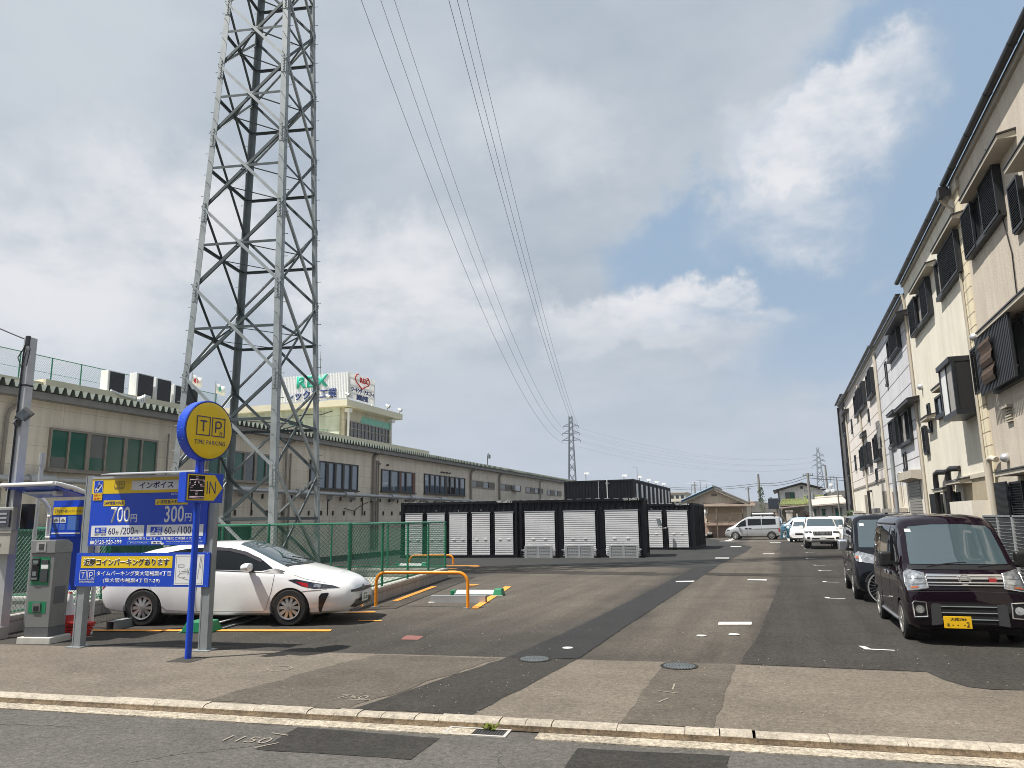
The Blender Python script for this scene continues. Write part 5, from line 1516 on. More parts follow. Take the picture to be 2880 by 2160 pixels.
def seams(car, t, groups, m, r=.004, name='door_seam', par=None):
    b = MB()
    for axis, pts in groups:
        P = [car.at(a,c,axis,.001) for a,c in densify(pts)]; P = [p for p in P if p]
        if len(P) > 1: b.tube(P, r, 4)
    return b.build(name, m, par or t)
def wheel(t, x, y, r, w, out, spokes=10, rimr=.68, name='wheel', hubm=None):
    """wheel centre at (x, y, r); out = +1/-1 side"""
    z = r
    tm = MB().lathe([(r*rimr,-w/2),(r*.93,-w/2),(r*.985,-w*.38),(r,-w*.22),(r,w*.22),(r*.985,w*.38),(r*.93,w/2),(r*.80,w*.53),(r*rimr,w/2-.006)], (x,y,z), 'Y', 40, True)
    o = tm.build(name, M['tyre'], t, smooth=50)
    yo = y+out*w/2
    b = MB()
    rr = r*rimr
    b.lathe([(rr*1.0,0),(rr*1.0,out*.010),(rr*.90,out*.004),(rr*.88,-out*.03)], (x,yo,z), 'Y', 36)
    for k in range(spokes):
        a = 2*pi*k/spokes; d = Vector((cos(a),0,sin(a))); n = Vector((-sin(a),0,cos(a)))
        c = Vector((x,yo,z)); w0, w1 = rr*.10, rr*.15
        p = [c+d*rr*.18+n*w0, c+d*rr*.18-n*w0, c+d*rr*.93-n*w1, c+d*rr*.93+n*w1]
        off0, off1 = Vector((0,out*.006,0)), Vector((0,-out*.006,0))
        q = [p[0]+off0,p[1]+off0,p[2]+off1,p[3]+off1]; dpt = Vector((0,-out*.03,0))
        b.add(q+[k_+dpt for k_ in q], [(0,1,2,3),(4,7,6,5),(0,4,5,1),(1,5,6,2),(2,6,7,3),(3,7,4,0)])
    b.cyl((x,yo-out*.02,z),(x,yo+out*.012,z), rr*.24, 20)
    b.build('rim', M['rim'], o, smooth=30)
    MB().cyl((x,yo-out*.05,z),(x,yo-out*.035,z), rr*.95, 30).build('brake_void', M['dark'], o)
    MB().cyl((x,yo+out*.012,z),(x,yo+out*.016,z), rr*.13, 16).build('hub_cap', hubm or M['galv_dark'], o)
    return o
def liner(t, x, z, r, y0, y1):
    n = 20; b = MB(); pts = [(x+r*cos(pi*k/n*1.3-.15*pi), z+r*sin(pi*k/n*1.3-.15*pi)) for k in range(n+1)]
    for (xa,za),(xb,zb) in zip(pts, pts[1:]): b.quad((xa,y0,za),(xb,y0,zb),(xb,y1,zb),(xa,y1,za))
    return b
def arches(t, ws, hw, r):
    for x in ws:
        for sd in (-1,1):
            b = liner(t, x, r*.93, r*1.10, sd*(hw-.012), sd*(hw-.33))
            b.cyl((x,sd*(hw-.33),r*.93),(x,sd*(hw-.34),r*.93), r*1.10, 24)
            b.build('wheel_arch_liner', M['dark'], t)
def plate(t, x, y, z, w, h, face, m, rows, ink):
    """number plate facing local +x (face=1) or -x"""
    pt = MB().box(-w/2,-.012,-h/2,w/2,0,h/2).build('number_plate', m, t, bevel=.003)
    T = Matrix.Translation((x,y,z)) @ Matrix.Rotation(R(90) if face > 0 else R(-90),4,'Z')
    pt.data.transform(T)
    for body, px, pz, hh, ww in rows:
        text(pt, body, px, pz, hh, ink, w=ww, y=-.0125, rot=T, bold=.015)
    return pt
def mirror_part(t, c, sz, m, side, base=None):
    if sz[2] > .215:
        b = MB(); x,y,z = c; a,e,h = [k/2 for k in sz]; b.add([(x-a,y-e,z-h),(x+a*.6,y-e*.9,z-h*.95),(x+a*.6,y+e*.9,z-h*.95),(x-a,y+e,z-h),(x-a,y-e,z+h),(x+a*.5,y-e*.85,z+h*.9),(x+a*.5,y+e*.85,z+h*.9),(x-a,y+e,z+h)],[(0,3,2,1),(4,5,6,7),(0,1,5,4),(1,2,6,5),(2,3,7,6),(3,0,4,7)])
        o = b.build('door_mirror', m, t, smooth=60, bevel=.035); o.modifiers['bevel'].segments = 4; return o
    b = MB().lathe([(0,-.5),(.34,-.46),(.47,-.2),(.5,.1),(.46,.38),(.3,.5),(0,.5)], n=20); b.xf(Matrix.Translation(c) @ Matrix.Diagonal((*sz,1)) @ Matrix.Rotation(R(90),4,'Y'))
    o = b.build('door_mirror', m, t, smooth=True)
    return o

def paint(name, col, metal=0.0, rough=.35, flake=.0):
    m, nt, p = nodes(name)
    p.inputs['Base Color'].default_value = (*col,1); p.inputs['Metallic'].default_value = metal; p.inputs['Roughness'].default_value = rough
    p.inputs['Coat Weight'].default_value = 1.0; p.inputs['Coat Roughness'].default_value = .02
    if max(col) < .05: p.inputs['Specular IOR Level'].default_value = 0.0
    d = ramp(nt, noise(nt, 2.2, 6, .6), [(0.3,tuple(c*.93 for c in col)),(0.7,tuple(min(1,c*1.04) for c in col))])
    nt.links.new(d, p.inputs['Base Color'])
    return m
M['car_white'] = paint('pearl_white_paint', (0.87,0.87,0.86))
M['car_plum'] = paint('dark_plum_paint', (0.0085,0.004,0.008), .0, .3)
M['car_black'] = paint('blue_black_paint', (0.006,0.007,0.010), .0, .3)
M['car_silver'] = paint('silver_paint', (0.55,0.56,0.57), .55, .35)
M['car_ice'] = paint('pale_blue_paint', (0.45,0.58,0.70), .0)
M['trimblack'] = mat('black_trim', (0.014,0.014,0.015), .35, var=.1)
M['seam'] = mat('seam_shadow', (0.05,0.05,0.05), .8, var=0)
M['visor'] = glass('smoked_visor', (0.05,0.045,0.05), .08, 1.5)
INK = M['plate_green']

# ---- white hatchback ------------------------------------------------------
hatch = thing('parked_hatchback', 'white fastback hatchback parked behind the tariff board', 'car', (-10.26,12.33,0), math.atan2(.67,2.83))
st = [(-2.27,.46,.74,.80,.83,.50,.56,.52,.36),(-2.24,.36,.82,.93,.97,.66,.72,.68,.48),(-2.12,.27,.90,1.06,1.10,.76,.81,.77,.55),(-1.85,.22,.94,1.18,1.22,.81,.86,.81,.58),(-1.4,.19,.96,1.30,1.345,.835,.875,.83,.60),(-.9,.18,.955,1.375,1.425,.845,.88,.845,.605),(-.3,.17,.94,1.41,1.47,.85,.88,.85,.605),(.15,.17,.925,1.385,1.455,.85,.88,.85,.60),(.55,.17,.915,1.275,1.345,.85,.88,.848,.62),
      (.95,.17,.905,1.10,1.165,.85,.88,.842,.66),(1.18,.17,.895,1.00,1.055,.845,.88,.835,.69),(1.4,.17,.875,.955,1.005,.84,.88,.82,.64),(1.7,.18,.82,.895,.94,.82,.87,.79,.55),(1.95,.20,.78,.845,.885,.79,.845,.745,.50),(2.15,.21,.725,.785,.815,.74,.795,.69,.45),(2.28,.23,.665,.72,.745,.665,.725,.62,.40),(2.35,.27,.60,.645,.665,.58,.645,.55,.35),(2.385,.33,.545,.575,.59,.48,.545,.46,.30)]
c_ = Car(st); wr = .315
c_.body(hatch, M['car_white'], [(x,wr*.95,wr*1.13,sd*.60,sd*1.1) for x in (-1.35,1.35) for sd in (-1,1)])
arches(hatch, (-1.35,1.35), .86, .335)
for x in (-1.35,1.35):
    for sd in (-1,1): wheel(hatch, x, sd*.785, wr, .20, sd, 10, .64)
for ax, sd in (('R',-1),('L',1)):
    c_.patch(hatch, 'side_window', [(-.28,.985),(.80,.945),(.99,.985),(.70,1.165),(.42,1.275),(.1,1.345),(-.28,1.365)], ax, M['car_glass'])
    c_.patch(hatch, 'side_window', [(-1.05,1.01),(-.36,.99),(-.36,1.365),(-.75,1.335),(-1.05,1.28)], ax, M['car_glass'])
    c_.patch(hatch, 'quarter_window', [(-1.55,1.055),(-1.12,1.02),(-1.12,1.265),(-1.4,1.175)], ax, M['car_glass'])
    c_.patch(hatch, 'front_quarter_panel', [(.84,.94),(1.18,.905),(1.22,.935),(1.03,.985)], ax, M['trimblack'])
    c_.patch(hatch, 'window_trim', [(-1.62,1.03),(-.3,.962),(1.22,.893),(1.215,.908),(-.3,.978),(-1.6,1.046)], ax, M['trimblack'], .004)
    c_.patch(hatch, 'pillar_trim', [(-.36,.985),(-.28,.982),(-.28,1.37),(-.36,1.37)], ax, M['trimblack'], .005)
    c_.patch(hatch, 'rain_visor', [(-.28,1.31),(.1,1.295),(.42,1.22),(.74,1.09),(.78,1.12),(.44,1.275),(.1,1.352),(-.28,1.375)], ax, M['visor'], .014)
    h = c_.patch(hatch, 'headlight', [(1.30,.79),(1.56,.68),(1.78,.635),(2.20,.64),(2.08,.685),(1.72,.745),(1.45,.80)], ax, M['lamp_dark'], .006, .03)
    c_.patch(hatch, 'light_accent', [(1.45,.76),(1.56,.69),(1.68,.655),(1.66,.725)], ax, M['lamp_red'], .010, .03, par=h)
    c_.patch(hatch, 'lens', [(1.76,.66),(1.88,.652),(1.90,.70),(1.78,.72)], ax, M['lamp_clear'], .010, .03, par=h)
    c_.patch(hatch, 'bumper_vent', [(1.86,.23),(1.90,.24),(2.04,.55),(2.02,.565),(1.91,.555),(1.87,.50)], ax, M['trimblack'], .006, .03)
    b = MB(); p = c_.at(-.42,.80,ax); 
    b.obox(p+Vector((0,sd*.022,0)), (.23,.022,.032)); q = b.build('door_handle', M['car_white'], hatch, bevel=.009)
    q = mirror_part(hatch, (.62,sd*1.02,1.02), (.16,.26,.155), M['car_white'], sd)
    MB().beam((.62,sd*.84,.955),(.62,sd*1.0,.975), .10, .035, (0,0,1)).build('mirror_arm', M['trimblack'], q)
    c_.patch(hatch, 'tail_lamp', [(-2.20,.62),(-2.05,.98),(-1.95,1.02),(-2.08,.72)], ax, M['lamp_red'])
seams(c_, hatch, [('R',[(1.06,.90),(1.02,.60),(.93,.30),(.88,.255),(.5,.245),(-.35,.25)]),('R',[(-.32,.97),(-.36,.6),(-.35,.25)]),('R',[(-.36,.25),(-.9,.27),(-1.02,.36),(-1.28,.75),(-1.22,.98)]),('L',[(1.06,.90),(1.02,.60),(.93,.30),(.5,.25),(-.9,.27),(-1.2,.75)]),('R',[(2.0,.62),(1.66,.60),(1.46,.57)])], M['seam'], .0035)
c_.patch(hatch, 'windscreen', [(.26,-.53),(.62,-.60),(1.14,-.66),(1.22,-.35),(1.25,0),(1.22,.35),(1.14,.66),(.62,.60),(.26,.53),(.215,.3),(.2,0),(.215,-.3)], 'T', M['wind_glass'])
c_.patch(hatch, 'cowl', [(1.15,-.67),(1.22,-.66),(1.30,-.35),(1.33,0),(1.30,.35),(1.22,.66),(1.15,.67),(1.23,.35),(1.26,0),(1.23,-.35)], 'T', M['trimblack'], .008)
b = MB(); b.tube([(1.22,-.1,1.085),(1.02,-.48,1.17)], .010, 5); b.tube([(1.22,.35,1.085),(1.05,-.08,1.16)], .010, 5); b.build('wiper', M['trimblack'], hatch)
seams(c_, hatch, [('R',[(1.26,.92),(1.6,.80),(1.95,.735)])], M['seam'], .003, 'bonnet_seam')
c_.patch(hatch, 'rear_window', [(-1.05,-.5),(-1.9,-.52),(-1.9,.52),(-1.05,.5)], 'T', M['car_glass'])
g = c_.patch(hatch, 'upper_grille', [(-.60,.555),(-.3,.535),(0,.53),(.3,.535),(.60,.555),(.58,.59),(.3,.595),(0,.61),(-.3,.595),(-.58,.59)], 'F', M['trimblack'])
c_.patch(hatch, 'lower_grille', [(-.60,.30),(-.35,.275),(.35,.275),(.60,.30),(.42,.41),(-.42,.41)], 'F', M['trimblack'])
c_.patch(hatch, 'front_lip', [(-.66,.235),(.66,.235),(.62,.262),(-.62,.262)], 'F', M['car_white'], .03)
b = MB().lathe([(.0,.0),(.050,.0),(.058,.008),(.050,.016),(0,.016)], n=20, axis='X'); b.xf(Matrix.Translation((2.375,0,.59)) @ Matrix.Diagonal((1,1.3,1,1))); b.build('emblem', M['galv_dark'], hatch)
plate(hatch, 2.415, 0, .43, .33, .165, 1, M['plate_white'], [('大阪 300', -.09, .03, .035, .18), ('あ', -.15, -.05, .03, .03), ('35-00', -.10, -.06, .07, .24)], INK)
hatch.scale = (1.065,1.04,1.04)
MB().box(-.85,-.04,1.40,-.72,.04,1.455).build('roof_antenna', M['car_white'], hatch, bevel=.01)

# ---- boxy vans ------------------------------------------------------------
def van_body(t, L2, H, hw, pnt, wb, wr, hood_x, hood_z, ws_top, roofdrop=.05, bump=.0, sub=6):
    """L2 = nose x; symmetrical simple one-box with a short nose"""
    tail = -L2
    s_ = [(tail,.32,H*.52,H*.80,H*.84,hw*.80,hw*.86,hw*.84,hw*.70),(tail+.05,.26,H*.54,H*.90,H*.95,hw*.90,hw*.96,hw*.94,hw*.80),(tail+.25,.22,H*.56,H*.93,H*.985,hw*.94,hw*.995,hw*.975,hw*.83),(tail+.9,.20,H*.56,H*.935,H,hw*.95,hw,hw*.98,hw*.84),(0,.20,H*.56,H*.935,H,hw*.95,hw,hw*.98,hw*.84),
          (ws_top-.35,.20,H*.555,H*.925,H*.995,hw*.95,hw,hw*.98,hw*.835),(ws_top-.06,.20,H*.55,H*.885,H*.955,hw*.95,hw,hw*.975,hw*.825),(ws_top+.06,.20,H*.55,H*.84,H*.905,hw*.95,hw,hw*.975,hw*.83),
          ((ws_top+hood_x)/2,.20,H*.545,(H*.84+hood_z)/2,(H*.905+hood_z+.03)/2,hw*.95,hw,hw*.97,hw*.86),(hood_x-.03,.20,hood_z-.10,hood_z-.01,hood_z+.02,hw*.95,hw,hw*.965,hw*.90),((hood_x+L2)/2,.21,hood_z-.16,hood_z-.085,hood_z-.06,hw*.94,hw*.995,hw*.95,hw*.86),(L2-.10,.22,hood_z-.25,hood_z-.185,hood_z-.165,hw*.90,hw*.97,hw*.92,hw*.80),(L2-.02,.25,hood_z-.34,hood_z-.28,hood_z-.265,hw*.83,hw*.91,hw*.86,hw*.72),(L2,.30,hood_z-.40,hood_z-.35,hood_z-.34,hw*.74,hw*.84,hw*.78,hw*.64)]
    c = Car(s_, sub)
    c.body(t, pnt, [(x,wr*.96,wr*1.13,sd*(hw-.28),sd*(hw+.3)) for x in (-wb/2,wb/2) for sd in (-1,1)])
    arches(t, (-wb/2,wb/2), hw-.01, wr*1.03)
    return c
# plum micro-van, nearest on the right
pv = thing('parked_van', 'dark plum micro van with a yellow number plate, nearest on the right', 'van', (2.33,14.12,0), R(-88.5))
pv.scale = (1,1.06,1)
hw = .74; H = 1.86
st = [(-1.70,.30,.98,1.52,1.58,.58,.64,.62,.52),(-1.66,.24,1.0,1.68,1.76,.66,.71,.69,.58),(-1.4,.21,1.02,1.73,1.83,.70,.738,.715,.61),(-.6,.20,1.02,1.745,1.86,.71,.74,.72,.62),(.3,.20,1.02,1.735,1.85,.71,.74,.72,.62),(.66,.20,1.02,1.70,1.815,.71,.74,.72,.62),(.84,.20,1.015,1.62,1.72,.71,.74,.72,.625),(1.0,.20,1.01,1.49,1.57,.71,.74,.718,.635),
      (1.20,.20,1.0,1.28,1.345,.71,.74,.715,.655),(1.36,.20,.985,1.105,1.165,.71,.74,.71,.675),(1.48,.21,.95,1.03,1.085,.71,.738,.705,.66),(1.60,.22,.86,.945,.985,.70,.73,.69,.62),(1.66,.24,.77,.85,.88,.68,.715,.67,.60),(1.695,.25,.68,.74,.77,.66,.70,.655,.58),(1.71,.27,.60,.64,.66,.63,.68,.64,.56)]
c_ = Car(st); wr = .285
c_.body(pv, M['car_plum'], [(x,wr*.96,wr*1.15,sd*.46,sd*1.0) for x in (-1.215,1.10) for sd in (-1,1)])
arches(pv, (-1.215,1.10), .73, wr*1.04)
for x in (-1.215,1.10):
    for sd in (-1,1): wheel(pv, x, sd*.655, wr, .16, sd, 7, .68)
c_.patch(pv, 'windscreen', [(-.60,1.115),(.60,1.115),(.585,1.3),(.545,1.60),(.50,1.655),(.2,1.685),(-.2,1.685),(-.50,1.655),(-.545,1.60),(-.585,1.3)], 'F', M['wind_glass'], .007)
c_.patch(pv, 'cowl', [(-.66,1.045),(.66,1.045),(.63,1.105),(-.63,1.105)], 'F', M['trimblack'], .008)
st_ = c_.patch(pv, 'inspection_sticker', [(-.555,1.575),(-.48,1.575),(-.48,1.62),(-.555,1.62)], 'F', M['white_board'], .012)
b = MB()
for y0,y1 in ((-.40,.10),(.22,.60)):
    P = [c_.at(y0+(y1-y0)*k/6, 1.085+.055*sin(pi*k/6*.5)*(1 if y0 < 0 else .6), 'F', .018) for k in range(7)]; b.tube(P, .011, 5)
b.build('wiper', M['trimblack'], pv)
for s_ in (-1,1):
    hl = c_.patch(pv, 'headlight', [(s_*.455,.80),(s_*.70,.755),(s_*.715,.86),(s_*.70,1.0),(s_*.66,1.045),(s_*.47,1.0)][::s_], 'F', M['lamp_clear'], .010, .03)
    c_.patch(pv, 'indicator', [(s_*.57,.80),(s_*.66,.785),(s_*.66,.81),(s_*.57,.825)][::s_], 'F', M['lamp_amber'], .016, .03, par=hl)
    b = MB()
    for k in range(2):
        P = [c_.at(s_*(.47+.22*i/4), .86+.075*k-.004*i, 'F', .015) for i in range(5)]; b.tube([p for p in P if p], .006, 4)
    P = [c_.at(s_*a, z_, 'F', .012) for a,z_ in densify([(.455,.80),(.70,.755),(.715,.86),(.70,1.0),(.66,1.045),(.47,1.0),(.455,.80)])]; b.tube([p for p in P if p], .008, 4)
    b.build('lamp_bars', M['chrome'], hl)
    p = c_.at(s_*.585,.50,'F',.006)
    fo = MB().cyl(p-Vector((.02,0,0)), p+Vector((.012,0,0)), .055, 20).build('fog_lamp', M['lamp_clear'], pv, smooth=30)
    b = MB(); fr = [(-.085,-.10),(.075,-.11),(.085,.08),(.06,.11),(-.08,.10)]
    P = [c_.at(s_*.585+s_*a,.50+z_,'F',.010) for a,z_ in densify(fr+[fr[0]])]; b.tube(P, .010, 5); b.build('fog_frame', M['chrome'], fo)
    c_.patch(pv, 'fog_recess', [(s_*(.585+a),.50+z_) for a,z_ in fr][::s_], 'F', M['trimblack'], .004, .03)
    c_.patch(pv, 'bumper_pad', [(s_*.33,.30),(s_*.46,.28),(s_*.45,.56),(s_*.42,.59),(s_*.33,.58)][::s_], 'F', mat('grey_trim',(0.04,0.042,0.045),.6,var=.1), .014, .04)
g = c_.patch(pv, 'grille', [(-.455,.81),(.455,.81),(.46,.985),(-.46,.985)], 'F', M['trimblack'], .008)
b = MB()
for z_, r_ in ((.965,.022),(.925,.012),(.872,.014),(.835,.010)):
    P = [c_.at(-.45+.9*k/12, z_, 'F', .020) for k in range(13)]; b.tube(P, r_, 8)
b.build('chrome_bars', M['chrome'], g)
c_.patch(pv, 'chrome_panel', [(-.45,.925),(.45,.925),(.45,.985),(-.45,.985)], 'F', M['chrome'], .016, par=g)
p = c_.at(0,.915,'F',.03); b = MB().lathe([(.056,-.010),(.072,-.010),(.072,.012),(.056,.012)], n=28, axis='X', close=True); b.box(-.006,-.078,-.013,.012,.078,.013); b.xf(Matrix.Translation(p)); b.build('emblem', M['chrome'], g)
p = c_.at(.33,.90,'F',.03); MB().box(p.x-.004,.285,.87,p.x,.375,.94).build('charm', M['lamp_red'], g)
lg_ = c_.patch(pv, 'lower_grille', [(-.33,.31),(.33,.31),(.33,.58),(-.33,.58)], 'F', M['dark'], .006)
b = MB()
for z_ in (.37,.46,.545):
    P = [c_.at(-.33+.66*k/8, z_, 'F', .012) for k in range(9)]; b.tube(P, .008, 5)
b.build('grille_bars', M['galv_dark'], lg_)
c_.patch(pv, 'front_skirt', [(-.62,.20),(.62,.20),(.60,.27),(-.60,.27)], 'F', M['trimblack'], .03)
plate(pv, 1.765, -.16, .335, .33, .165, 1, M['plate_yellow'], [('大阪789', -.085, .022, .042, .19), ('る', -.135, -.055, .04, .04), ('・', -.07, -.045, .016, .016), ('・', -.01, -.045, .016, .016), ('・', .07, -.045, .016, .016), ('2', .10, -.062, .072, .038)], M['banner_black'] if 'banner_black' in M else M['dark'])
for ax, sd in (('R',-1),('L',1)):
    c_.patch(pv, 'side_window', [(.30,1.06),(.99,1.06),(1.05,1.10),(.80,1.50),(.62,1.62),(.30,1.65)], ax, M['car_glass'])
    c_.patch(pv, 'side_window', [(-.62,1.06),(.22,1.06),(.22,1.655),(-.62,1.655)], ax, M['car_glass'])
    c_.patch(pv, 'side_window', [(-1.52,1.08),(-.70,1.06),(-.70,1.655),(-1.48,1.62)], ax, M['car_glass'])
    c_.patch(pv, 'window_frame', [(.98,1.05),(1.10,1.05),(.80,1.57),(.74,1.57)], ax, M['trimblack'], .005)
    b = MB()
    for x in (.40,.05,): p = c_.at(x,.92,ax); b.obox(p+Vector((0,sd*.02,0)), (.16,.02,.06))
    b.build('door_handle', M['chrome'], pv, bevel=.008)
    q = mirror_part(pv, (1.06,sd*.86,1.17), (.13,.19,.24), M['trimblack'], sd); MB().beam((1.06,sd*.70,1.10),(1.06,sd*.84,1.13), .09, .05, (0,0,1)).build('mirror_arm', M['trimblack'], q)
    b = MB(); P = [c_.at(x,.245,ax,.012) for x in (-.88,-.5,0,.5,.78)]; b.tube([p for p in P if p], .028, 6); b.build('side_skirt', mat('silver_skirt',(0.20,0.20,0.21),.4,.5), pv)
    b = MB(); P = [c_.at(x,1.70,ax,.004) for x in (-1.5,-.9,-.3,.3,.6)]; b.tube([p for p in P if p], .016, 6); b.build('drip_rail', M['trimblack'], pv)
seams(c_, pv, [('R',[(.26,1.66),(.26,.30),(.74,.28)]),('R',[(-.66,1.66),(-.66,.55),(-.80,.30),(.26,.28)]),('R',[(1.12,1.02),(1.06,.66)]),('L',[(.26,1.66),(.26,.30)]),('F',[(-.70,.74),(0,.755),(.70,.74)])], M['seam'], .004)
sw = MB().lathe([(.165,-.012),(.185,-.012),(.185,.012),(.165,.012)], n=28, close=True); 
# ---- blue-black van behind it ---------------------------------------------
bv = thing('parked_van', 'blue black van standing behind the plum micro van', 'van', (2.23,19.9,0), R(-90.5))
hw = .86; H = 1.87
st = [(-2.05,.35,1.0,1.55,1.60,.68,.74,.72,.62),(-2.0,.28,1.0,1.72,1.78,.78,.83,.81,.70),(-1.7,.22,1.02,1.76,1.84,.82,.855,.83,.72),(0,.21,1.02,1.77,1.87,.825,.86,.835,.73),(.95,.21,1.02,1.755,1.86,.825,.86,.835,.73),(1.22,.21,1.02,1.70,1.80,.825,.86,.835,.735),(1.45,.21,1.015,1.47,1.54,.825,.86,.83,.75),(1.68,.21,1.0,1.20,1.25,.825,.86,.825,.77),(1.84,.22,.96,1.06,1.10,.82,.855,.81,.76),(1.98,.23,.85,.92,.95,.80,.845,.80,.73),(2.08,.25,.72,.78,.80,.77,.82,.77,.69),(2.13,.28,.60,.65,.67,.72,.78,.72,.62)]
c_ = Car(st); wr = .32
c_.body(bv, M['car_black'], [(x,wr*.96,wr*1.14,sd*.55,sd*1.1) for x in (-1.285,1.285) for sd in (-1,1)])
arches(bv, (-1.285,1.285), .85, wr*1.04)
for x in (-1.285,1.285):
    for sd in (-1,1): wheel(bv, x, sd*.77, wr, .19, sd, 6, .62)
c_.patch(bv, 'windscreen', [(-.71,1.14),(.71,1.14),(.66,1.66),(.6,1.73),(-.6,1.73),(-.66,1.66)], 'F', M['wind_glass'], .007)
c_.patch(bv, 'inspection_sticker', [(-.63,1.60),(-.54,1.60),(-.54,1.65),(-.63,1.65)], 'F', M['white_board'], .012)
for ax, sd in (('R',-1),('L',1)):
    c_.patch(bv, 'side_window', [(.45,1.06),(1.35,1.06),(1.44,1.12),(1.12,1.58),(.95,1.68),(.45,1.69)], ax, M['car_glass'])
    c_.patch(bv, 'side_window', [(-.75,1.08),(.35,1.08),(.35,1.69),(-.75,1.69)], ax, M['car_glass'])
    c_.patch(bv, 'side_window', [(-1.9,1.1),(-.85,1.08),(-.85,1.69),(-1.86,1.66)], ax, M['car_glass'])
    hl = c_.patch(bv, 'headlight', [(sd*.40,.80),(sd*.80,.86),(sd*.83,1.0),(sd*.74,1.06),(sd*.42,.98)][::sd], 'F', M['lamp_clear'], .010, .04)
    c_.patch(bv, 'indicator', [(sd*.74,.91),(sd*.80,.92),(sd*.80,.96),(sd*.75,.96)][::sd], 'F', M['lamp_amber'], .016, .04, par=hl)
    q = mirror_part(bv, (1.46,sd*1.00,1.18), (.16,.24,.26), M['chrome'], sd); MB().beam((1.44,sd*.82,1.08),(1.46,sd*.96,1.10), .10, .06, (0,0,1)).build('mirror_arm', M['trimblack'], q)
    b = MB(); p = c_.at(.50,.92,ax); b.obox(p+Vector((0,sd*.02,0)), (.18,.02,.05)); b.build('door_handle', M['chrome'], bv, bevel=.008)
    c_.patch(bv, 'side_trim', [(-1.0,.42),(1.0,.42),(1.0,.45),(-1.0,.45)], ax, M['chrome'], .012)
    p = c_.at(sd*.62,.46,'F',.004); MB().cyl(p-Vector((.02,0,0)), p+Vector((.01,0,0)), .05, 16).build('fog_lamp', M['lamp_clear'], bv)
g = c_.patch(bv, 'grille', [(-.38,.80),(.38,.80),(.40,.93),(-.40,.93)], 'F', M['chrome'], .010)
c_.patch(bv, 'lower_grille', [(-.5,.36),(.5,.36),(.45,.58),(-.45,.58)], 'F', M['trimblack'], .008)
seams(c_, bv, [('R',[(.40,1.70),(.40,.30)]),('R',[(1.5,1.02),(1.42,.66)]),('R',[(-.80,1.70),(-.80,.3)]),('R',[(-1.9,1.0),(1.5,.98)])], M['seam'], .004)
b = MB()
for y in (-.45,0,.45): b.box(-1.8,y-.03,1.865,.9,y+.03,1.885)
b.build('roof_ribs', M['car_black'], bv)
# ---- white off-road wagon --------------------------------------------------
wv = thing('parked_wagon', 'white off-road wagon facing the viewer beyond the dark vans', 'car', (1.93,46.4,0), R(-90))
H = 1.76
st = [(-2.3,.5,1.0,1.5,1.55,.7,.78,.75,.62),(-2.2,.42,1.02,1.62,1.69,.82,.89,.86,.68),(-1.2,.36,1.04,1.66,1.75,.87,.94,.90,.70),(0,.36,1.04,1.665,1.76,.87,.94,.90,.70),(.35,.36,1.04,1.61,1.70,.87,.94,.90,.70),(.7,.36,1.03,1.36,1.43,.87,.94,.895,.74),(1.0,.36,1.02,1.14,1.19,.87,.94,.89,.80),(1.3,.37,1.0,1.08,1.13,.87,.94,.88,.78),(1.9,.38,.96,1.03,1.08,.86,.935,.86,.74),(2.15,.40,.88,.95,.99,.82,.90,.82,.70),(2.28,.42,.74,.80,.83,.76,.84,.76,.64),(2.33,.46,.64,.68,.70,.70,.78,.70,.58)]
c_ = Car(st,6); wr = .375
c_.body(wv, M['car_white'], [(x,wr,wr*1.15,sd*.6,sd*1.2) for x in (-1.395,1.395) for sd in (-1,1)])
arches(wv, (-1.395,1.395), .925, wr*1.05)
for x in (-1.395,1.395):
    for sd in (-1,1): wheel(wv, x, sd*.80, wr, .25, sd, 6, .62)
c_.patch(wv, 'windscreen', [(-.76,1.20),(.76,1.20),(.66,1.58),(.6,1.62),(-.6,1.62),(-.66,1.58)], 'F', M['wind_glass'], .008)
c_.patch(wv, 'sunroof', [(-.1,-.45),(.28,-.45),(.28,.45),(-.1,.45)], 'T', M['car_glass'], .008)
for ax, sd in (('R',-1),('L',1)):
    c_.patch(wv, 'side_window', [(-2.0,1.10),(.75,1.08),(.35,1.58),(-1.9,1.6)], ax, M['car_glass'])
    hl = c_.patch(wv, 'headlight', [(sd*.52,.86),(sd*.86,.84),(sd*.89,.95),(sd*.55,.96)][::sd], 'F', M['lamp_dark'], .012, .05)
    c_.patch(wv, 'fog_lamp', [(sd*.64,.55),(sd*.80,.55),(sd*.80,.66),(sd*.66,.66)][::sd], 'F', M['trimblack'], .012, .05)
    q = mirror_part(wv, (.72,sd*1.03,1.14), (.16,.22,.22), M['car_white'], sd)
g = c_.patch(wv, 'grille', [(-.46,.74),(.46,.74),(.50,.95),(-.50,.95)], 'F', M['trimblack'], .012)
b = MB()
for k in range(6):
    y = -.40+.16*k; p = c_.at(y,.85,'F',.02); b.box(p.x-.02,y-.03,.755,p.x+.02,y+.03,.945)
p = c_.at(0,.86,'F',.04); b.cyl(p-Vector((.02,0,0)),p+Vector((.02,0,0)),.085,16); b.build('grille_bars', M['chrome'], g)
c_.patch(wv, 'lower_grille', [(-.58,.54),(.58,.54),(.55,.61),(-.55,.61)], 'F', M['trimblack'], .012)
c_.patch(wv, 'bumper_lip', [(-.60,.44),(.60,.44),(.58,.50),(-.58,.50)], 'F', M['alu'], .02)
plate(wv, 2.40, 0, .60, .33, .165, 1, M['plate_white'], [('大阪 300', -.09, .03, .035, .18), ('12-13', -.12, -.06, .075, .26)], INK)
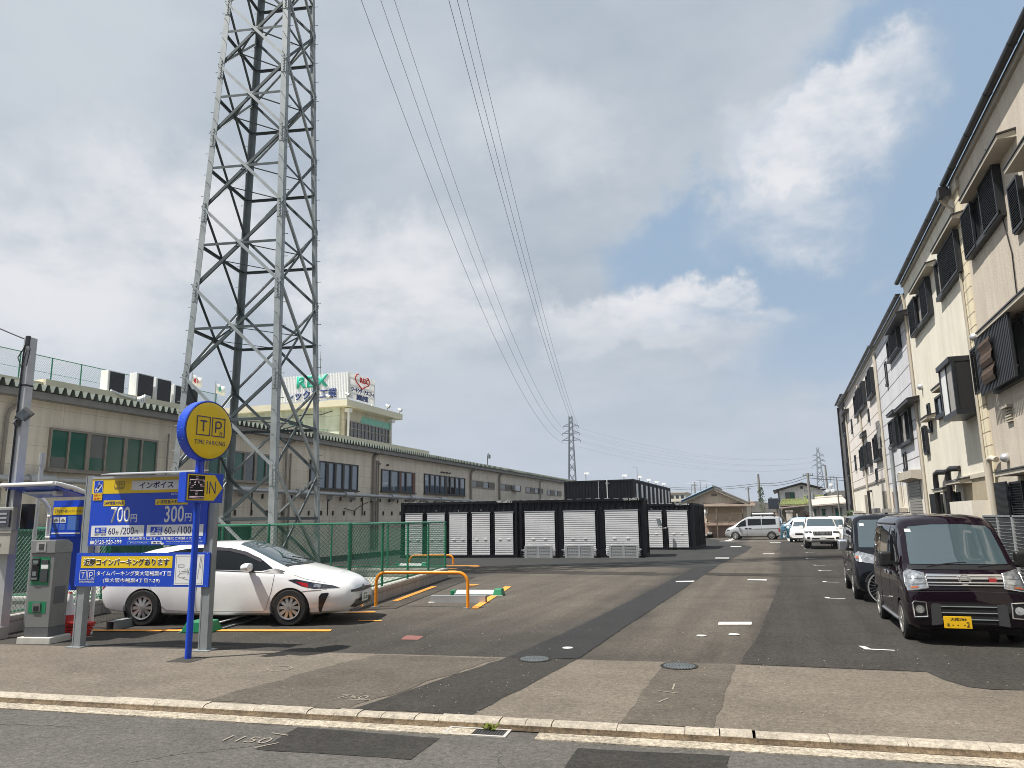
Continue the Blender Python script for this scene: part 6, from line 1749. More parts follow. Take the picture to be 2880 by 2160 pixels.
# ---- silver mini-van, side on ------------------------------------------------
sv = thing('parked_minivan', 'silver work minivan with roof racks seen from the side', 'van', (-2.22,62.3,0), R(174))
st = [(-2.02,.40,.92,1.45,1.52,.66,.72,.70,.58),(-1.98,.30,.94,1.62,1.70,.74,.79,.77,.64),(-1.7,.24,.98,1.68,1.77,.79,.835,.80,.66),(-.4,.22,.97,1.70,1.80,.80,.845,.81,.67),(.3,.22,.95,1.68,1.78,.80,.845,.81,.67),(.75,.22,.94,1.53,1.61,.80,.845,.81,.67),(1.2,.22,.92,1.24,1.30,.80,.845,.805,.69),(1.55,.22,.90,1.02,1.07,.80,.845,.80,.70),(1.9,.23,.80,.90,.94,.77,.82,.76,.60),(2.12,.26,.66,.74,.77,.68,.74,.67,.5),(2.2,.32,.55,.60,.62,.56,.62,.55,.4)]
c_ = Car(st,6); wr = .295
c_.body(sv, M['car_silver'], [(x,wr,wr*1.15,sd*.55,sd*1.1) for x in (-1.36,1.36) for sd in (-1,1)])
arches(sv, (-1.36,1.36), .83, wr*1.04)
for x in (-1.36,1.36):
    for sd in (-1,1): wheel(sv, x, sd*.76, wr, .18, sd, 8, .68)
for ax, sd in (('R',-1),('L',1)):
    c_.patch(sv, 'side_window', [(.52,1.02),(1.35,.98),(1.15,1.18),(.85,1.40),(.52,1.54)], ax, M['car_glass'])
    c_.patch(sv, 'side_window', [(-.62,1.10),(.38,1.08),(.38,1.58),(-.62,1.58)], ax, M['car_glass'])
    c_.patch(sv, 'side_window', [(-1.72,1.14),(-.68,1.11),(-.68,1.58),(-1.70,1.58)], ax, M['car_glass'])
    c_.patch(sv, 'sliding_rail', [(-1.9,.80),(-.1,.78),(.05,.82),(-1.9,.86)], ax, M['seam'], .008)
    c_.patch(sv, 'tail_lamp', [(-2.0,.60),(-1.88,.60),(-1.86,.85),(-1.98,.85)], ax, M['lamp_red'])
    c_.patch(sv, 'headlight', [(1.75,.70),(2.08,.62),(1.95,.76),(1.80,.80)], ax, M['lamp_dark'])
    mirror_part(sv, (1.05,sd*.96,1.03), (.15,.2,.19), M['trimblack'], sd)
    b = MB()
    for x in (.50,.22): p = c_.at(x,.86,ax); b.obox(p+Vector((0,sd*.02,0)), (.20,.03,.07))
    b.build('door_handle', M['trimblack'], sv)
c_.patch(sv, 'windscreen', [(.55,-.6),(1.5,-.68),(1.5,.68),(.55,.6)], 'T', M['wind_glass'])
c_.patch(sv, 'front_grille', [(-.5,.50),(.5,.50),(.48,.6),(-.48,.6)], 'F', M['trimblack'])
seams(c_, sv, [('R',[(.45,1.6),(.45,.3)]),('R',[(-.65,1.6),(-.65,.3)]),('R',[(1.3,.9),(1.1,.3)]),('L',[(.45,1.6),(.45,.3)]),('L',[(-.65,1.6),(-.65,.3)]),('L',[(1.25,.9),(1.05,.55)])], M['seam'], .006)
b = MB()
for x in (.1,-.75,-1.6): b.box(x-.04,-.6,1.78,x+.04,.6,1.90)
b.build('rack_bar', M['trimblack'], sv); b = MB(); b.cyl((.05,.3,1.97),(-.68,.3,1.97),.07,10); b.cyl((-.82,.3,1.97),(-1.5,.3,1.97),.07,10); b.cyl((.05,-.1,1.97),(-1.5,-.1,1.97),.07,10); b.build('rack_tube', M['paint_white'], sv, smooth=True)
# ---- white and pale-blue cars half hidden behind the wagon -----------------
def plain_car(name, lab, loc, rz, pnt, H=1.72):
    t = thing(name, lab, 'car', loc, rz)
    st = [(-1.95,.40,.80,1.2,1.26,.62,.68,.66,.52),(-1.9,.30,.88,H*.86,H*.90,.72,.78,.75,.6),(-1.5,.24,.92,H*.93,H*.985,.78,.83,.80,.64),(-.2,.22,.92,H*.94,H,.80,.845,.81,.65),(.4,.22,.92,H*.90,H*.96,.80,.845,.81,.65),(.95,.22,.90,H*.70,H*.75,.80,.84,.80,.67),(1.3,.22,.88,1.0,1.05,.79,.84,.79,.68),(1.7,.24,.78,.88,.92,.74,.80,.74,.58),(1.95,.3,.60,.68,.71,.62,.69,.62,.46)]
    c = Car(st,5); wr = .30
    c.body(t, pnt, [(x,wr,wr*1.15,sd*.55,sd*1.1) for x in (-1.25,1.25) for sd in (-1,1)])
    arches(t, (-1.25,1.25), .83, wr*1.04)
    for x in (-1.25,1.25):
        for sd in (-1,1): wheel(t, x, sd*.76, wr, .18, sd, 8, .66)
    for ax, sd in (('R',-1),('L',1)):
        c.patch(t, 'side_window', [(-1.5,1.0),(.95,.97),(.55,H*.84),(-1.4,H*.86)], ax, M['car_glass'])
        c.patch(t, 'headlight', [(1.5,.70),(1.84,.66),(1.72,.78),(1.52,.80)], ax, M['lamp_clear'])
        mirror_part(t, (.8,sd*.97,1.0), (.15,.2,.17), pnt, sd)
    c.patch(t, 'windscreen', [(-.62,1.06),(.62,1.06),(.56,H*.88),(-.56,H*.88)], 'F', M['wind_glass'])
    c.patch(t, 'grille', [(-.4,.50),(.4,.50),(.4,.62),(-.4,.62)], 'F', M['trimblack'])
    return t
plain_car('parked_car', 'white car mostly hidden behind the off-road wagon', (1.30,56.5,0), R(-97), M['car_white'], 1.58)
plain_car('parked_car', 'pale blue car half hidden between the silver minivan and wagon', (1.15,69.0,0), R(-172), M['car_ice'], 1.65)
plain_car('parked_car', 'white car showing one side right of the off-road wagon', (3.05,53.2,0), R(-95), M['car_white'], 1.74)
# ---- bicycles and scooter ---------------------------------------------------
def bicycle(loc, rz, lab, spoke=True, sc=1.0, lean=.12):
    t = thing('bicycle', lab, 'bicycle', loc, rz)
    T = Matrix.Rotation(lean,4,'X')
    r = .33
    for x in (-.52,.52):
        w = MB().lathe([(r-.008,-.016),(r,-.010),(r+.012,0),(r,.010),(r-.008,.016)], (x,0,r), 'Y', 40, True).xf(T).build('wheel', M['tyre'], t, smooth=True)
        MB().lathe([(r-.034,-.012),(r-.006,-.017),(r-.006,.017),(r-.034,.012)], (x,0,r), 'Y', 40, True).xf(T).build('rim', M['alu'], w)
        b = MB()
        for k in range(24):
            a = 2*pi*k/24; b.cyl((x+.03*cos(a+.5),.02*(-1)**k,r+.03*sin(a+.5)),(x+(r-.02)*cos(a),0,r+(r-.02)*sin(a)), .0030, 4)
        b.cyl((x,-.04,r),(x,.04,r), .025, 10); b.xf(T).build('spokes', M['alu'], w)
        MB().tube([(x+(r+.035)*cos(a),0,r+(r+.035)*sin(a)) for a in [R(20+8*k) for k in range(18)]], .018, 6).xf(T).build('mudguard', M['trimblack'], t)
    b = MB(); f = .016
    b.tube([(-.52,0,r),(-.05,0,.28),(.36,0,.78)], f, 8); b.tube([(-.05,0,.28),(-.2,0,.85)], f, 8); b.tube([(-.52,0,r),(-.18,0,.72)], f*.7, 8); b.tube([(.52,0,r),(.38,0,.72),(.34,0,1.02)], f, 8); b.xf(T).build('frame', M['trimblack'], t)
    b = MB(); b.tube([(.30,-.27,1.02),(.36,-.1,1.04),(.36,.1,1.04),(.30,.27,1.02)], .012, 6); b.xf(T).build('handlebar', M['chrome'], t)
    b = MB(); b.prism([(-.12,-.09),(.10,-.03),(.14,0),(.10,.03),(-.12,.09)], (-.2,0,.86), (1,0,0), (0,1,0), (0,0,.06)); b.xf(T).build('saddle', M['black'], t)
    MB().tube([(.40,.05,.55),(.62,.06,.24)], .035, 8).xf(T).build('stay_cover', M['white_board'], t)
    t.scale = (sc,)*3
    return t
bicycle((2.37,17.72,0), R(196), 'black bicycle leaning between the plum van and the dark van')
bicycle((-.02,64.0,0), R(80), 'dark bicycle standing behind the silver minivan', sc=1.0)
t = thing('scooter', 'black scooter parked beside the blue tarpaulin', 'scooter', (.85,62.5,0), R(-70))
for x in (-.6,.6): wheel(t, x, 0, .24, .10, 1, 5, .55)
b = MB(); b.tube([(.6,0,.24),(.45,0,.75),(.40,0,1.0)], .04, 8); b.prism([(-.75,.35),(.1,.30),(.35,.32),(.42,.75),(.30,.78),(.2,.42),(-.1,.45),(-.2,.70),(-.8,.72)], (0,-.14,0), (1,0,0), (0,0,1), (0,.28,0)); b.build('body', M['trimblack'], t, bevel=.03)
MB().tube([(.36,-.3,1.02),(.40,0,1.03),(.36,.3,1.02)], .02, 6).build('handlebar', M['chrome'], t); MB().box(-.75,-.15,.73,-.15,.15,.80).build('seat', M['black'], t, bevel=.03); MB().box(.40,-.10,.80,.50,.10,.92).build('headlight', M['lamp_clear'], t)
b = MB(); rr = random.Random(9); n, m_ = 12, 8; vs = []; fs = []
for i in range(n+1):
    for j in range(m_+1):
        u, v = i/n, j/m_; a = pi*v
        vs.append((-.65+1.3*u, .35*cos(a)*(1+.1*sin(7*u)), .02+1.08*sin(a)**.5*(1-.25*u)+rr.uniform(-.03,.03)*(0 if j in (0,m_) else 1)))
for i in range(n):
    for j in range(m_): fs.append((i*(m_+1)+j,(i+1)*(m_+1)+j,(i+1)*(m_+1)+j+1,i*(m_+1)+j+1))
fs += [tuple(range(m_+1)), tuple(n*(m_+1)+j for j in range(m_,-1,-1))]
o = b.add(vs,fs).build('tarpaulin', mat('teal_tarp',(0.03,0.13,0.20),.6,var=.25,scale=4)); o.location = (.3,65.0,0); o.rotation_euler = (0,0,R(8)); tag(o, 'teal tarpaulin draped over something behind the silver minivan', 'tarpaulin')

# ------------------------------------------------------------------ terraced houses, right
FX = 4.4
def hb(b, y0, y1, z0, z1, d0, d1):                       # box on the street face: d = distance out from the wall
    return b.box(FX-d1, y0, z0, FX-d0, y1, z1)
def house(name, y0, y1, ztop, wm, label, depth=7.0, gut=None, eave=.10, rise=1.6):
    t = thing(name, label, 'building', (FX,y0,0))
    MB().box(FX,y0,0,FX+depth,y1,ztop).build('wall', wm, t, world=True)
    b = MB(); hb(b, y0, y1, ztop-.02, ztop+.10, -.05, eave-.03); b.build('soffit', M['soffit'], t, world=True)
    b = MB(); b.add([(FX-eave,y0-.02,ztop+.10),(FX-eave,y1+.02,ztop+.10),(FX+depth/2,y1+.02,ztop+.10+rise),(FX+depth/2,y0-.02,ztop+.10+rise),(FX+depth+.4,y0-.02,ztop+.1),(FX+depth+.4,y1+.02,ztop+.1)], [(0,1,2,3),(3,2,5,4),(0,4,5,1),(0,3,4),(1,5,2)]); b.build('roof', M['kawara'], t, world=True)
    b = MB(); n = 10
    pts = [(FX-eave-.08+.08*cos(a)*1.0, ztop+.15+.08*sin(a)) for a in [pi+pi*k/8 for k in range(9)]]
    for (xa,za),(xb,zb) in zip(pts, pts[1:]): b.quad((xa,y0+.02,za),(xb,y0+.02,zb),(xb,y1-.02,zb),(xa,y1-.02,za))
    b.add([(x,y0+.02,z) for x,z in pts], [tuple(range(9))]); b.add([(x,y1-.02,z) for x,z in pts], [tuple(range(9))])
    g = b.build('gutter', M['gutter_dark'], t, world=True)
    b = MB(); y = y0+.4
    while y < y1:
        b.tube([(xa,y,za) for xa,za in [(FX-eave-.08+.083*cos(a),ztop+.15+.083*sin(a)) for a in [pi+pi*k/8 for k in range(9)]]], .006, 4); y += 1.6
    b.build('gutter_straps', M['black_metal'], g).matrix_parent_inverse = t.matrix_basis.inverted()
    return t
M['soffit'] = mat('soffit_board', (0.40,0.37,0.32), .8, var=.08)
M['kawara'] = mat('dark_roof_tile', (0.045,0.045,0.048), .6, var=.3, scale=6)
M['gutter_dark'] = mat('dark_gutter', (0.016,0.014,0.014), .35, var=.1)
M['w1'] = panel_wall('beige_roughcast', (0.62,0.55,0.455), (0.62,0.55,0.455), 9, 9, 0.0, stain=.14, bmp=.8, bscale=26, ax=('Y','Z'), spk=.13)
M['w2'] = panel_wall('cream_roughcast', (0.78,0.735,0.615), (0.78,0.735,0.615), 9, 9, 0.0, stain=.09, bmp=.7, bscale=30, ax=('Y','Z'), spk=.10)
M['w3'] = panel_wall('grey_siding', (0.63,0.635,0.66), (0.16,0.155,0.16), 60, .62, 0.022, stain=.09, bmp=.1, ax=('Y','Z'))
M['w4'] = panel_wall('pinkish_siding', (0.74,0.69,0.635), (0.24,0.21,0.19), 60, .64, 0.022, stain=.10, bmp=.1, ax=('Y','Z'))
M['w5'] = panel_wall('dark_siding', (0.085,0.085,0.09), (0.03,0.03,0.03), 60, .5, 0.02, ax=('Y','Z'))
M['tile_strip'] = panel_wall('cream_tile_strip', (0.74,0.66,0.48), (0.26,0.22,0.15), 2.0, .30, .014, ax=('Y','Z'), stain=.1)
M['plain_render'] = mat('pale_render', (0.72,0.67,0.58), .9, var=.07, bmp=.4, bscale=40)
M['trim'] = mat('cream_trim', (0.50,0.455,0.375), .7, var=.08)
M['hoodtop'] = mat('dark_hood_sheet', (0.035,0.033,0.035), .4, var=.15)
M['mesh_screen'] = mat('window_screen', (0.33,0.31,0.28), .5, var=.12)

def wpart(t, b, name, m, **k): return b.build(name, m, t, world=True, **k)
def hood(t, y0, y1, z, d=.36, m=None, th=.13):
    d = d*.72; q_ = (FX-d)/FX; y0, y1, z = y0*q_, y1*q_, 1.87+(z-1.87)*(1+q_)/2
    b = MB(); b.prism([(0,0),(d,0),(d,th*.55),(0,th)], (FX,y0,z), (-1,0,0), (0,0,1), (0,y1-y0,0))
    o = wpart(t, b, 'canopy', m or M['trim'])
    b = MB(); b.prism([(-.0,th+.004),(d+.02,th*.55+.004),(d+.02,th*.55+.03),(-.0,th+.035)], (FX,y0-.03,z), (-1,0,0), (0,0,1), (0,y1-y0+.06,0))
    q = b.build('canopy_sheet', M['hoodtop'], o); q.data.transform(t.matrix_basis.inverted())
def sub(par, t, b, name, m):
    q = b.build(name, m, par); q.data.transform(t.matrix_basis.inverted()); return q
def win(t, y0, y1, z0, z1, panes=2, pm=None, d=.08, shut=(), name='window'):
    """shut = list of (ya, yb) louvered shutters hung outside"""
    q_ = (FX-d*.9)/FX; cz = lambda z: 1.87+(z-1.87)*q_
    y0, y1, z0, z1 = y0*q_, y1*q_, cz(z0), cz(z1); shut = [(a*q_,b_*q_) for a,b_ in shut]
    f = MB(); w = .06
    hb(f,y0,y1,z0-.05,z0+w,0,d+.03); hb(f,y0,y1,z1-w,z1,0,d); hb(f,y0,y0+w,z0+w,z1-w,0,d); hb(f,y1-w,y1,z0+w,z1-w,0,d)
    for k in range(1,panes): y = y0+(y1-y0)*k/panes; hb(f,y-.025,y+.025,z0+w,z1-w,0,d-.02)
    o = wpart(t, f, name, M['louver'])
    for k in range(panes):
        a = y0+w+(y1-y0-2*w)*k/panes; c = y0+w+(y1-y0-2*w)*(k+1)/panes
        b = MB(); hb(b,a,c,z0+w,z1-w,-.01,.015+.012*(k%2)); m = pm[k%len(pm)] if pm else M['glass']; sub(o,t,b,'pane',m)
    for ya, yb in shut: louver(t, o, ya, yb, z0-.02, z1+.02, d)
    return o
def louver(t, par, ya, yb, z0, z1, d, horizontal=True, m=None):
    b = MB(); w = .045; D = d+.05
    hb(b,ya,ya+w,z0,z1,d-.0,D); hb(b,yb-w,yb,z0,z1,d-.0,D); hb(b,ya+w,yb-w,z0,z0+w,d-.0,D); hb(b,ya+w,yb-w,z1-w,z1,d-.0,D)
    z = z0+w; p = .048
    while z < z1-w-.03:
        b.add([(FX-d-.008,ya+w,z+.034),(FX-d-.008,yb-w,z+.034),(FX-d-.046,yb-w,z+.008),(FX-d-.046,ya+w,z+.008),(FX-d-.008,ya+w,z+.042),(FX-d-.008,yb-w,z+.042),(FX-d-.046,yb-w,z+.016),(FX-d-.046,ya+w,z+.016)], [(0,3,2,1),(4,5,6,7),(0,1,5,4),(1,2,6,5),(2,3,7,6),(3,0,4,7)]); z += p
    hb(b, ya+w, yb-w, z0+w, z1-w, d-.004, d-.001)
    q = sub(par,t,b,'louver_shutter', m or M['louver'])
def pipe(t, pts, r, m, name='pipe'):
    b = MB(); b.tube([(FX-d,y,z) for y,z,d in pts], r, 10); return wpart(t,b,name,m,smooth=True)

# 1 nearest, rough beige
h1 = house('terraced_house', 5.0, 19.2, 9.5, M['w1'], 'nearest beige roughcast terraced house, three storeys with charcoal shutters')
b = MB(); hb(b, 18.62,19.17, 0, 9.45, 0, .03); wpart(h1,b,'tile_strip',M['tile_strip'])
b = MB(); hb(b, 18.5,19.2, 9.25, 9.48, .0, .08); wpart(h1,b,'eave_end',M['trim'])
win(h1, 15.85,18.6, 7.55,8.55, 3, [M['glass'],M['dark'],M['glass']], .10, [(15.85,16.98),(17.7,18.62)]); hood(h1, 15.5,18.7, 8.66, .42)
win(h1, 14.6,15.2, 6.9,7.75, 1, None, .05, [(14.6,15.2)]); hood(h1, 13.9,15.35, 7.9, .42); hood(h1, 12.0,13.6, 7.7, .42)
win(h1, 12.0,13.6, 6.6,7.6, 2, None, .08, [(12.0,12.8)])
o = win(h1, 15.4,17.9, 4.36,5.46, 3, [M['dark']], .06); louver(h1, o, 17.86,18.8, 4.44,5.46, .12)
b = MB(); y = 15.4
while y < 17.85: hb(b,y,y+.05,4.28,5.52,.22,.27); y += .105
hb(b,15.4,17.85,4.45,4.49,.19,.22); hb(b,15.4,17.85,5.3,5.34,.19,.22); sub(o,h1,b,'window_bars',M['louver'])
b = MB(); n = 10
for i in range(n):
    z = 5.28-.085*i; j = .02*sin(i*1.7)
    b.quad((FX-.31-j,16.45,z),(FX-.31-j,17.35,z),(FX-.31+.02*sin((i+1)*1.7)*-1,17.38,z-.085),(FX-.31+.02*sin((i+1)*1.7)*-1,16.5,z-.085))
mt2 = wpart(h1,b,'hanging_mat',mat('brown_reed_mat',(0.075,0.048,0.034),.95,var=.35,scale=22,bmp=.6,bscale=80)); mt2['label'] = 'brown woven mat hung over the dark window bars'; mt2.modifiers.new('thick','SOLIDIFY').thickness = .015
hood(h1, 15.2,18.75, 5.60, .42); hood(h1, 12.4,14.7, 4.95, .42); win(h1, 12.5,14.4, 3.75,4.85, 2, None, .08, [(12.5,13.4)])
b = MB()
for k in range(5): hb(b,16.88,17.25,3.62+k*.055,3.645+k*.055,0,.05)
hb(b,16.84,17.29,3.90,3.95,0,.11); wpart(h1,b,'wall_vent',M['mark_yellow'] if False else M['trim'])
hood(h1, 15.6,18.75, 2.58, .55); hood(h1, 13.0,15.5, 2.75, .6)
o = win(h1, 16.4,18.1, .9,2.44, 2, [M['glass']], .07); louver(h1,o,16.4,17.2,.9,2.44,.10)
b = MB(); y = 17.25
while y < 18.1: hb(b,y,y+.035,.85,2.46,.16,.20); y += .07
sub(o,h1,b,'window_bars',M['louver'])
pipe(h1, [(18.15,2.95,.08),(18.35,3.0,.12),(18.5,2.98,.14),(18.55,2.8,.14),(18.55,.1,.14)], .06, M['trim'])
def vent_ball(t,y,z):
    b = MB(); b.lathe([(0,-.0),(.09,-.0),(.10,.04),(.085,.10),(.05,.135),(0,.15)], (0,0,0),'Y',14); b.xf(Matrix.Translation((FX,y,z)) @ Matrix.Rotation(R(90),4,'Z')); wpart(t,b,'vent_cap',M['alu'],smooth=True)
vent_ball(h1,18.75,5.75); vent_ball(h1,17.6,2.95)
wpart(h1, MB().tube([(FX-.02,16.2,9.05),(FX-.03,15.9,8.0),(FX-.02,15.5,6.6),(FX-.02,15.6,5.4),(FX-.02,15.25,4.9)], .012, 5), 'cable', M['gutter_dark'])
# 2 cream house with the bay window
h2 = house('terraced_house', 19.2, 27.1, 9.42, M['w2'], 'cream roughcast terraced house with a boxed bay window')
win(h2, 19.4,22.18, 7.56,8.56, 3, [M['glass'],M['glass'],M['mesh_screen']], .10, [(19.42,20.4),(20.35,21.34)]); hood(h2, 19.6,22.3, 8.70, .36)
win(h2, 23.25,26.45, 7.52,8.54, 3, [M['glass'],M['mesh_screen'],M['glass']], .10, [(23.27,24.3),(25.25,26.45)]); hood(h2, 23.2,26.2, 8.66, .36)
b = MB(); hb(b,19.25,20.75,4.08,4.2,0,.48); hb(b,19.25,20.75,5.32,5.44,0,.52); hb(b,19.25,19.33,4.2,5.32,.40,.47); hb(b,20.67,20.75,4.2,5.32,.40,.47); hb(b,19.98,20.04,4.2,5.32,.42,.46); hb(b,19.25,19.33,4.2,5.32,0,.08)
bw_ = wpart(h2,b,'bay_window',M['louver'])
b = MB(); hb(b,19.33,19.98,4.2,5.32,.42,.44); sub(bw_,h2,b,'pane',M['mesh_screen']); b = MB(); hb(b,20.04,20.67,4.2,5.32,.42,.445); sub(bw_,h2,b,'pane',M['paint_white'])
b = MB(); hb(b,19.26,19.29,4.2,5.32,.08,.40); sub(bw_,h2,b,'side_pane',M['dark'])
b = MB(); hb(b,20.71,20.74,4.2,5.32,.0,.40); sub(bw_,h2,b,'side_pane',M['dark'])
win(h2, 22.75,24.2, 4.56,5.16, 2, None, .07); hood(h2, 22.6,24.5, 5.25, .34)
win(h2, 25.12,25.52, 4.32,5.15, 1, None, .05)
o = win(h2, 25.95,26.5, 3.71,4.54, 1, None, .05, [(25.95,26.5)]); hood(h2, 25.7,26.9, 4.66, .36)
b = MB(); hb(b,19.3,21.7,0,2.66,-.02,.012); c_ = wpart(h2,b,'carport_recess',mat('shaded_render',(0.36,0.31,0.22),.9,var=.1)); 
b = MB(); hb(b,19.2,21.9,2.66,2.76,0,.05); hb(b,21.72,21.9,0,2.66,0,.05); wpart(h2,b,'carport_frame',M['trim'])
b = MB(); hb(b,18.9,21.2,0,2.12,.35,.48); hb(b,18.9,19.0,0,2.12,.0,.35); hb(b,21.1,21.2,0,2.12,0,.35); wpart(h2,b,'screen_wall',M['plain_render'])
for y0_,y1_ in ((24.85,25.9),(22.5,23.6)):
    o = win(h2, y0_,y1_, 1.0,2.4, 1, None, .05); b = MB(); y = y0_
    while y < y1_-.1: hb(b,y,y+.04,.95,2.42,.10,.15); y += .085
    sub(o,h2,b,'window_bars',M['louver'])
hood(h2, 22.3,24.0, 2.6, .4); hood(h2,24.5,26.1,2.45,.4)
for y in (24.35,22.6): pipe(h2, [(y-.7,2.98,.02),(y-.3,3.0,.16),(y-.05,2.96,.18),(y,2.8,.18),(y,2.35,.18),(y+.05,2.1,.18),(y+.05,.2,.18)], .075, M['gutter_dark'])
vent_ball(h2,25.75,5.75); pipe(h2, [(26.9,9.1,.1),(26.95,8.7,.05),(26.95,.1,.05)], .04, M['trim'], 'downpipe')
b = MB(); hb(b,18.95,19.25,9.25,9.5,.14,.34); wpart(h2,b,'gutter_hopper',M['gutter_dark']); pipe(h2, [(19.15,9.25,.3),(19.2,9.15,.2),(19.2,9.0,.06),(19.2,.2,.06)], .035, M['trim'], 'downpipe')
# 3 pale grey siding
h3 = house('terraced_house', 27.1, 35.8, 9.05, M['w3'], 'pale grey sided terraced house with a cloth hung at a window')
b = MB(); hb(b,27.1,27.5,0,8.9,0,.03); wpart(h3,b,'corner_strip',mat('taupe_strip',(0.36,0.31,0.26),.8,var=.1))
win(h3, 29.2,32.3, 7.8,8.62, 3, None, .10, [(29.2,31.2)]); hood(h3, 29.1,32.5, 8.66, .5, M['hoodtop'])
win(h3, 28.9,32.0, 4.37,5.52, 3, [M['glass'],M['mesh_screen'],M['glass']], .10, [(31.0,32.0)]); hood(h3, 28.8,32.2, 5.58, .5, M['hoodtop'])
win(h3, 32.9,34.2, 4.6,5.6, 2, None, .08); hood(h3, 32.6,34.4, 5.66, .5, M['hoodtop'])
b = MB()
for i in range(8):
    for j in range(5):
        f = lambda a,c: (FX-.46+.05*sin(a*2.1+c), 33.0+1.0*a/8*(1-.35*(1-c/5))+.2*(1-c/5), 5.6-1.1*c/5)
        b.quad(f(i,j),f(i+1,j),f(i+1,j+1),f(i,j+1))
o = wpart(h3,b,'hanging_cloth',mat('grey_cloth',(0.16,0.16,0.16),.95,var=.1)); o.modifiers.new('thick','SOLIDIFY').thickness = .01
win(h3, 33.0,33.45, 7.05,8.0, 1, [M['mesh_screen']], .05); win(h3, 30.6,31.2, 3.45,4.1, 1, [M['mesh_screen']], .06)
b = MB(); b.prism([(0,2.95),(.32,3.02),(.32,3.28),(0,3.28)], (FX,27.6,0), (-1,0,0), (0,0,1), (0,3.1,0)); wpart(h3,b,'shutter_box',M['trim'])
b = MB(); z = .05
while z < 2.9: hb(b,28.05,30.55,z,z+.085,.01,.035); z += .10
wpart(h3,b,'roller_shutter',mat('grey_shutter',(0.30,0.29,0.27),.5,.2,var=.1))
b = MB(); hb(b,27.52,35.78,0,2.92,0,.006); wpart(h3,b,'lower_wall',M['plain_render'])
b = MB(); hb(b,31.3,32.5,.2,2.05,.02,.35); wpart(h3,b,'meter_cabinet',mat('cabinet_beige',(0.42,0.38,0.32),.6))
pipe(h3, [(31.5,3.35,.04),(31.75,3.4,.10),(31.85,3.3,.1),(31.85,2.1,.1)], .04, M['trim']); b = MB(); hb(b,33.4,34.9,0,2.75,.01,.02); wpart(h3,b,'doorway',mat('door_brown',(0.22,0.13,0.08),.7)); b = MB(); hb(b,33.2,35.2,0,2.05,.35,.45); wpart(h3,b,'screen_wall',mat('grey_screen',(0.26,0.25,0.23),.8,var=.1))
pipe(h3, [(35.7,8.9,.05),(35.7,.1,.05)], .05, M['trim'], 'downpipe')
# 4 long pinkish-beige siding
h4 = house('terraced_house', 35.8, 53.0, 9.15, M['w4'], 'long pinkish beige sided terraced house near the far end')
for a in ((43.6,47.6),(41.5,44.0),(37.6,40.5)): win(h4, a[0]+.1,a[1]-.1, 7.45,8.65, 3, [M['glass'],M['mesh_screen'],M['glass']], .12, [(a[0]+.1,(a[0]+a[1])/2)])
for a in ((44.1,47.2),(41.8,43.4),(37.2,40.2)): win(h4, a[0],a[1], 4.36,5.5, 2, None, .12, [(a[0],(a[0]+a[1])/2)])
for a in ((40.55,40.95,6.45,7.05),(49.8,50.3,6.8,7.65),(49.7,50.3,4.55,5.42),(39.7,40.3,3.42,4.02)): win(h4, a[0],a[1],a[2],a[3], 1, None, .06)
hood(h4, 44.4,46.0, 5.95, .3, M['hoodtop'], .3)
b = MB(); hb(b,35.8,53,3.32,3.42,0,.05); wpart(h4,b,'belt_course',M['frame_tan'])
b = MB(); hb(b,35.82,52.98,0,3.32,0,.006); wpart(h4,b,'lower_wall',M['plain_render'])
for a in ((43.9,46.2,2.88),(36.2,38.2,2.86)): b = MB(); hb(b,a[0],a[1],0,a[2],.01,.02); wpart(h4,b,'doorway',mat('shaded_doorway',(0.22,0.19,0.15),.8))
b = MB(); hb(b,37.0,39.6,0,2.1,.3,.4); wpart(h4,b,'gate',mat('gate_grey',(0.22,0.215,0.20),.6,var=.1)); b = MB(); hb(b,47.4,48.8,0,2.0,.05,.5); wpart(h4,b,'meter_cabinet',mat('cabinet_pale',(0.45,0.43,0.38),.6))
for y,m_ in ((43.9,'trim'),(52.6,'trim'),(35.9,'trim')): pipe(h4, [(y,8.8,.06),(y,.1,.06)], .06, M[m_], 'downpipe')
pipe(h4, [(42.3,3.0,.05),(42.2,3.0,.2),(42.2,.1,.2)], .07, M['gutter_dark'])
# 5 dark house at the end
h5 = house('terraced_house', 53.0, 58.5, 9.6, M['w5'], 'dark sided terraced house closing the far end of the row', rise=2.2)
win(h5, 54.4,57.0, 7.3,8.3, 2, None, .1); win(h5, 54.6,56.4, 4.4,5.4, 2, None, .1); hood(h5,54.2,57.3,8.5,.4,M['hoodtop']); win(h5, 54.5,56.5,1.3,2.5,2,None,.08)
for y in (53.2,54.2,58.2): pipe(h5, [(y,9.5,.08),(y,.1,.08)], .06, M['gutter_dark'], 'downpipe')
# utility post and small green shrub by the wall
t = thing('steel_post', 'grey steel post standing before the pale grey house', 'post', (3.95,30.6,0)); MB().cyl((0,0,0),(0,0,4.25), .07, 10).build('shaft', M['galv'], t, smooth=True); MB().cyl((0,0,4.22),(0,0,4.3), .09, 10).build('cap', M['galv_dark'], t)
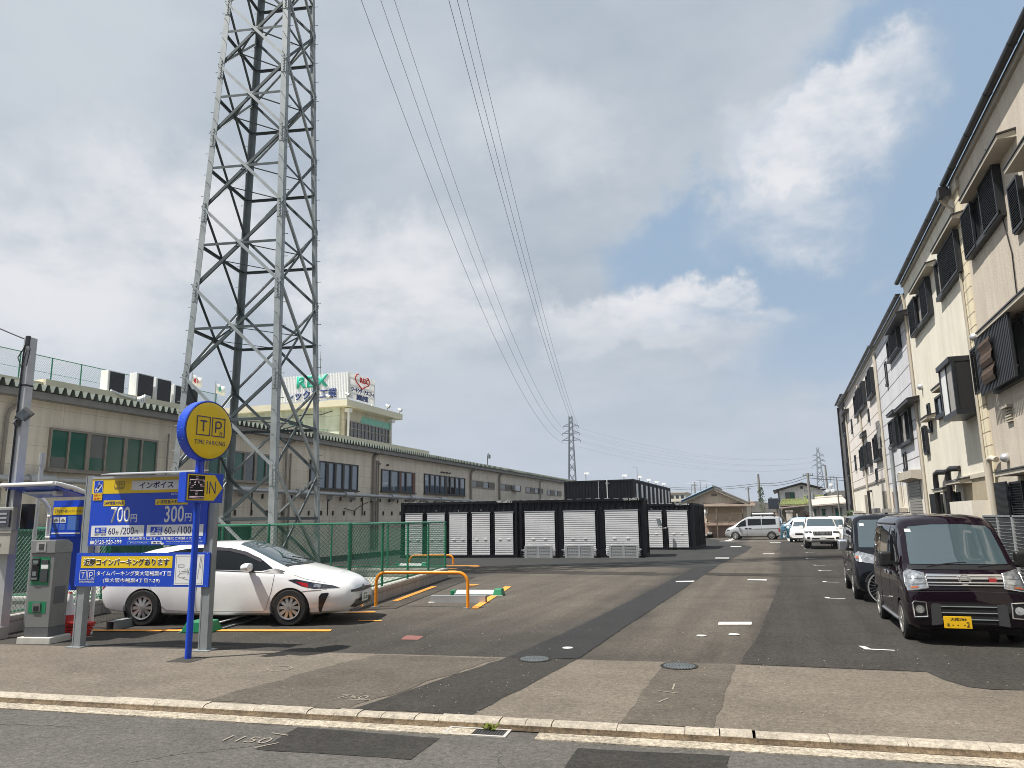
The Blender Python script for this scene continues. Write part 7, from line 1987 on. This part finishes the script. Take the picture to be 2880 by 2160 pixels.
# louvred metal fence on a low white wall
lf = thing('louvre_fence', 'grey louvred metal fence on a low white wall behind the vans', 'fence', (3.9,9.5,0), R(90))
MB().box(0,0,0,8.2,.14,.52).build('low_wall', M['paint_white'], lf)
for k in range(9):
    x = .02+k*1.02; w = .05 if k % 2 else .09
    MB().box(x,-.03,.52,x+w,.06,1.80).build('post', M['alu'], lf)
b = MB(); z = .56
while z < 1.76:
    b.add([(0,.0,z),(8.2,.0,z),(8.2,.045,z+.055),(0,.045,z+.055),(0,.0,z+.008),(8.2,.0,z+.008),(8.2,.045,z+.063),(0,.045,z+.063)], [(0,3,2,1),(4,5,6,7),(0,1,5,4),(1,2,6,5),(2,3,7,6),(3,0,4,7)]); z += .062
b.box(0,-.01,1.77,8.2,.06,1.80); b.build('louvres', mat('fence_grey',(0.30,0.32,0.34),.45,.4,var=.06), lf)

# ------------------------------------------------------------------ houses and poles at the far end
M['tan_wall'] = panel_wall('tan_render', (0.80,0.71,0.575), (0.80,0.71,0.575), 9, 9, 0, ax=('X','Z'))
M['pink_wall'] = panel_wall('pinkish_base', (0.43,0.31,0.245), (0.25,0.19,0.15), 2.2, .9, .02, ax=('X','Z'))
M['blue_tile'] = mat('blue_roof_tile', (0.06,0.15,0.24), .45, var=.25, scale=5)
M['grey_tile'] = mat('grey_roof_tile', (0.20,0.19,0.175), .7, var=.2, scale=3)
M['pale_tile'] = mat('pale_roof_sheet', (0.50,0.46,0.40), .8, var=.15, scale=2)
M['moss_tile'] = mat('mossy_roof_tile', (0.155,0.18,0.055), .85, var=.45, scale=4)
M['wood'] = mat('brown_wood', (0.18,0.14,0.11), .7, var=.2)
M['pole_concrete'] = mat('pole_concrete', (0.23,0.22,0.20), .85, var=.12)
def roof_ribs(b, p0, p1, q0, q1, n, r):
    for k in range(n+1):
        f = k/n; a = Vector(p0).lerp(Vector(p1), f); c = Vector(q0).lerp(Vector(q1), f); b.cyl(a, c, r, 6)
# tan gabled house
h = thing('gabled_house', 'tan house with a blue tiled gable roof and brown balcony', 'building', (-6.7,68,0))
X = lambda x: x+6.7
MB().prism([(0,0),(3.75,0),(3.75,2.95),(1.07,4.10),(-1.2,3.2),(-1.2,0)], (0,0,0), (1,0,0), (0,0,1), (0,8,0)).build('wall', M['tan_wall'], h)
b = MB(); b.add([(-1.75,-.5,3.12),(1.07,-.5,4.28),(1.07,8.4,4.28),(-1.75,8.4,3.12),(-1.75,-.5,3.22),(1.07,-.5,4.40),(1.07,8.4,4.40),(-1.75,8.4,3.22)], [(0,3,2,1),(4,5,6,7),(0,1,5,4),(1,2,6,5),(2,3,7,6),(3,0,4,7)])
roof_ribs(b, (-1.75,-.5,3.24), (-1.75,8.4,3.24), (1.07,-.5,4.42), (1.07,8.4,4.42), 24, .07); b.build('roof_left', M['blue_tile'], h)
b = MB(); b.add([(1.07,-.5,4.28),(4.0,-.5,2.88),(4.0,8.4,2.88),(1.07,8.4,4.28),(1.07,-.5,4.40),(4.0,-.5,3.0),(4.0,8.4,3.0),(1.07,8.4,4.40)], [(0,3,2,1),(4,5,6,7),(0,1,5,4),(1,2,6,5),(2,3,7,6),(3,0,4,7)]); b.cyl((1.07,-.5,4.42),(1.07,8.4,4.42), .12, 8); b.build('roof_right', M['grey_tile'], h)
b = MB(); b.beam((-1.7,-.42,3.06),(1.07,-.42,4.20), .05, .16, (0,0,1)); b.beam((1.07,-.42,4.20),(3.95,-.42,2.82), .05, .16, (0,0,1))
for x,z in ((-.6,3.42),(.2,3.75),(1.07,4.08),(2.0,3.66),(3.0,3.18)): b.box(x-.07,-.4,z-.1,x+.07,0,z+.06)
b.build('bargeboard', M['trim'], h)
MB().box(.85,-.03,3.58,1.33,.0,3.78).build('gable_vent', M['wood'], h); MB().box(.9,-.05,3.62,1.28,-.03,3.74).build('vent_slats', M['frame_tan'], h)
MB().box(-.05,-.12,0,3.8,-.01,1.28).build('lower_wall', M['pink_wall'], h)
b = MB(); b.add([(.05,-1.0,2.66),(4.5,-1.0,2.62),(4.5,0,2.85),(.05,0,2.95),(.05,-1.0,2.72),(4.5,-1.0,2.68),(4.5,0,2.91),(.05,0,3.01)], [(0,3,2,1),(4,5,6,7),(0,1,5,4),(1,2,6,5),(2,3,7,6),(3,0,4,7)]); b.build('porch_roof', M['wood'], h)
b = MB(); b.box(.25,-.95,1.05,3.5,0,1.28); b.build('balcony_slab', M['pink_wall'], h)
MB().box(.35,-.02,1.4,3.45,-.005,2.62).build('window', mat('tan_shutter',(0.58,0.46,0.30),.6,var=.08), h)
b = MB(); b.box(.3,-.97,1.98,3.5,-.92,2.03); b.box(.3,-.97,1.34,3.5,-.92,1.40)
for k in range(34): x = .33+k*3.1/33; b.box(x-.012,-.955,1.40,x+.012,-.94,1.98)
for x in (.45,1.17,2.3,3.4): b.box(x-.03,-.97,1.28,x+.03,-.91,2.03)
b.build('balcony_rail', M['wood'], h); b = MB()
for x in (.50,1.25,3.42,4.2): b.box(x-.035,-.97,0 if x in (1.25,4.2) else 1.28,x+.035,-.91,2.66)
b.build('porch_post', M['wood'], h)
t = thing('satellite_dish', 'small white dish on the tan house left corner', 'dish', (-6.45,67.7,2.2), R(-20)); MB().lathe([(0,.02),(.12,.03),(.24,.08)], n=16, axis='Y').build('dish', M['paint_white'], t).modifiers.new('thick','SOLIDIFY').thickness = .01; MB().box(-.02,0,-.3,.02,.3,0).build('bracket', M['galv'], t)
t = thing('entrance_steps', 'grey concrete steps at the corner of the tan house', 'steps', (-6.6,66.6,0)); b = MB()
for k in range(3): b.box(-.1+.2*k,0,.0,.7,1.0,.16+.15*k)
b.build('treads', M['concrete'], t)
# white house with dark roof edge
h = thing('white_house', 'white two storey house with a dark shallow gable roof', 'building', (-.4,86,0))
MB().prism([(0,0),(4.6,0),(4.6,4.42),(2.5,5.05),(0,4.42)], (0,0,0), (1,0,0), (0,0,1), (0,9,0)).build('wall', panel_wall('white_siding',(0.84,0.85,0.86),(0.6,0.6,0.6),60,.45,.015,ax=('X','Z')), h)
b = MB(); b.beam((-.45,4.3,4.42),(2.5,4.3,5.20), 10, .14, (0,0,1)); b.beam((2.5,4.3,5.20),(4.85,4.3,4.50), 10, .14, (0,0,1)); b.build('roof', M['gutter_dark'], h)
f = MB(); f.box(.78,-.08,3.52,1.72,0,4.24); wo = f.build('window', M['frame_dark'], h); MB().box(.85,-.09,3.60,1.22,-.081,4.16).build('pane', M['glass_grey'], wo); MB().box(1.26,-.095,3.60,1.66,-.081,4.16).build('pane', M['glass_green'], wo)
f = MB(); f.box(2.35,-.06,4.60,2.60,0,4.85); f.build('gable_window', M['frame_dark'], h)
MB().cyl((.12,-.05,0),(.12,-.05,4.4), .05, 6).build('downpipe', M['frame_dark'], h); MB().box(.0,-.06,0,4.6,-.01,.6).build('plinth', M['concrete'], h)
# mossy-roofed low wings in front of it
def lowhouse(name, lab, x0, x1, y, zw, zr, wm, rm, dpt=4.0, skew=0.0, rib=.05, zr2=None):
    h = thing(name, lab, 'building', (x0,y,0)); w = x1-x0; zr2 = zr2 or zr
    MB().box(.12,0,0,w-.12,dpt,zw).build('wall', wm, h)
    b = MB(); P = [(0,-.35,zw-.02),(w,-.35,zw-.02+skew),(w-.25,dpt*.6,zr2),(.25,dpt*.6,zr)]
    b.add(P+[(p[0],p[1],p[2]+.09) for p in P], [(0,3,2,1),(4,5,6,7),(0,1,5,4),(1,2,6,5),(2,3,7,6),(3,0,4,7)])
    roof_ribs(b, (0,-.35,zw+.07), (w,-.35,zw+.07+skew), (.25,dpt*.6,zr+.09), (w-.25,dpt*.6,zr2+.09), int(w/.17), rib)
    b.cyl((.25,dpt*.6,zr+.12),(w-.25,dpt*.6,zr2+.12), .13, 8)
    b.build('roof', rm, h); MB().cyl((0,-.42,zw-.06),(w,-.42,zw-.06+skew), .05, 6).build('gutter', M['wood'], h)
    return h
M['pale_wall'] = mat('pale_cream_wall', (0.60,0.56,0.49), .9, var=.08, scale=1.5)
h = lowhouse('moss_roof_house', 'low house with a mossy green tiled roof before the white house', -.25, 2.15, 80, 2.82, 3.25, M['pale_wall'], M['moss_tile'], 4)
b = MB(); b.box(.15,-.9,.0,2.3,-.02,2.3); 
rr = random.Random(21); b = MB()
for k in range(46):
    x, z = rr.uniform(.5,2.6), rr.uniform(.1,2.2); b.obox((x,-.5+rr.uniform(-.3,.3),z),(rr.uniform(.1,.5),.3,rr.uniform(.08,.3)), Matrix.Rotation(rr.uniform(-.3,.3),3,'Y'))
cl = b.build('clutter', mat('stored_timber',(0.075,0.05,0.04),.9,var=.6,scale=5)); cl.location = (-.1,79,0); tag(cl, 'dark heap of timber and clutter under the lean-to roof', 'clutter', kind='stuff')
t = thing('lean_to', 'sagging brown lean-to roof over the dark clutter', 'shed', (-.4,78.4,0)); MB().add([(0,0,2.42),(3.0,0,2.72),(3.0,1.5,2.8),(0,1.5,2.55),(0,0,2.48),(3.0,0,2.78),(3.0,1.5,2.86),(0,1.5,2.61)], [(0,3,2,1),(4,5,6,7),(0,1,5,4),(1,2,6,5),(2,3,7,6),(3,0,4,7)]).build('roof', M['wood'], t)
for x in (.1,2.9): MB().box(x-.05,.05,0,x+.05,.15,2.45).build('post', M['wood'], t)
t = thing('gate_pillar', 'whitewashed square gate pillar before the dark clutter', 'pillar', (.55,76.5,0)); MB().box(-.28,-.28,0,.28,.28,2.15).build('shaft', M['pale_wall'], t, bevel=.02); MB().box(-.34,-.34,2.15,.34,.34,2.28).build('cap', M['concrete'], t); MB().box(-.6,-.2,0,-.3,.2,1.2).build('side_wall', M['pale_wall'], t)
t = thing('marker_post', 'slim white post in front of the timber clutter', 'post', (1.22,71.5,0)); MB().cyl((0,0,0),(-.06,0,1.95), .05, 8).build('shaft', M['paint_white'], t); MB().box(-.1,-.03,.8,.1,.03,.9).build('plate', M['paint_white'], t)
lowhouse('moss_roof_house', 'taller mossy roof wing directly behind the utility pole', 1.95, 4.4, 82, 2.95, 3.62, M['pale_wall'], M['moss_tile'], 4)
h = lowhouse('low_house', 'low cream house with a pale sheet roof beside the terraced row', 2.35, 5.6, 74, 2.62, 3.25, M['pale_wall'], M['pale_tile'], 5, .22, .03, 3.4)
for x0_,x1_,z0_,z1_ in ((.32,.52,1.5,2.3),(1.0,1.3,1.3,2.3),(2.12,2.66,1.3,2.35)):
    f = MB(); f.box(x0_,-.05,z0_,x1_,0,z1_); wo = f.build('window', M['wood'], h); MB().box(x0_+.04,-.06,z0_+.05,x1_-.04,-.051,z1_-.08).build('pane', M['glass_green'], wo); MB().box(x0_-.05,-.2,z1_,x1_+.08,0,z1_+.05).build('hood', M['frame_dark'], wo)
for x in (.72,1.9): MB().cyl((x,-.06,0),(x,-.06,2.6), .035, 6).build('downpipe', M['wood'], h)
# dark water tank on legs
t = thing('water_tank', 'dark square water tank raised on steel legs', 'tank', (-1.22,72,0)); MB().box(0,0,2.42,.92,.9,3.36).build('tank', mat('tank_navy',(0.025,0.032,0.045),.5,var=.15), t, bevel=.03)
b = MB()
for x in (.05,.87):
    for y in (.05,.85): MB().box(x-.04,y-.04,0,x+.04,y+.04,2.42).build('leg', M['galv_dark'], t)
MB().cyl((.25,.3,3.36),(.25,.3,3.46), .12, 10).build('lid', M['galv_dark'], t)
t = thing('tree_roof_shed', 'grey tiled shed roof left of the dark water tank', 'shed', (-3.4,78,0)); MB().box(0,0,0,2.6,3,2.2).build('wall', M['wood'], t); MB().prism([(-.2,2.15),(2.8,2.15),(2.8,2.9),(.9,3.25),(-.2,2.6)], (0,-.2,0), (1,0,0), (0,0,1), (0,3.4,0)).build('roof', M['grey_tile'], t)
t = thing('far_house', 'small house with an orange roof far beyond the tan house', 'building', (-4.5,110,0)); MB().box(0,0,0,1.7,5,3.25).build('wall', M['pale_wall'], t); MB().prism([(-.1,3.2),(1.8,3.2),(1.7,3.75),(0,3.78)], (0,-.3,0), (1,0,0), (0,0,1), (0,5,0)).build('roof', mat('orange_tile',(0.50,0.25,0.11),.8,var=.1), t)
# unseen houses added behind the viewer for darker reflections and less sky light
for x0_, w_, hh_, m_, lab_ in ((-16,9,8.2,'w1','unseen beige house added behind the viewer for reflections'),(-6.5,8,7.0,'w3','unseen grey house added behind the viewer for reflections'),(2.2,10,8.8,'w5','unseen dark house added behind the viewer for reflections')):
    t = thing('added_house', lab_, 'building', (x0_,-9,0), 0, 'unseen houses added for reflections')
    MB().box(0,-7,-.1,w_,0,hh_).build('wall', M[m_], t); MB().box(-.3,-7.3,hh_,w_+.3,.4,hh_+.3).build('roof', M['kawara'], t)
    for k in range(3):
        for z in (1.2,4.2): MB().box(.8+k*2.6,0,z,2.4+k*2.6,.05,z+1.3).build('window', M['glass'], t)
# utility poles, their wires and aerials
def upole(x, y, h, lab, arm=None, tr=False, lean=0.0, ivy=False, wdt=.15):
    t = thing('utility_pole', lab, 'pole', (x,y,0)); MB().cyl((0,0,0),(lean,0,h), wdt, 10, wdt*.7).build('shaft', M['pole_concrete'], t, smooth=True)
    for z in (arm or []):
        b = MB(); b.box(-.42,-.05,z,.42,.05,z+.07)
        for k in (-.38,-.2,.2,.38): b.cyl((k,0,z+.07),(k,0,z+.22), .03, 6)
        b.build('cross_arm', M['galv_dark'], t)
    if tr:
        MB().cyl((.25,0,3.15),(.25,0,3.62), .15, 12).build('transformer', M['galv'], t); MB().cyl((-.22,0,3.2),(-.22,0,3.5), .08, 8).build('junction', M['galv_dark'], t)
    if ivy:
        b = MB(); rr = random.Random(2)
        for k in range(160):
            z = rr.uniform(3.2,4.6); a = rr.uniform(0,6.3); r = .12+abs(rr.gauss(0,.10)); b.obox((r*cos(a)+.06,r*sin(a),z),(.10,.02,.09), Matrix.Rotation(rr.uniform(0,3),3,'X')@Matrix.Rotation(rr.uniform(0,3),3,'Z'))
        b.build('ivy', mat('ivy_green',(0.05,0.085,0.03),.8,var=.4,scale=9), t)
    return t
upole(2.28,70,5.45,'concrete utility pole with a transformer in front of the white house',[5.2,3.78],True)
upole(-2.02,78,5.9,'weathered utility pole with ivy right of the tan house',None,False,-.05,True)
upole(-4.79,120,6.2,'thin utility pole far behind the tan house',[5.8])
upole(-12.8,120,7.2,'utility pole with a cross arm far behind the tan house aerials',[6.6])
upole(4.05,62,4.6,'slim grey utility pole against the end of the terraced row',None,wdt=.07)
upole(5.1,95,7.5,'thin dark pole beyond the low cream house',None)
for i,(dz,s,nm) in enumerate(((0,1.0,'upper'),(-.22,1.0,'lower'))):
    wire((2.28,70,5.3+dz),(-2.05,78,5.0+dz), .28, .025, nm+' service wire sagging from the transformer pole to the ivy pole', 'service_wire', 'service wires at the far end')
    wire((-2.05,78,5.0+dz),(-14,95,5.6+dz), .3, .025, nm+' service wire running left behind the tan house gable', 'service_wire', 'service wires at the far end')
    wire((2.28,70,5.25+dz),(9.5,76,5.1+dz), .15, .025, nm+' service wire running right to the terraced row', 'service_wire', 'service wires at the far end')
def aerial(x,y,z0,h,lab,n=7,dirx=1,dish=None):
    t = thing('aerial', lab, 'aerial', (x,y,z0)); MB().cyl((0,0,0),(0,0,h), .03, 6).build('mast', M['galv'], t)
    b = MB(); b.cyl((-.7*dirx,0,h-.05),(.5*dirx,0,h-.05), .02, 5)
    for k in range(n): b.cyl((-.7*dirx+k*.18*dirx,-.18,h-.05),(-.7*dirx+k*.18*dirx,.18,h-.05), .012, 4)
    b.build('elements', M['alu'], t)
    if dish: MB().lathe([(0,.05),(.12,.055),(.21,.09)], (0,-.12,dish), n=18, axis='Y').build('dish', M['paint_white'], t).modifiers.new('thick','SOLIDIFY').thickness = .02
aerial(-10.0,90,3.0,2.7,'leftmost television aerial above the tan house roof'); aerial(-9.55,90,3.0,2.9,'second television aerial from the left above the tan house roof',8); aerial(-8.95,90,3.0,3.05,'tallest television aerial above the tan house roof',6,-1); aerial(-8.27,90,3.0,2.65,'rightmost television aerial above the tan house roof',7)
aerial(4.9,84,3.2,2.6,'aerial mast with a dish highest over the low cream house',5,1,1.6); aerial(4.52,84,3.2,1.35,'aerial mast with a dish lowest on the left over the cream house',2,1,1.0); aerial(5.0,83.5,3.2,1.2,'short aerial mast with a dish right over the cream house',2,1,1.0); aerial(5.6,90,3.2,2.9,'thin aerial beside the end of the terraced row',6,-1)
t = thing('roof_house', 'grey roofed house behind the three white dishes', 'building', (4.3,88,0)); MB().box(0,0,0,3.4,5,3.7).build('wall', M['tan_wall'], t); MB().prism([(-.1,3.65),(3.5,3.65),(3.2,4.35),(.5,4.35)], (0,-.3,0), (1,0,0), (0,0,1), (0,5.6,0)).build('roof', M['grey_tile'], t)
# distant flats and low roofs along the skyline
t = thing('apartment_block', 'distant cream apartment block left of the tan house roof', 'building', (-22.4,160,0)); MB().box(0,0,0,3.3,10,6.9).build('wall', mat('pale_flats',(0.46,0.44,0.38),.9,var=.08), t); MB().box(-.1,-.2,6.7,3.4,10,6.95).build('roof', M['trim'], t)
for k in range(3):
    for z in (5.6,4.2): MB().box(.25+k*1.05,-.04,z,.85+k*1.05,.0,z+.65).build('window', M['glass'], t)
for z in (4.95,3.5): MB().box(0,-.4,z,3.3,0,z+.3).build('balcony', M['pale_wall'], t)
rr = random.Random(33); k = 0
kinds = ('grey','cream','white','tan','brown','pale grey','beige','dull blue')
for x,y,w,hh in ((-15.5,120,3.2,4.2),(-12.0,130,3.5,4.6),(-8.0,140,4.0,4.4),(-3.6,135,3.0,4.1),(-1.0,125,2.4,3.9),(1.5,140,3.2,4.4),(6.5,120,3.0,4.5),(-18.5,110,3.0,4.0)):
    c = ((.30,.31,.32),(.50,.46,.37),(.62,.62,.60),(.42,.35,.27),(.22,.16,.12),(.42,.43,.44),(.46,.42,.35),(.26,.31,.38))[k]
    t = thing('distant_house', kinds[k]+' house among the distant roofs at the far end', 'building', (x,y,0)); MB().box(0,0,0,w,6,hh*.78).build('wall', mat(kinds[k].replace(' ','_')+'_far_wall', c, .9), t)
    MB().prism([(-.2,hh*.76),(w+.2,hh*.76),(w*.5,hh)], (0,-.3,0), (1,0,0), (0,0,1), (0,6.6,0)).build('roof', M['grey_tile'], t); MB().box(w*.3,-.04,hh*.45,w*.6,0,hh*.65).build('window', M['glass'], t); k += 1
def shrub(name, lab, x, y, w, h, n, seed):
    t = thing(name, lab, 'plant', (x,y,0)); rr = random.Random(seed); b = MB()
    for k in range(n):
        p = Vector((rr.gauss(0,w*.4), rr.gauss(0,w*.35), h*(.25+.75*rr.random()**.8))); s = rr.uniform(.04,.10)
        b.obox(p,(s*1.6,s,.01), Matrix.Rotation(rr.uniform(0,6),3,'Z')@Matrix.Rotation(rr.uniform(-1,1),3,'X'))
    b.build('leaves', mat(name+'_green',(0.07,0.12,0.035),.7,var=.5,scale=7), t); MB().cyl((0,0,0),(0,0,h*.6), .04, 6, .02).build('stem', M['wood'], t)
shrub('potted_shrub','small green shrub at the foot of the terraced row',3.95,49.5,.5,2.05,300,4)
shrub('bare_bush','thin dry bush beside the dark water tank',-1.75,74,.5,3.3,120,5)


# ------------------------------------------------------------------ thin summer haze
hz = MB().box(-420,-120,-1.1,420,560,62).build('haze', bpy.data.materials.new('haze_air')); hz['kind'] = 'stuff'
hm = hz.data.materials[0]; hm.use_nodes = True; hm.node_tree.nodes.clear()
ho = hm.node_tree.nodes.new('ShaderNodeOutputMaterial'); hv = hm.node_tree.nodes.new('ShaderNodeVolumePrincipled')
hv.inputs['Color'].default_value = (0.86,0.90,0.96,1); hv.inputs['Density'].default_value = 0.00035; hv.inputs['Anisotropy'].default_value = 0.2
hm.node_tree.links.new(hv.outputs[0], ho.inputs['Volume'])
tag(hz, 'thin pale haze between the yard and the far pylons', 'haze')
